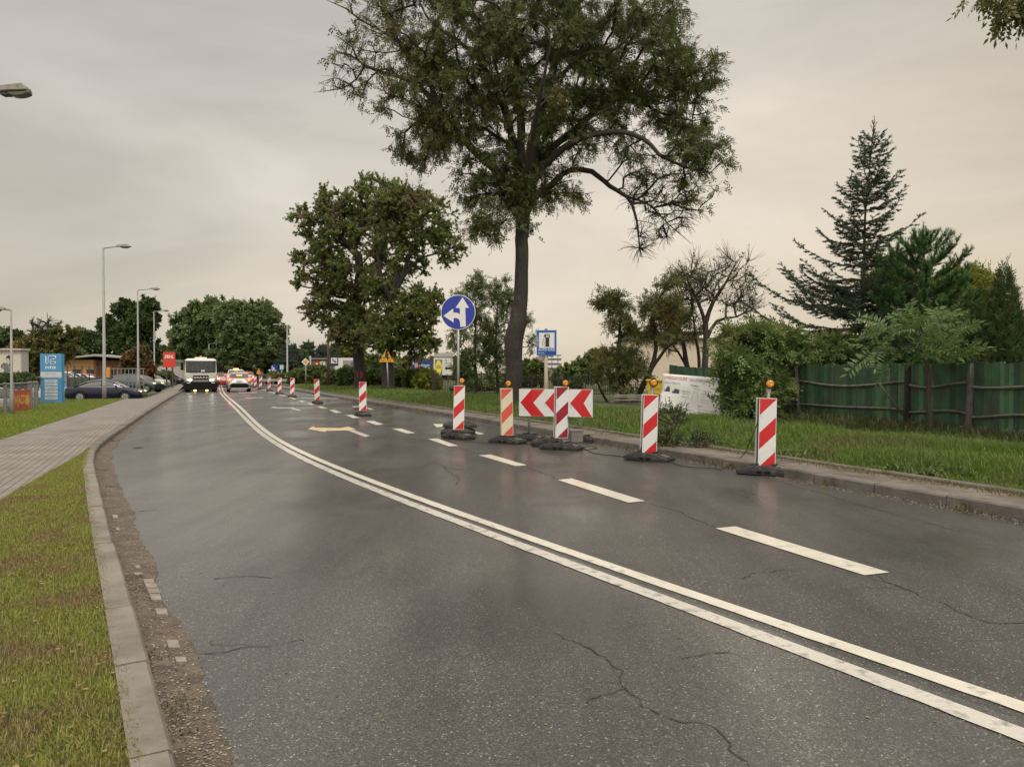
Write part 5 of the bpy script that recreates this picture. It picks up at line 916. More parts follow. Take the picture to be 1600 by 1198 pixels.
def pole_sign(name, label, px, Y, ztop_px, pr=.03, m=None, zb=.2, cat='traffic sign', rz=0):
    b = P(px, 600, Y); r = empty(name, (b[0], Y, zb), rz, label, cat); MB().tube([(0, .05, -.2), (0, .05, P(px, ztop_px, Y)[2]-zb)], pr, 8).build('pole', m or M_galv, r); return r, (lambda y: P(800, y, Y)[2]-zb), (lambda x: (x-px)*Y/F)
# yellow diamond
r, Z, X = pole_sign('priority_sign', 'yellow and white diamond priority road sign among the shrubs', 477.7, 72., 562, .045)
MB().prism([(X(477.5)+a*6.1*72/F, Z(565.3)+b*6.1*72/F) for a, b in ((0, 1), (1, 0), (0, -1), (-1, 0))], -.02, .0).prism([(X(477.5)+a*4.1*72/F, Z(565.3)+b*4.1*72/F) for a, b in ((0, 1), (1, 0), (0, -1), (-1, 0))], -.023, -.0199, 1).build('sign_plate', [M_sw, M_yelsign], r)
# far triangular roadwork sign with round sign beneath
r, Z, X = pole_sign('roadwork_sign', 'small orange triangular warning sign with a round violet blue sign beside it', 404.5, 82., 576, .035)
MB().prism([(X(404.5), Z(575)), (X(408.4), Z(584.2)), (X(400.6), Z(584.2))], -.02, .0).build('sign_plate', M_orsign, r); MB().disc((X(408.8), Z(584)), .22, .02, .04, 0, 20).build('round_plate', pm('violet sign', (.16, .06, .25), .4, .05), r); text('!', r, M_blkpaint, X(404.2), X(404.9), Z(583), Z(578.5), -.023)
# blue square lane signs
r, Z, X = pole_sign('lane_sign', 'blue square sign with white lane lines at the far right roadside', 428.5, 98., 570, .05)
MB().box((0, 0, (Z(570.2)+Z(580))/2), (X(433.3)-X(423.8), .03, Z(570.2)-Z(580)), 0).box((X(425.6), -.017, (Z(571)+Z(579))/2), (.12, .006, Z(572)-Z(578.5)), 1).box((X(427.2), -.017, Z(575.5)), (.28, .006, .22), 1).box((X(428.5), -.017, Z(578.6)), (.6, .006, .08), 1).build('sign_plate', [M_blue, M_sw], r)
r, Z, X = pole_sign('info_sign', 'small pale information sign with turquoise foot right of the blue lane sign', 440.2, 96., 570, .05)
MB().box((0, 0, (Z(570.2)+Z(577))/2), (X(443)-X(437.4), .03, Z(570.2)-Z(577)), 0).box((0, 0, (Z(577.4)+Z(579.6))/2), (X(442)-X(438.4), .03, Z(577.4)-Z(579.6)), 1).build('sign_plate', [pm('pale sign', (.45, .58, .58), .5), pm('turquoise', (.05, .3, .32), .5)], r)
r, Z, X = pole_sign('side_sign', 'tiny white rectangular sign left of the blue lane sign', 421.5, 100., 577, .04)
MB().box((0, 0, (Z(577)+Z(579.3))/2), (.26, .03, Z(577)-Z(579.3)), 0).build('sign_plate', M_sw, r)
# dark framed hand sign
r, Z, X = pole_sign('advertising_sign', 'navy framed advertising sign with a black pictogram on a post', 522.3, 68., 560, .05, cat='sign')
MB().box((0, 0, (Z(557.5)+Z(571.5))/2), (X(529)-X(516.3), .05, Z(557.5)-Z(571.5)), 0).box((0, -.026, (Z(558.8)+Z(567.8))/2), (X(527.8)-X(517.8), .01, Z(558.8)-Z(567.8)), 1).prism([(X(519.3), Z(560.3)), (X(520), Z(560.3)), (X(522.5), Z(563.5)), (X(525.5), Z(564)), (X(525.8), Z(565.8)), (X(522.3), Z(565.8)), (X(520), Z(562.5))], -.036, -.03, 0).build('sign_plate', [pm('navy', (.012, .02, .07), .5), M_sw], r)
# brown utility pole and short grey pole
b = P(513, 600, 66); tag(MB().tube([(0, 0, -.2), (0, 0, P(513, 522, 66)[2])], [.13, .10], 8).build('utility_pole', M_bark3), 'bare brown wooden utility pole left of the navy framed sign', 'pole').location = (b[0], 66, 0)
b = P(485, 600, 80); tag(MB().tube([(0, 0, -.2), (0, 0, P(485, 556, 80)[2])], .09, 8).box((0, 0, P(485, 560, 80)[2]), (.25, .1, .35)).build('short_pole', M_lampgrey), 'short pale grey pole right of the yellow diamond sign', 'pole').location = (b[0], 80, 0)
# billboards
def billboard(name, label, x0, x1, y0, y1, Y, mats, draw, legs=2, th=.12, cat='billboard', rz=0):
    c = (x0+x1)/2; b = P(c, 600, Y); r = empty(name, (b[0], Y, .2), rz, label, cat); Z = lambda y: P(800, y, Y)[2]-.2; X = lambda x: (x-c)*Y/F
    MB().box((0, th/2, (Z(y0)+Z(y1))/2), (X(x1)-X(x0), th, Z(y0)-Z(y1)), 0).build('board', mats[0], r)
    for k in range(legs): MB().box((X(x0)+(X(x1)-X(x0))*(k+.5)/legs, th/2+.05, Z(y1)/2-.1), (.12, .08, Z(y1)+.2)).build('leg', M_dkgrey, r)
    f = MB(); draw(f, X, Z)
    if f.v: f.build('print', mats, r)
    return r, X, Z
def rect(f, X, Z, x0, x1, y0, y1, m, d=.004): f.box(((X(x0)+X(x1))/2, -d/2-.001, (Z(y0)+Z(y1))/2), (X(x1)-X(x0), d, Z(y0)-Z(y1)), m)
M_bb = pm('poster blue', (.015, .045, .22), .5, .1, 3); M_skin = pm('poster skin', (.55, .25, .17), .6, .1, 3); M_pb = pm('poster dark', (.03, .03, .05), .6); M_pred = pm('poster red', (.55, .04, .03), .6); M_pw = pm('poster white', (.62, .61, .58), .6, .05)
def d1(f, X, Z):
    f.prism([(X(648)+.0, Z(572)), (X(647)+.0, Z(566)), (X(649), Z(562.5)), (X(651.5), Z(563)), (X(653.3), Z(567)), (X(653), Z(573)), (X(651.5), Z(578)), (X(649.5), Z(578))], -.004, -.001, 2)
    f.prism([(X(646.8), Z(570)), (X(646.5), Z(566)), (X(649), Z(561.5)), (X(652.5), Z(562)), (X(654.2), Z(568)), (X(653.2), Z(570)), (X(652.5), Z(567)), (X(648.5), Z(567))], -.007, -.0045, 3)
    f.prism([(X(643.8), Z(575)), (X(650), Z(579.5)), (X(656), Z(582.5)), (X(643.8), Z(583.3))], -.004, -.001, 4); rect(f, X, Z, 645, 646.6, 565.5, 569, 4)
r, X, Z = billboard('election_billboard', 'dark blue election billboard with a face and a white surname', 643.2, 673.2, 562.6, 585, 88., [M_bb, M_sw, M_skin, M_pb, M_pw], d1)
text('BUTKIEWICZ', r, M_sw, X(654.8), X(671.2), Z(575.8), Z(569.5), -.004, bold=.02); text('www.do.Sejmu', r, M_sw, X(656), X(671), Z(582.3), Z(578.5), -.004, shear=.3); text('JACEK', r, M_sw, X(655), X(660.5), Z(568.6), Z(566.8), -.004)
def d2(f, X, Z):
    rect(f, X, Z, 679.8, 691, 561.8, 585, 1); f.disc((X(685.4), Z(573.5)), 1, -.007, -.0045, 2, 32); n = 64
    b = len(f.v)-n
    for i in range(b, len(f.v)): x, y, z = f.v[i]; f.v[i] = (X(685.4)+(x-X(685.4))*5.1*84/F, y, Z(573.5)+(z-Z(573.5))*10.6*84/F)
    f.prism([(X(694.6), Z(575.4)), (X(698), Z(572)), (X(698), Z(573.8)), (X(704.9), Z(573.8)), (X(704.9), Z(577)), (X(698), Z(577)), (X(698), Z(578.6))], -.004, -.001, 3)
r, X, Z = billboard('shop_billboard', 'white supermarket billboard with yellow oval emblem and black arrow', 677.6, 707.8, 559, 586, 84., [M_pw, pm('emblem blue', (.10, .16, .25), .5), pm('emblem yellow', (.78, .60, .02), .5), M_blkpaint], d2)
text('LiDL', r, pm('emblem letter blue', (.03, .08, .25), .5), X(681.2), X(689.6), Z(575.4), Z(570.5), -.0085, bold=.03); text('2', r, M_blkpaint, X(695.8), X(698.4), Z(568.6), Z(561.8), -.004, bold=.02); text('min', r, M_grey, X(699), X(703.2), Z(568.6), Z(565.8), -.004)
billboard('blank_panel', 'blank pale roof panel standing behind and above the supermarket billboard', 678.6, 707.8, 551.2, 557.6, 100., [pm('pale panel', (.40, .37, .34), .6)], lambda f, X, Z: None)
def d3(f, X, Z):
    rect(f, X, Z, 536, 555, 563, 580, 1); f.prism([(X(540), Z(569)), (X(543), Z(565.5)), (X(546), Z(568)), (X(546.5), Z(573)), (X(545), Z(578)), (X(541.5), Z(577))], -.008, -.0052, 2); f.prism([(X(537), Z(580)), (X(539), Z(574)), (X(542), Z(577)), (X(545), Z(574)), (X(548), Z(580))], -.011, -.009, 3); f.prism([(X(548), Z(566)), (X(555), Z(565)), (X(555), Z(573)), (X(549), Z(571))], -.008, -.0052, 4)
r, X, Z = billboard('photo_billboard', 'white billboard with a portrait photo partly behind the numbered tree trunk', 524, 560, 559, 578, 92., [M_pw, pm('poster grey blue', (.22, .25, .30), .6, .4, 6), M_skin, M_pb, pm('poster violet', (.12, .10, .16), .6)], d3)
def d4(f, X, Z):
    rect(f, X, Z, 490.5, 499.5, 564, 573.5, 1); rect(f, X, Z, 500, 508.7, 564.3, 574, 2); f.prism([(X(492), Z(570)), (X(495), Z(566)), (X(497), Z(568)), (X(497.5), Z(573)), (X(494), Z(573))], -.008, -.0052, 2)
r, X, Z = billboard('market_hall_sign', 'grey brown box building bearing a red and white shop panel with a letter', 486, 514, 560.5, 582, 108., [pm('grey brown wall', (.13, .12, .10), .7, .15, 1), pm('panel red', (.55, .045, .03), .5), M_pw], d4, legs=0, th=6, cat='building')
text('K', r, M_pred, X(502.6), X(506), Z(571), Z(566.4), -.006, bold=.03); MB().box((0, 3, Z(560.2)), (X(515)-X(485.5), 6.6, .14)).build('roof_edge', M_lampgrey, r)
# big red shop totem
def d5(f, X, Z): pass
r, X, Z = billboard('red_shop_sign', 'tall bright red square shop sign on two legs left of the lorry', 255.2, 273.4, 550, 574, 76., [pm('sign red', (.62, .05, .03), .5, .05, 2)], d5, rz=R(0)); text('STIHL', r, M_sw, X(257), X(271.8), Z(559.8), Z(554.6), -.004, shear=.25, bold=.04)
# blue totem sign
def totem():
    Y = 37.5; c = 79.5; b = P(c, 600, Y); r = empty('totem_sign', (b[0], Y, .0), R(-4), 'light blue totem sign with white emblem and six white name strips', 'totem sign'); s_ = Y/F; Z = lambda y: P(800, 540+y/9.98, Y)[2]; X = lambda x: (x/9.98-c)*s_
    MB().box((0, .12, (Z(128)+0)/2), (X(972)-X(625), .24, Z(128)), 0).build('body', [M_cyan], r, bevel=.01)
    f = MB(); B = lambda x0, x1, y0, y1, m: f.box(((X(x0)+X(x1))/2, -.003, (Z(y0)+Z(y1))/2), (X(x1)-X(x0), .006, Z(y0)-Z(y1)), m); B(626, 971, 410, 498, 0)
    for y in (530, 583, 636, 690, 742, 797): B(694, 902, y, y+40, 0)
    f.build('name_strips', [pm('strip white', (.55, .56, .56), .5)], r)
    e_ = MB(); T = lambda L: e_.tube([(X(a), -.006, Z(b_)) for a, b_ in L], .018, 6)
    T([(718, 165), (716, 270), (728, 288), (748, 284), (756, 262), (757, 190), (770, 168), (800, 162), (872, 162)]); T([(872, 162), (878, 190), (868, 208), (815, 210), (790, 225), (782, 260), (795, 286), (872, 286)]); T([(800, 248), (868, 250), (876, 268), (872, 286)]); e_.build('emblem', M_sw, r)
    text('INTER', r, M_sw, X(704), X(888), Z(362), Z(320), -.005, bold=.03); text('UL. 1 MAJA', r, M_grey, X(722), X(866), Z(460), Z(430), -.009)
    for i, w in enumerate(('SKLEP', 'BIURO', 'MAGAZYN', 'SERWIS', 'HURTOWNIA', 'PARKING')): text(w, r, M_grey, X(735), X(862), Z(560+53*i), Z(541+53*i), -.009)
totem()
# ---------------- street lamps
def lamp(px, ytop, Y, side, label, zb=.1, arm=.75, rise=.10, pr=.085, hl=.75, group='street lamps along the road', double=False, headsc=1.):
    b = P(px, 600, Y); H = P(px, ytop, Y)[2]-zb; r = empty('street_lamp', (b[0], Y, zb), 0, label, 'street lamp', group)
    MB().tube([(0, 0, -.1), (0, 0, .9), (0, 0, .95), (0, 0, H)], [pr*1.3, pr*1.3, pr, pr*.55], 12).build('pole', M_lampgrey, r)
    for sg in ((side, -side) if double else (side,)):
        MB().tube([(0, 0, H-.03), (sg*.06, 0, H+.01), (sg*arm, 0, H+rise)], [.035, .035, .03], 8).build('arm', M_lampgrey, r)
        h = MB(); x0 = arm-.05; pr_ = [(x0, .05), (x0+.08, .085), (x0+hl*.75, .135), (x0+hl, .02)]
        vs = []
        for x, t in pr_: vs += [(sg*x, -.13 if x > x0+.05 else -.06, H+rise-.02), (sg*x, .13 if x > x0+.05 else .06, H+rise-.02), (sg*x, .08 if x > x0+.05 else .04, H+rise+t), (sg*x, -.08 if x > x0+.05 else -.04, H+rise+t)]
        fs = [(0, 1, 2, 3), (12, 15, 14, 13)]+[(4*i+k, 4*i+(k+1) % 4, 4*i+4+(k+1) % 4, 4*i+4+k) for i in range(3) for k in range(4)]
        h.add(vs, fs); hd = h.build('lamp_head', pm('lamp head', (.22, .21, .195), .5, .1), r, bevel=.01)
        MB().sphere((sg*(x0+hl*.62), 0, H+rise-.03), .15, 0, 14, (hl*.45/.15*.8, .75, .5)).build('diffuser', pm('diffuser', (.10, .09, .06), .25, .2, coat=.5), hd)
    return r
lamp(163, 388, 41., 1, 'tallest street lamp at left, pole crossing the dark blue saloon'); lamp(216, 453.5, 61, 1, 'second street lamp along the pavement, right of the dark lopsided tree', arm=1.05); lamp(241.3, 487, 82, 1, 'third street lamp along the pavement, beside the red shop sign', arm=.9)
lamp(279, 530, 130, 1, 'thin distant street lamp left of the white lorry', arm=.9, pr=.10); lamp(326.8, 537.5, 118, 1, 'distant street lamp above the white lorry cab', pr=.14, arm=.7); lamp(195.3, 507.5, 97, 1, 'double armed street lamp in front of the dark lopsided tree', double=True, arm=1.1, group=None)
lamp(449, 508.5, 92, -1, 'street lamp on the right roadside among the far spruces', arm=1.0, pr=.12); lamp(18.3, 484, 26.5, -1, 'low grey lamp post at the left edge behind the mesh fence banner', arm=.25, hl=.5, rise=.02, pr=.05, zb=-.1, group=None)
def cutlamp():      # pole stands left of the frame, only its head is in view
    Y = 17.; h = P(0, 147, Y); x = P(-75, 600, Y)[0]; r = empty('street_lamp', (x, Y, .1), 0, 'street lamp head reaching into the frame high at the left edge', 'street lamp'); H = h[2]-.18; X = lambda a: P(a, 600, Y)[0]-x; Z = lambda y: P(800, y, Y)[2]-.1
    MB().tube([(0, 0, -.1), (0, 0, .9), (0, 0, .95), (0, 0, H)], [.11, .11, .085, .05], 12).build('pole', M_lampgrey, r); MB().tube([(0, 0, H-.03), (.1, 0, H+.02), (X(6), 0, Z(144.5))], [.03, .03, .022], 10).build('arm', M_lampgrey, r)
    q = lambda a, b_: (X(a/20.), Z(120+b_/20.)); h_ = MB()
    pr = [q(85, 480), q(85, 320), q(830, 240), q(975, 370), q(985, 420)]; h_.prism(pr, -.10, .10, 0); h_.prism([q(85, 470), q(345, 480), q(985, 425), q(1000, 455), q(345, 500), q(85, 500)], -.13, .13, 0); h_.prism([q(95, 500), q(340, 500), q(420, 600), q(165, 605)], -.09, .09, 1)
    hd = h_.build('lamp_head', [pm('lamp head old', (.27, .255, .22), .55, .12, 6, dirt=(.13, .12, .09), dscale=7, dlo=.5, dhi=.7), M_dkgrey], r, bevel=.008)
    d = MB(); vs = []; prof = [(345, 495, .02), (420, 595, .07), (530, 640, .10), (700, 655, .12), (860, 632, .12), (980, 585, .10), (1035, 540, .07), (1000, 460, .05)]
    d.prism([q(a, b_) for a, b_, _ in prof], -.105, .105, 0); d.build('diffuser', pm('dusty diffuser', (.085, .078, .05), .3, .25, 10, coat=.4), hd, bevel=.03)
cutlamp()
# ---------------- fences
M_iron = pm('iron fence', (.028, .022, .018), .7, .3, 20, dirt=(.07, .035, .02), dscale=6, dlo=.5, dhi=.7)
def ironfence():
    Y0 = 44.; r = empty('iron_fence', (P(677, 600, Y0)[0], Y0, .2), 0, 'rusty dark wrought iron fence with scalloped top behind the verge', 'fence'); x0 = P(677, 600, Y0)[0]; x1 = P(958, 600, 40)[0]; Lx = x1-x0; yb = lambda x: -4.*x/Lx; n = 7; pw = Lx/n
    for k in range(n+1):
        MB().box((k*pw, yb(k*pw), .68), (.16 if k == 0 else .07, .10, 1.42 if k == 0 else 1.36)).build('post', M_iron, r)
    for k in range(n):
        mb = MB(); a = k*pw; nb = 15
        for z in (.18, .95): mb.box((a+pw/2, yb(a+pw/2), z), (pw-.08, .03, .035), 0, rz=atan2(-4., Lx))
        for i in range(1, nb):
            t = i/nb; z = 1.05+.28*(1-sin(pi*t))*1.0; x = a+pw*t; mb.tube([(x, yb(x), .05), (x, yb(x), z)], .015, 4)
        mb.tube([(a+pw*t, yb(a+pw*t), 1.0+.30*(1-sin(pi*t))) for t in np.linspace(.02, .98, 9)], .014, 5); mb.build('fence_panel', M_iron, r)
ironfence()
b = P(679, 600, 37.5)
M_gw = pm('green fence paint', (.042, .112, .050), .8, .35, 3, .4, dirt=(.060, .062, .050), dscale=3.5, dlo=.44, dhi=.66); M_gw2 = pm('green fence paint worn', (.062, .15, .070), .75, .3, 3, .3, dirt=(.14, .14, .11), dscale=4, dlo=.5, dhi=.66); M_gw3 = pm('green fence paint dark', (.030, .072, .040), .8, .3, 3, .3, dirt=(.05, .045, .035), dscale=4, dlo=.5, dhi=.7)
M_rail = pm('old grey timber', (.13, .12, .10), .85, .25, 6, .4, dirt=(.03, .045, .03), dscale=4, dlo=.5, dhi=.7)
def woodfence():
    pts = [G(1760, 715, .25), G(1560, 690, .25), G(1452, 679, .25), G(1268, 662, .25), G(1205, 652, .25), G(1130, 646, .25)]; pts = [np.array([p[0], p[1]+.9]) for p in pts]; tops = [562, 565, 567, 568, 570, 572]; o = np.array([*pts[2], .25]); r = empty('wooden_fence', o, 0, 'long weathered green board fence with sagging grey rails', 'fence'); rr = random.Random(4)
    for s in range(len(pts)-1):
        a, b_ = pts[s], pts[s+1]; L = np.linalg.norm(b_-a); d = (b_-a)/L; nrm = np.array([-d[1], d[0]]); nrm = nrm if nrm[1] < 0 else -nrm; rz = atan2(d[1], d[0]); mb = MB(); x = 0; za = P(800, tops[s], a[1])[2]-.25; zb = P(800, tops[s+1], b_[1])[2]-.25
        while x < L-.02:
            w = min(rr.uniform(.09, .14), L-x); c = a+d*(x+w/2)-o[:2]; t = x/L; zt = za+(zb-za)*t+rr.uniform(-.02, .02)-.03*sin(pi*t); z0 = .20+rr.uniform(-.08, .06)-.0; mb.box((c[0]+nrm[0]*rr.uniform(-.006, .006), c[1]+nrm[1]*rr.uniform(-.006, .006), (z0+zt)/2), (w-.006, .02, zt-z0), rr.choice((0, 0, 1, 2)), rz=rz+rr.uniform(-.02, .02), ry=rr.uniform(-.006, .006)); x += w
        mb.build('board_panel', [M_gw, M_gw2, M_gw3], r)
        for hz, sag in ((.42, .06), (1.02, -.05)): MB().tube([(*(a+d*L*t-o[:2]+nrm*.035), hz+sag*sin(pi*t)+.04*sin(5*t+s)) for t in np.linspace(0, 1, 9)], .032, 4, sm=False).build('rail', M_rail, r)
    for i, p in enumerate(pts[1:-1]): q = p-o[:2]; MB().box((q[0]-.05, q[1]-.10, .68), (.085, .08, 1.5), ry=R([2, 1, -4, 3][i])).build('post', M_rail if i != 1 else M_bark, r)
    MB().tube([(*(pts[2]+np.array([-.6, -.05])-o[:2]), 1.0), (*(pts[2]+np.array([-.15, -.15])-o[:2]), .35)], .025, 5).build('brace', M_rail, r)
woodfence()
def panel2():      # shorter fence piece behind the banner
    a = P(1046, 600, 25.0); b_ = P(1140, 600, 21.8); L = np.linalg.norm((b_-a)[:2]); rz = atan2(b_[1]-a[1], b_[0]-a[0]); r = empty('wooden_fence', (a[0], a[1], .25), rz, 'short sagging green board fence panel directly behind the white banner', 'fence'); mb = MB(); rr = random.Random(9); x = 0
    while x < L:
        t = x/L; zt = 1.76-.25-.09*sin(pi*t)-.02*rr.random()-.02*t; w = .1; mb.box((x+w/2, rr.uniform(-.004, .004), (zt+.15)/2), (w-.005, .02, zt-.15), rr.choice((0, 0, 1))); x += w
    mb.build('board_panel', [M_gw, M_gw3], r); MB().box((L/2, .03, .5), (L, .04, .08)).box((L/2, .03, 1.2), (L, .04, .08)).build('rail', M_rail, r)
panel2()
# banner
def banner():
    M_ban = pm('banner vinyl', (.68, .67, .63), .5, .04, 2, dirt=(.40, .38, .33), dscale=2, dlo=.55, dhi=.8); Ya, Yb = 21.2, 20.2
    c = lambda u, v: (lambda top, bot: top*(1-v)+bot*v)(P(1036+90*u, 583.5+7*u, Ya+(Yb-Ya)*u), P(1036+90*u-(1-u)*(7 if v > .5 else 3), 640+17*u, Ya+(Yb-Ya)*u-.15))
    o = c(0, 1); o[2] = .25; r = empty('banner', o, 0, 'crumpled white advertising banner with faded red heading on the fence', 'banner'); n, m = 24, 16
    fold = lambda u, v: .018*sin(u*9+v*3)+.015*sin(u*4-v*9)+.012*cos(17*u+v*2); pt = lambda u, v, d=0: c(u, v)-o+np.array([0, fold(u, v)-d, 0])
    V = [pt(i/n, j/m) for i in range(n+1) for j in range(m+1)]; Fc = [(i*(m+1)+j, (i+1)*(m+1)+j, (i+1)*(m+1)+j+1, i*(m+1)+j+1) for i in range(n) for j in range(m)]
    cl = link('sheet', npmesh('sheet', V, Fc, M_ban, smooth=True), r); sd = cl.modifiers.new('thick', 'SOLIDIFY'); sd.thickness = .004
    def wtext(s_, m_, u0, u1, v0, v1, name='lettering', **k):
        t = text(s_, r, m_, u0, u1, -v1, -v0, 0, name, **k); me = t.data; A = np.empty(len(me.vertices)*3, dtype=np.float32); me.vertices.foreach_get('co', A); A = A.reshape(-1, 3)
        B = np.array([pt(a[0], -a[2], .012) for a in A], dtype=np.float32); me.vertices.foreach_set('co', B.ravel()); me.update()
    mr_ = pm('faded heading red', (.50, .20, .20), .6); mk = pm('banner ink', (.09, .09, .09), .6); mg = pm('banner grey ink', (.28, .28, .27), .6)
    wtext('UWAGA!!! KURS', mr_, .02, .42, .05, .14, shear=.2, bold=.02); wtext('RZAL LETNISKO Grunt', mk, .46, .80, .08, .14, shear=.2); wtext('Zakres: OBSLUGA', mg, .03, .30, .20, .26, shear=.2); wtext('Oferujemy', mk, .47, .62, .22, .28, shear=.2)
    for s_, u0, u1, v in (('Nasz Fax:', .34, .47, .40), ('Fajne ceny', .35, .47, .47), ('Bagaznik', .35, .47, .54), ('Remonty', .67, .84, .33), ('Garaze', .67, .80, .41), ('Hala i plac', .67, .85, .48), ('Domki', .67, .84, .55), ('Altany ogrod', .67, .83, .62), ('Instalacje', .33, .50, .69), ('Transport', .34, .50, .76), ('Dzialki', .62, .69, .72), ('Zapraszamy codziennie', .62, .96, .80), ('Raciborz, tel. 500 100', .62, .90, .87), ('kopanie studni', .34, .57, .85), ('Ogrodzenia', .66, .88, .93)): wtext(s_, mk if u1-u0 < .15 else mg, u0, u1, v, v+.035)
    q = MB()
    for L in ([(.55, .30), (.53, .45), (.50, .62)], [(.55, .30), (.60, .45), (.64, .64)], [(.54, .30), (.42, .36)], [(.56, .30), (.63, .36)]): q.tube([pt(u, v, .008) for u, v in L], .003, 4)
    q.build('print_lines', mg, r)
    for u0, u1, v0, v1, ttl in ((.04, .13, .32, .48, 0), (.17, .29, .32, .50, 1)):
        z = MB(); poly = [(u0, v1), (u0, v1-.06), (u0+.02, v1-.04), (u0+.04, v1-.12), (u0+.07, v1-.16+.04*ttl), (u1, v1-.11), (u1, v1)]; z.add([pt(u, v, .008) for u, v in poly], [tuple(range(len(poly)))]); z.build('photo_print', pm('photo print', (.06, .055, .075), .6, .6, 20), r)
    for u in (.1, .22, .34, .48): MB().tube([pt(u, 0), pt(u, 0)+np.array([0, .02, .06])], .004, 4).build('tie', M_blk, r)
banner()
b = P(1012, 600, 27); r = empty('waste_container', (b[0]+.45, 27, .25), R(-12), 'yellow steel container behind the bushes left of the banner', 'container'); MB().box((0, 0, .72), (.85, .9, .46), 0, tx=1.1).box((0, 0, .98), (1.0, 1.0, .06), 0).box((-.2, -.46, .72), (.05, .04, .42), 0).box((.2, -.46, .72), (.05, .04, .42), 0).build('tub', pm('container yellow', (.55, .38, .015), .5, .1, 3, dirt=(.25, .15, .04), dscale=3, dlo=.55, dhi=.7), r, bevel=.02); MB().box((0, 0, .25), (.8, .8, .5)).build('skid', M_dkgrey, r)
b = P(952, 600, 29); r = empty('pallet_pile', (b[0]+.2, 29, .25), 0, 'low pile of pale planks on the ground between the leaning stems', 'planks'); rr = random.Random(2)
for k in range(6): MB().box((rr.uniform(-.1, .1)+.5, rr.uniform(-.1, .1), .10+.06*k), (1.1, .14, .035), rz=rr.uniform(-.15, .15)).build('plank', pm('pale plank', (.30, .27, .23), .8), r)
# ---------------- cables
def cable(pts, rad, label):
    o = MB().tube(pts, rad, 6).build('cable', M_cable); return tag(o, label, 'cable', 'black cables between the beacons')
def crom(P_, k=6):
    P_ = [np.array(p) for p in P_]; E = [2*P_[0]-P_[1]]+P_+[2*P_[-1]-P_[-2]]; o = []
    for i in range(len(P_)-1):
        for j in range(k): t = j/k; p0, p1, p2, p3 = E[i:i+4]; o.append(.5*((2*p1)+(-p0+p2)*t+(2*p0-5*p1+4*p2-p3)*t*t+(-p0+3*p1-3*p2+p3)*t**3))
    return o+[P_[-1]]
l1 = B1.location; g2 = G(1014, 719)
cable(crom([(l1[0]-.10, l1[1]+.06, .78), (l1[0]-.22, l1[1]+.1, .45), G(1160, 712, .15), G(1130, 732, .02), (*G(1115, 733)[:2], .02), G(1075, 729, .02), G(1050, 722, .02), G(1035, 708, .12), (g2[0]+.1, g2[1]+.05, .35)]), .007, 'black cable sagging from the nearest beacon to the second beacon')
cable(crom([(g2[0]-.1, g2[1]+.02, .25), G(990, 715, .02), G(965, 712, .012), G(930, 708, .012), G(912, 699, .012), G(925, 697, .012), G(932, 700, .012), G(905, 703, .012), G(893, 692, .15), (G(877, 702)[0]+.12, G(877, 702)[1], .7)]), .007, 'black cable looping on the road from the second beacon to the crimson beacon')
cable(crom([(G(877, 702)[0]-.05, G(877, 702)[1], .3), G(862, 691, .03), G(845, 694, .02), G(815, 690, .05), (G(793, 692)[0]+.12, G(793, 692)[1], .4), (G(793, 692)[0]+.1, G(793, 692)[1], .9)]), .006, 'thin black cable between the crimson beacon and the orange beacon')
cable(crom([G(775, 692, .012), G(755, 692, .012), G(735, 690, .012), G(724, 690, .02)]), .006, 'thin black cable on the asphalt between the orange beacon and the stacked feet')
g_ = G(903, 692); r = empty('battery_box', (g_[0]-.02, g_[1]+.2, .004), R(8), 'pale grey battery box behind the crimson beacon foot', 'box'); MB().box((0, 0, .12), (.26, .22, .24)).build('case', pm('battery box grey', (.17, .16, .145), .6, .1), r, bevel=.01); MB().box((0, 0, .252), (.28, .24, .024)).build('lid', pm('battery lid', (.20, .19, .175), .6), r, bevel=.005); MB().tube([(-.07, 0, .26), (-.07, 0, .30), (.07, 0, .30), (.07, 0, .26)], .006, 5).build('handle', M_blk, r)
# =====================================================================  BUILDINGS
def wallb(mb, x0, x1, y0, y1, z0, z1, m=0): return mb.box(((x0+x1)/2, (y0+y1)/2, (z0+z1)/2), (x1-x0, y1-y0, z1-z0), m)
def house():
    Y = 52.; x0 = P(979, 600, Y)[0]; x1 = P(1144, 600, Y-1)[0]; r = empty('flat_roofed_house', (x0, Y, .1), R(-2), 'cream rendered house with flat dark edged roof behind the bare tree', 'house'); W_ = x1-x0; zt = P(1100, 531, Y)[2]-.1; zu = P(1000, 527, Y)[2]-.1
    M_r = pm('cream render', (.60, .51, .40), .85, .06, 2, .1, dirt=(.38, .31, .24), dscale=.6, dlo=.5, dhi=.75); M_w = pm('white render', (.62, .60, .55), .8, .05, 2); wallb(MB(), 0, W_, 0, 7, -.3, zt).build('wall', M_r, r); wallb(MB(), -.15, W_+.15, -.25, 7.2, zt, zt+.13).build('roof', M_dkgrey, r)
    wallb(MB(), .2, W_*.73, .6, 6, zt+.135, zu+.25).build('upper_wall', M_w, r); wallb(MB(), -.2, W_*.8, -.1, 6.3, zu+.25, zu+.40).build('roof', M_dkgrey, r)
house()
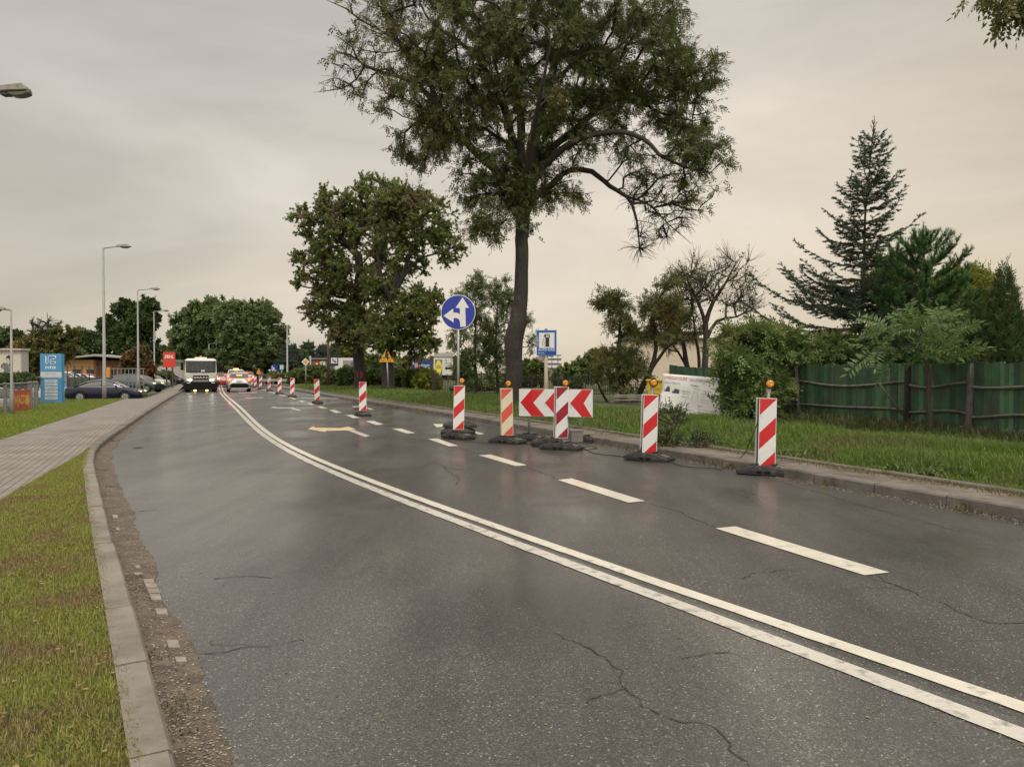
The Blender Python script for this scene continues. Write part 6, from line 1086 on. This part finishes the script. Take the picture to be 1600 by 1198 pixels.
def block():
    Y = 330.; x0 = P(838, 600, Y)[0]; r = empty('apartment_block', (x0, Y, 0), 0, 'distant grey block of flats with light balconies behind the fuel sign', 'building'); w = 39*Y/F; zt = P(860, 554, Y)[2]; wallb(MB(), w*.33, w, 0, 12, -1, zt).build('wall', pm('block grey', (.22, .20, .20), .8), r); wallb(MB(), 0, w*.7, 3, 14, -1, P(850, 557, Y)[2]).build('wall', pm('block pinkish', (.32, .26, .23), .8), r)
    for i in range(3):
        for j in range(3): wallb(MB(), w*(.40+.24*i), w*(.40+.24*i)+2.2, -.3, 0, zt-1.6-2.*j, zt-.6-2.*j).build('window', M_sw, r)
    wallb(MB(), w*.25, w*.42, -6, -2, -1, P(850, 564, Y)[2]).build('annex', pm('annex beige', (.55, .42, .28), .8), r)
block()
def orange():
    Y = 88.; x0 = P(92, 600, Y)[0]; xc = P(146, 600, Y)[0]-x0; r = empty('orange_building', (x0, Y, -.35), 0, 'single storey orange building with thin pale flat roof in the car yard', 'building'); M_o = pm('orange render', (.78, .45, .23), .8, .06, 1); zt = P(120, 562, Y)[2]+.35; xe = P(196, 600, Y)[0]-x0
    wallb(MB(), 0, xc, 0, 9, -.3, zt).build('wall', M_o, r); wallb(MB(), xc+.0, xe, .6, 8, -.3, zt-.1).build('side_wall', pm('orange render in shade tone', (.30, .15, .09), .8), r)  # side wall: its shade is put into the darker render colour
    mb = MB(); mb.prism([(-.6, zt+.02), (xe*.62, zt+.62), (xe+.8, zt+.25), (xe+.8, zt+.12), (xe*.62, zt+.40), (-.6, zt-.08)], -1.2, 9.5); mb.build('roof', pm('pale roof edge', (.42, .40, .36), .7), r)
    for a, b_ in ((1.6, .9), (3.2, .8), (xc+1.1, 1.1), (xc+2.9, .8), (xc+4.2, 1.0)):
        y_ = 0 if a < xc else .6; wi = wallb(MB(), a, a+b_, y_-.06, y_+.02, .9, 2.2).build('window', M_dkgrey, r); wallb(MB(), a+.06, a+b_-.06, y_-.08, y_-.061, .98, 2.12).build('pane', pm('window glass', (.02, .025, .03), .08), wi)
orange()
def poster_wall():
    Y = 62.; x1 = P(34, 600, Y)[0]; x0 = P(-60, 600, Y)[0]; r = empty('poster_wall', (x0, Y, -.3), 0, 'pale free standing wall at the left edge with a large poster of a dark haired figure', 'wall'); W_ = x1-x0; zt = P(10, 544.5, Y)[2]+.3; wallb(MB(), 0, W_, 0, .9, -.3, zt-.12).build('wall', pm('pale grey cladding', (.40, .38, .355), .7, .06, 1), r); wallb(MB(), -.2, W_+.10, -.2, 1.0, zt-.12, zt).build('roof', pm('pale roof', (.5, .48, .45), .6), r)
    Z = lambda y: P(800, 540+y/9.98, Y)[2]+.3; X = lambda x: P(x/9.98, 600, Y)[0]-x0; mb = MB(); mb.box(((X(-300)+X(330))/2, -.01, (Z(75)+Z(520))/2), (X(330)-X(-300), .02, Z(75)-Z(520)), 0); mb.box(((X(-300)+X(330))/2, -.022, (Z(75)+Z(135))/2), (X(330)-X(-300), .004, Z(75)-Z(135)), 1)
    pl = lambda L, m, d: mb.prism([(X(a), Z(b_)) for a, b_ in L], -.022-d, -.0205-d+.001, m)
    pl([(100, 215), (105, 170), (140, 148), (175, 155), (200, 200), (212, 260), (190, 320), (150, 300), (160, 240), (150, 200), (120, 195)], 2, .004); pl([(102, 215), (125, 195), (155, 200), (160, 235), (140, 262), (110, 255)], 3, .002); pl([(20, 300), (60, 265), (120, 270), (170, 310), (185, 420), (80, 430), (70, 370), (20, 350)], 4, .001); pl([(80, 432), (185, 422), (200, 520), (60, 520)], 0, .002); mb.build('poster', [pm('poster ground', (.56, .52, .44), .6), pm('poster pinkish', (.50, .39, .33), .6), M_pb, pm('poster pale skin', (.50, .42, .34), .6), pm('poster dotted coat', (.16, .16, .16), .6, .9, 9)], r)
poster_wall()
def shed():
    Y = 105.; x0 = P(243, 600, Y)[0]; r = empty('shop_building', (x0, Y, 0), 0, 'low shop building with green sign band behind the red shop sign', 'building'); X = lambda a: P(a, 600, Y)[0]-x0; Z = lambda y: P(800, y, Y)[2]
    wallb(MB(), X(236), X(285), 0, 12, -.3, Z(566)).build('wall', pm('pale shop wall', (.48, .47, .40), .8), r); wallb(MB(), X(236), X(256), -.3, .0, Z(569.5), Z(561.5)).build('sign_band', pm('shop green', (.02, .17, .07), .5), r); wallb(MB(), X(234), X(286), -.5, 12, Z(566)+.002, Z(562)).build('roof', pm('grey green roof', (.16, .18, .14), .7), r)
    mb = MB(); mb.disc((X(247.5), Z(566.4)), .18, -.34, -.305, 0, 12); mb.box((X(249.5), -.32, Z(567.2)), (.5, .03, .16), 0); mb.build('lettering', M_sw, r)
    wallb(MB(), X(265), X(287), -4, -1, -.2, Z(573)).build('annex', pm('white annex', (.55, .54, .52), .8), r)
shed()
b = P(665, 600, 125); r = empty('long_white_building', (b[0]-9, 125, 0), 0, 'low white building glimpsed between the roadside trunks and the election billboard', 'building'); wallb(MB(), -3, 12, 0, 8, -.3, P(650, 572, 125)[2]).build('wall', M_sw, r); wallb(MB(), -3.3, 12.3, -.3, 8.2, P(650, 572, 125)[2]+.003, P(650, 569.5, 125)[2]).build('roof', pm('dark roof', (.09, .10, .09), .7), r)
# mesh fence with banner on the left
def meshfence():
    r = empty('mesh_fence', (P(-30, 600, 27)[0], 27, -.12), 0, 'low grey mesh fence at the left edge carrying a red and yellow banner', 'fence'); o = np.array(r.location); pts = [P(-60, 600, 24.5), P(8, 600, 27.5), P(20, 600, 28.6), P(47, 600, 31), P(56, 600, 31.6)]; H = 1.05; a = []
    for i, p in enumerate(pts): q = p-o; z = zleft(p[0], p[1])-o[2]; a.append((q[0], q[1], float(z))); MB().box((q[0], q[1], float(z)+H/2), (.09 if i < 3 else .16, .08, H+.1)).build('post', pm('fence post grey', (.20, .20, .195), .6), r)
    for i in range(len(a)-1):
        A, B = np.array(a[i]), np.array(a[i+1]); L = np.linalg.norm((B-A)[:2]); mb = MB(); mb.tube([A+[0, 0, H-.02], B+[0, 0, H-.02]], .035, 4)
        for k in range(1, int(L/.06)): p = A+(B-A)*(k*.06/L); mb.tube([p+[0, 0, .05], p+[0, 0, H]], .004, 3)
        for z in (.1, .35, .6, .85): mb.tube([A+[0, 0, z], B+[0, 0, z]], .007, 3)
        mb.build('mesh_panel', pm('fence wire', (.19, .19, .185), .6), r)
meshfence()
def wj():
    a = P(18.5, 600, 28.35); b_ = P(46, 600, 30.75); L = np.linalg.norm((b_-a)[:2]); r = empty('entrance_banner', (a[0], a[1]-.05, -.1), atan2(b_[1]-a[1], b_[0]-a[0]), 'red banner with yellow word and arrow tied to the mesh fence', 'banner'); z1 = .94; z0 = .10
    MB().box((L/2, -.05, (z0+z1)/2), (L, .01, z1-z0)).build('sheet', pm('banner red', (.48, .08, .05), .6, .1), r); my = pm('banner yellow', (.68, .42, .08), .6, .1); text('WJAZD', r, my, L*.06, L*.68, z0+.2, z1-.18, -.058, bold=.03); MB().prism([(L*.70, .72), (L*.84, .72), (L*.84, .84), (L*.97, .52), (L*.84, .20), (L*.84, .34), (L*.70, .34)], -.062, -.056).build('arrow_symbol', my, r)
wj()
b = P(150, 600, 60); r = empty('yard_fence', (P(106, 600, 56)[0], 56, -.3), 0, 'dark screened yard fence behind the dark blue saloon', 'fence'); W_ = P(174, 600, 56)[0]-P(106, 600, 56)[0]; MB().box((W_/2, 0, .75), (W_, .03, 1.4)).build('screen', pm('fence screen', (.065, .075, .055), .8, .3, 2), r)
for k in range(7): MB().box((W_*k/6, -.05, 1.), (.06, .06, 2.6)).build('post', M_dkgrey, r)
MB().box((W_/2, -.05, 2.2), (W_, .03, .03)).build('rail', M_dkgrey, r)
b = P(178, 600, 58); r = empty('orange_gate', (b[0]-.4, 58, -.3), 0, 'orange painted post with grey gate right of the yard fence', 'gate'); MB().box((0, 0, 1.1), (.25, .2, 2.2)).box((0, -.12, .9), (.5, .05, .3)).build('post', pm('gate orange', (.65, .27, .06), .6), r); g2_ = MB()
for k in range(9): g2_.box((.4+.28*k, 0, 1.1), (.04, .04, 2.1))
g2_.box((1.5, 0, 2.1), (2.5, .04, .05)).box((1.5, 0, 1.2), (2.5, .04, .05)).box((1.5, 0, .2), (2.5, .04, .05)).build('bars', M_grey, r)
for k in range(3):
    pass
b = P(415, 600, 100); r = empty('guard_rail', (P(398, 600, 88)[0], 90, 0), R(8), 'pale steel guard rail at the far right kerb', 'guard rail'); W_ = P(434, 600, 84)[0]-P(398, 600, 88)[0]; MB().box((W_/2, 0, .62), (W_, .06, .30)).build('beam', M_lampgrey, r)
for k in range(4): MB().box((W_*(k+.5)/4, .06, .3), (.08, .08, .6)).build('post', M_grey, r)
# =====================================================================  VEHICLES (x = forward)
M_glass = pm('car glass', (.025, .03, .033), .06, .1, spec=.8, coat=.5); M_tyre = pm('tyre', (.015, .015, .015), .8, .2); M_rim = pm('rim', (.38, .38, .38), .35, .1, metal=.6)
M_head = pm('headlight lit', (.9, .85, .7), .2, .05, emit=(1, .93, .78), es=6.); M_headw = pm('headlight warm', (.8, .65, .35), .2, .05, emit=(1, .80, .45), es=1.2); M_tail = pm('tail light lit', (.7, .03, .02), .2, .05, emit=(1, .09, .05), es=3.5); M_tailb = pm('brake light bright', (.8, .2, .1), .2, .05, emit=(1, .22, .12), es=5.); M_plate = pm('plate', (.7, .7, .68), .4, .03); M_chrome = pm('chrome', (.6, .6, .6), .15, .05, metal=.9)
def loft(sections, mb, m=0, sm=True, cap=True):
    n = len(sections[0]); b = len(mb.v)
    for s_ in sections: mb.v += [tuple(map(float, p)) for p in s_]
    for i in range(len(sections)-1):
        for k in range(n-1): mb.f.append((b+i*n+k, b+i*n+k+1, b+(i+1)*n+k+1, b+(i+1)*n+k)); mb.m.append(m); mb.sm.append(sm)
    if cap:
        for i in (0, len(sections)-1): mb.f.append(tuple(b+i*n+k for k in range(n))); mb.m.append(m); mb.sm.append(False)
    return mb
def car(label, loc, rz, paint, prof, W_, cab, group=None, suv=False, lights='rear', wr=.31, z0=.17, axles=(-1.32, 1.38), chrome=False, plate=True):
    """prof: (x, z of the shoulder/bonnet line); cab: roof line (x,z) from the boot to the windscreen foot"""
    r = empty('parked_car' if lights is None else 'car', loc, rz, label, 'car', group); hw = W_/2; mb = MB(); S = []
    x0_, x1_ = prof[0][0], prof[-1][0]
    xs = sorted(set([p[0] for p in prof]+list(np.linspace(x0_, x1_, 27)))); pz = lambda x: np.interp(x, [p[0] for p in prof], [p[1] for p in prof])
    for x in xs:
        e = min((x-x0_)/.45, (x1_-x)/.55, 1); e = max(0, e); k = .80+.20*sqrt(max(0, 1-(1-e)**2)); w = hw*k; z = pz(x); zb = z0+.10*(1-e)
        for ax in axles:      # wheel arches
            if abs(x-ax) < wr*1.14: zb = max(zb, wr+sqrt(max(0, (wr*1.14)**2-(x-ax)**2)))
        zm = max(zb+.02, z*.62); half = [(w*.94, zb), (w, max(zb+.01, .42)), (w, zm), (w*.965, z-.06), (w*.90, z), (w*.5, z+.025), (0, z+.035)]
        S.append([(x, y_, zz) for y_, zz in half]+[(x, -y_, zz) for y_, zz in half[::-1][1:]])
    loft(S, mb); body = mb.build('body', [paint], r)
    MB().box(((x0_+x1_)/2, 0, z0+.12), (x1_-x0_-.5, W_*.82, .2)).build('underbody', M_blk, r)
    # glasshouse
    cx = [p[0] for p in cab]; cz = [p[1] for p in cab]; gx = np.linspace(cx[0], cx[-1], 25); S = []; zr = max(cz)
    for x in gx:
        z = np.interp(x, cx, cz); zs = pz(x)-.03; t = max(0, (z-zs)/(zr-zs)); w0 = hw*.90; w1 = hw*(.90-.20*t); S.append([(x, w0, zs), (x, w1, max(z-.05*t, zs)), (x, w1*.86, z), (x, 0, z+.02*t), (x, -w1*.86, z), (x, -w1, max(z-.05*t, zs)), (x, -w0, zs)])
    g_ = loft(S, MB()).build('windows', M_glass, r)
    # roof skin and pillars in body colour, 6 mm proud
    top = [i for i in range(len(gx)) if np.interp(gx[i], cx, cz) > zr-.13]; S2 = []
    for i in top: s_ = S[i]; S2.append([(s_[1][0], s_[1][1]+.006, s_[1][2]-.02), (s_[1][0], s_[1][1]+.008, s_[1][2]+.004), (s_[2][0], s_[2][1], s_[2][2]+.008), (s_[3][0], 0, s_[3][2]+.01), (s_[4][0], s_[4][1], s_[4][2]+.008), (s_[5][0], s_[5][1]-.008, s_[5][2]+.004), (s_[5][0], s_[5][1]-.006, s_[5][2]-.02)])
    loft(S2, MB()).build('roof', paint, r); pm_ = MB()
    for sg in (1, -1):
        edge = [(s_[1][0], (s_[1][1]+.004)*sg, s_[1][2]) for s_ in S]; pm_.tube(edge[:top[0]+1], .035, 5); pm_.tube(edge[top[-1]:], .028, 5); xm = (cx[0]+cx[-1])/2+.1; i = int(np.argmin(abs(gx-xm))); s_ = S[i]; pm_.tube([(s_[0][0], (s_[0][1]+.002)*sg, s_[0][2]), (s_[1][0], (s_[1][1]+.003)*sg, s_[1][2])], .03, 4)
    pm_.build('pillars', paint, r)
    if chrome:
        c = MB()
        for sg in (1, -1): c.tube([(s_[1][0], (s_[1][1]+.035)*sg, s_[1][2]+.012) for s_ in S[2:-1]], .013, 5); c.tube([(s_[0][0], (s_[0][1]+.012)*sg, s_[0][2]+.035) for s_ in S[2:-2]], .013, 5)
        c.build('window_trim', M_chrome, r)
    for ax in axles:
        for sg in (1, -1):
            y = sg*(hw-.10); t = MB().tube([(ax, y-.10, wr), (ax, y-.085, wr), (ax, y+.085, wr), (ax, y+.10, wr)], [wr*.92, wr, wr, wr*.92], 24).build('wheel', M_tyre, r); q = MB(); q.tube([(ax, y+sg*.085, wr), (ax, y+sg*.108, wr)], [wr*.66, wr*.64], 20)
            q.build('rim', M_rim, t); q2 = MB()
            for k in range(5): a = 2*pi*k/5; q2.box((ax+wr*.36*cos(a), y+sg*.110, wr+wr*.36*sin(a)), (wr*.5, .012, .035), ry=-a)
            q2.build('spokes', M_dkgrey, t)
    for sg in (1, -1):      # mirrors
        MB().sphere((cx[-1]-.45, sg*(hw+.03), pz(cx[-1]-.4)+.07), .09, 0, 10, (.8, 1, .7)).build('mirror', paint if not chrome else M_blk, r)
        z = pz(x0_+.2)
        if not suv: MB().box((x0_+.10, sg*hw*.66, z-.14), (.12, hw*.36, .15)).build('tail_light', M_tail if lights == 'rear' else pm('tail lens', (.3, .01, .01), .2), r, bevel=.02)
        zf = pz(x1_-.3); MB().box((x1_-.20, sg*hw*.66, zf-.09), (.24, hw*.34, .13), ry=.15).build('headlight', M_headw if lights == 'front' else pm('clear lens', (.5, .5, .5), .1), r, bevel=.03)
    if plate: MB().box((x0_+.02, 0, .62), (.03, .50, .11)).build('number_plate', M_plate, r); MB().box((x1_-.03, 0, .38), (.03, .50, .11)).build('number_plate', M_plate, r)
    MB().box((x1_-.10, 0, .55), (.14, hw*.8, .12)).build('grille', M_blk, r, bevel=.02)
    return r
M_navy = pm('navy paint', (.006, .008, .022), .3, .05, 2, coat=.25, spec=.3); M_silver = pm('silver paint', (.42, .41, .40), .3, .05, 2, metal=.3, coat=.8); M_dgreen = pm('dark green paint', (.02, .035, .03), .25, .05, 2, coat=.8); M_carw = pm('white paint', (.60, .60, .58), .3, .04, 2, coat=.6); M_bluep = pm('bright blue paint', (.02, .13, .38), .35, .05, coat=.6); M_cred = pm('red paint', (.35, .02, .02), .3, .05, coat=.7); M_cgrey = pm('grey paint', (.10, .105, .11), .3, .05, coat=.7)
SED = dict(prof=[(-2.32, .62), (-2.28, .90), (-1.6, .97), (-.9, .97), (.9, .93), (1.2, .90), (1.9, .80), (2.2, .68), (2.34, .50)], cab=[(-1.75, .96), (-1.05, 1.32), (-.5, 1.43), (.1, 1.44), (.55, 1.36), (1.25, .93)])
HAT = dict(prof=[(-2.0, .55), (-1.98, .95), (-1.2, 1.0), (.8, .96), (1.1, .94), (1.8, .82), (2.0, .60)], cab=[(-1.93, .98), (-1.6, 1.38), (-.9, 1.47), (.1, 1.47), (.5, 1.40), (1.15, .96)])
cs = P(167, 600, 51.); car('dark blue saloon with chrome window trim and lit headlamp leaving the yard drive', (cs[0], 51., -.40), R(12), M_navy, W_=1.75, lights='front', chrome=True, axles=(-1.38, 1.33), wr=.32, group=None, **SED)
cs = P(213, 600, 62.); car('dark green estate car with lit headlamp behind the dark blue saloon', (cs[0], 62., -.10), R(-6), M_dgreen, W_=1.72, lights='front', **HAT)
cs = P(40, 600, 52.); car('white van like car beside the hedge left of the totem sign', (cs[0], 53., -.35), R(12), M_carw, W_=1.7, lights=None, **HAT)
cs = P(88, 600, 58.); car('bright blue car half hidden behind the light blue totem sign', (cs[0]+.1, 58., -.30), R(8), M_bluep, W_=1.75, lights=None, **HAT)
cs = P(104, 600, 68.); car('white parked car right of the totem sign behind the yard fence', (cs[0], 68, .10), R(10), M_carw, W_=1.72, lights=None, **HAT)
for px, Y, paint, lab, rz in ((120, 74, M_carw, 'white car parked in the yard below the orange building', 10), (138, 76, M_cred, 'red car parked in the yard below the orange building', 30), (245, 92, M_cgrey, 'grey car parked in front of the low shop building', 5), (262, 96, M_navy, 'dark car parked beside the white annex of the shop', -5), (232, 80, M_silver, 'silver car parked between the brown tree and the red shop sign', 0)):
    cs = P(px, 600, Y); car(lab, (cs[0], Y, -.1), R(rz), paint, W_=1.72, lights=None, group='cars parked in the yards', plate=False, **HAT)
# low car seen through the mesh fence at the left edge
cs = P(-22, 600, 33.); car('pale grey car behind the mesh fence at the left edge', (cs[0]-.3, 33.5, -.6), R(75), M_silver, W_=1.7, lights=None, plate=False, **HAT)
# silver crossover ahead, seen from behind
DIR = atan2(1, -.385)
def crossover():
    g_ = G(374, 612.2); loc = (g_[0]+2.1*cos(DIR), g_[1]+2.1*sin(DIR), .0); r = car('silver crossover with glowing red tail lamps queuing in the right lane', loc, DIR, M_silver, [(-2.1, .50), (-2.12, .98), (-1.5, 1.08), (.9, 1.0), (1.3, .98), (1.95, .86), (2.15, .6)], 1.72, [(-2.05, 1.02), (-1.45, 1.44), (-.8, 1.53), (.1, 1.50), (.55, 1.42), (1.35, .98)], suv=True, wr=.34, axles=(-1.3, 1.35), plate=False)
    x = -2.13
    for sg in (1, -1):
        mb = MB(); mb.add([(x-.03, sg*.42, 1.02), (x+.02, sg*.86, 1.13), (x+.05, sg*.88, .90), (x-.04, sg*.60, .84), (x+.10, sg*.42, 1.02), (x+.14, sg*.86, 1.13), (x+.14, sg*.88, .90), (x+.10, sg*.60, .84)], [(0, 1, 2, 3), (4, 7, 6, 5), (0, 4, 5, 1), (1, 5, 6, 2), (2, 6, 7, 3), (3, 7, 4, 0)]); t = mb.build('tail_light', M_tail, r, bevel=.01); MB().box((x-.045, sg*.70, .96), (.02, .12, .10)).build('lamp_core', M_tailb, t)
    MB().box((x+.30, 0, 1.30), (.06, .42, .07), ry=0).build('brake_light', pm('third brake light', (.8, .25, .05), .3, emit=(1, .35, .08), es=3.), r); MB().box((x+.06, 0, .48), (.16, 1.35, .34), tx=.9).build('bumper', M_blk, r, bevel=.04)
    mb = MB()
    for sg in (1, -1): mb.tube([(x-.02, sg*.80, .55), (x-.03, sg*.62, .62), (x-.04, sg*.50, .70), (x-.04, 0, .72)], .025, 5)
    mb.build('bumper_trim', M_sw, r); MB().box((x-.01, 0, .87), (.02, .52, .12)).build('number_plate', M_plate, r); MB().box((x-.00, 0, .27), (.08, 1.2, .05)).build('lower_trim', M_sw, r)
crossover()
def far_vehicle(label, px, py, paint, W_=1.78, H=1., brake=True, dy=0):
    g_ = G(px, py); r = car(label, (g_[0]+2.1*cos(DIR), g_[1]+2.1*sin(DIR), 0), DIR, paint, W_=W_, group='cars queuing ahead', suv=True, plate=True, prof=[(a, b*H) for a, b in HAT['prof']], cab=[(a, b*H) for a, b in HAT['cab']])
    for sg in (1, -1): MB().box((-2.03, sg*.68, .92*H), (.08, .26, .20)).build('tail_light', M_tailb if brake else M_tail, r, bevel=.02)
    MB().box((-1.95, 0, 1.36*H), (.05, .3, .05)).build('brake_light', M_tail, r)
    return r
r = far_vehicle('white van with an orange roof lamp just ahead of the silver crossover', 369.5, 605.3, M_carw, 1.9, 1.24); MB().box((-1.0, 0, 1.86), (.2, .5, .14)).build('roof_lamp', pm('roof lamp orange', (.8, .35, .08), .3, emit=(1, .45, .12), es=3.), r, bevel=.03)
far_vehicle('red lit car left of the white van in the oncoming queue gap', 352.5, 604.5, M_cred, 1.7, .95); far_vehicle('dark car beyond the red lit car with glowing tail lamps', 347, 600.5, M_cgrey, 1.7, 1.); far_vehicle('dark red car right of the silver crossover further ahead', 386, 604, M_cred, 1.75, 1.1)
# ---------------- lorry
def lorry():
    g_ = G(314.0, 612.3); d = np.array([-g_[0], -g_[1]]); r = empty('lorry', (g_[0], g_[1], -.15), atan2(-1, .40), 'white flat nosed lorry with lit headlamps coming towards the camera', 'lorry'); M_cab = pm('lorry cream', (.60, .585, .52), .35, .03, 1, coat=.4, dirt=(.42, .38, .32), dscale=2, dlo=.6, dhi=.8)
    hw = 1.17
    # cab: front face at x=0, loft of horizontal rings going up
    def ring(z, f, w, b, c=.10): return [(f-.02, -w+c*1.4, z), (f-c*.5, -w+c*.35, z), (f-c*1.3, -w, z), (b, -w, z), (b, w, z), (f-c*1.3, w, z), (f-c*.5, w-c*.35, z), (f-.02, w-c*1.4, z), (f-.02, -w+c*1.4, z)]
    S = [ring(.62, .0, hw, -1.9), ring(1.66, .0, hw, -1.9), ring(1.72, -.01, hw, -1.9), ring(2.52, -.14, hw*.975, -1.9), ring(2.60, -.17, hw*.965, -1.9), ring(2.71, -.32, hw*.88, -1.8, .16), ring(2.75, -.52, hw*.76, -1.6, .16)]
    loft(S, MB()).build('cab', M_cab, r)
    # windscreen with black surround, 1 cm proud
    def face(z0, z1, w, m, dd, name, nar=1.): 
        f = lambda z: -.14*(z-1.70)/.82 if z > 1.70 else 0; mb = MB(); P_ = []
        for z in (z0, z1): P_ += [(f(z)+dd-.10, -w, z), (f(z)+dd-.0, -w+.16, z), (f(z)+dd, -w+.30, z), (f(z)+dd, w-.30, z), (f(z)+dd-.0, w-.16, z), (f(z)+dd-.10, w, z)]
        mb.add(P_, [(k, k+1, k+7, k+6) for k in range(5)], 0, True); return mb.build(name, m, r)
    face(1.66, 2.56, hw*1.0, M_blk, .003, 'windscreen_seal'); face(1.70, 2.53, hw*.985, pm('windscreen glass', (.035, .038, .038), .12, .5, 3, spec=.6), .013, 'windscreen')
    MB().box((.015, .15, 1.78), (.02, .26, .12)).build('windscreen_card', M_sw, r)
    face(1.10, 1.43, .66, M_blk, .012, 'grille'); t = text('MAN', r, M_sw, -.46, .46, 1.20, 1.33, 0, bold=.01); t.rotation_euler = (0, 0, pi/2); t.location = (.022, 0, 0); mb = MB()
    for z in (1.13, 1.40): mb.box((.018, 0, z), (.01, 1.2, .015))
    mb.build('grille_slats', M_dkgrey, r); mb = MB(); mb.tube([(.02, -.75, 1.64), (.03, -.4, 1.67), (.02, -.05, 1.72)], .012, 4); mb.tube([(.02, .05, 1.64), (.03, .4, 1.67), (.02, .75, 1.72)], .012, 4); mb.build('wipers', M_blk, r)
    MB().box((-.03, 0, .62), (.36, hw*2+.04, .64), ty=.98).build('bumper', M_blk, r, bevel=.05); MB().box((.16, 0, .52), (.03, 1.3, .16)).build('bumper_intake', M_blk, r)
    for sg in (1, -1):
        h = MB().box((.005, sg*.83, 1.07), (.05, .44, .22)).build('headlight', M_chrome, r, bevel=.03); MB().sphere((.02, sg*.78, 1.07), .115, 0, 14, (.4, 1.25, .85)).build('lens', M_head, h); MB().box((.16, sg*.88, .86), (.02, .26, .07)).build('fog_light', M_chrome, r)
        MB().box((-.15, sg*(hw+.16), 2.12), (.09, .22, .56)).tube([(-.3, sg*hw*.95, 2.45), (-.15, sg*(hw+.14), 2.38)], .015, 5).tube([(-.3, sg*hw, 1.86), (-.15, sg*(hw+.14), 1.9)], .015, 5).build('mirror', M_blk, r, bevel=.02)
        MB().box((.17, sg*.42, .27), (.06, .20, .12)).build('low_lamp', pm('yellow fog lamp lit', (.9, .65, .15), .3, emit=(1, .68, .2), es=3.), r, bevel=.02)
        for ax in (-1.2, -4.8, -6.1): w_ = MB().tube([(ax, sg*1.0-.15, .5), (ax, sg*1.0-.13, .52), (ax, sg*1.0+.13, .52), (ax, sg*1.0+.15, .5)], [.46, .5, .5, .46], 24).build('wheel', M_tyre, r); MB().tube([(ax, sg*1.14, .5), (ax, sg*1.17, .5)], [.28, .24], 16).build('rim', M_grey, w_)
    MB().box((.12, 0, .27), (.05, .8, .05)).box((.05, -.5, .35), (.04, .04, .3)).box((.05, .5, .35), (.04, .04, .3)).build('lamp_bar', M_dkgrey, r)
    MB().box((-1.0, 0, 2.80), (.7, .95, .10), tx=.8, ty=.85).build('roof_hatch', M_cab, r, bevel=.02); MB().tube([(-.9, 0, 2.84), (-.9, 0, 2.97)], [.09, .07], 12).build('beacon_light', pm('lorry beacon', (.5, .08, .03), .2, emit=(1, .15, .05), es=.4), r)
    MB().box((-4.6, 0, .78), (5.2, .9, .22)).build('chassis', M_blk, r); MB().box((-4.7, 0, 1.55), (4.8, 2.3, 1.25), tx=1.03, ty=1.03).build('tipper_body', M_cgrey, r, bevel=.03)
lorry()
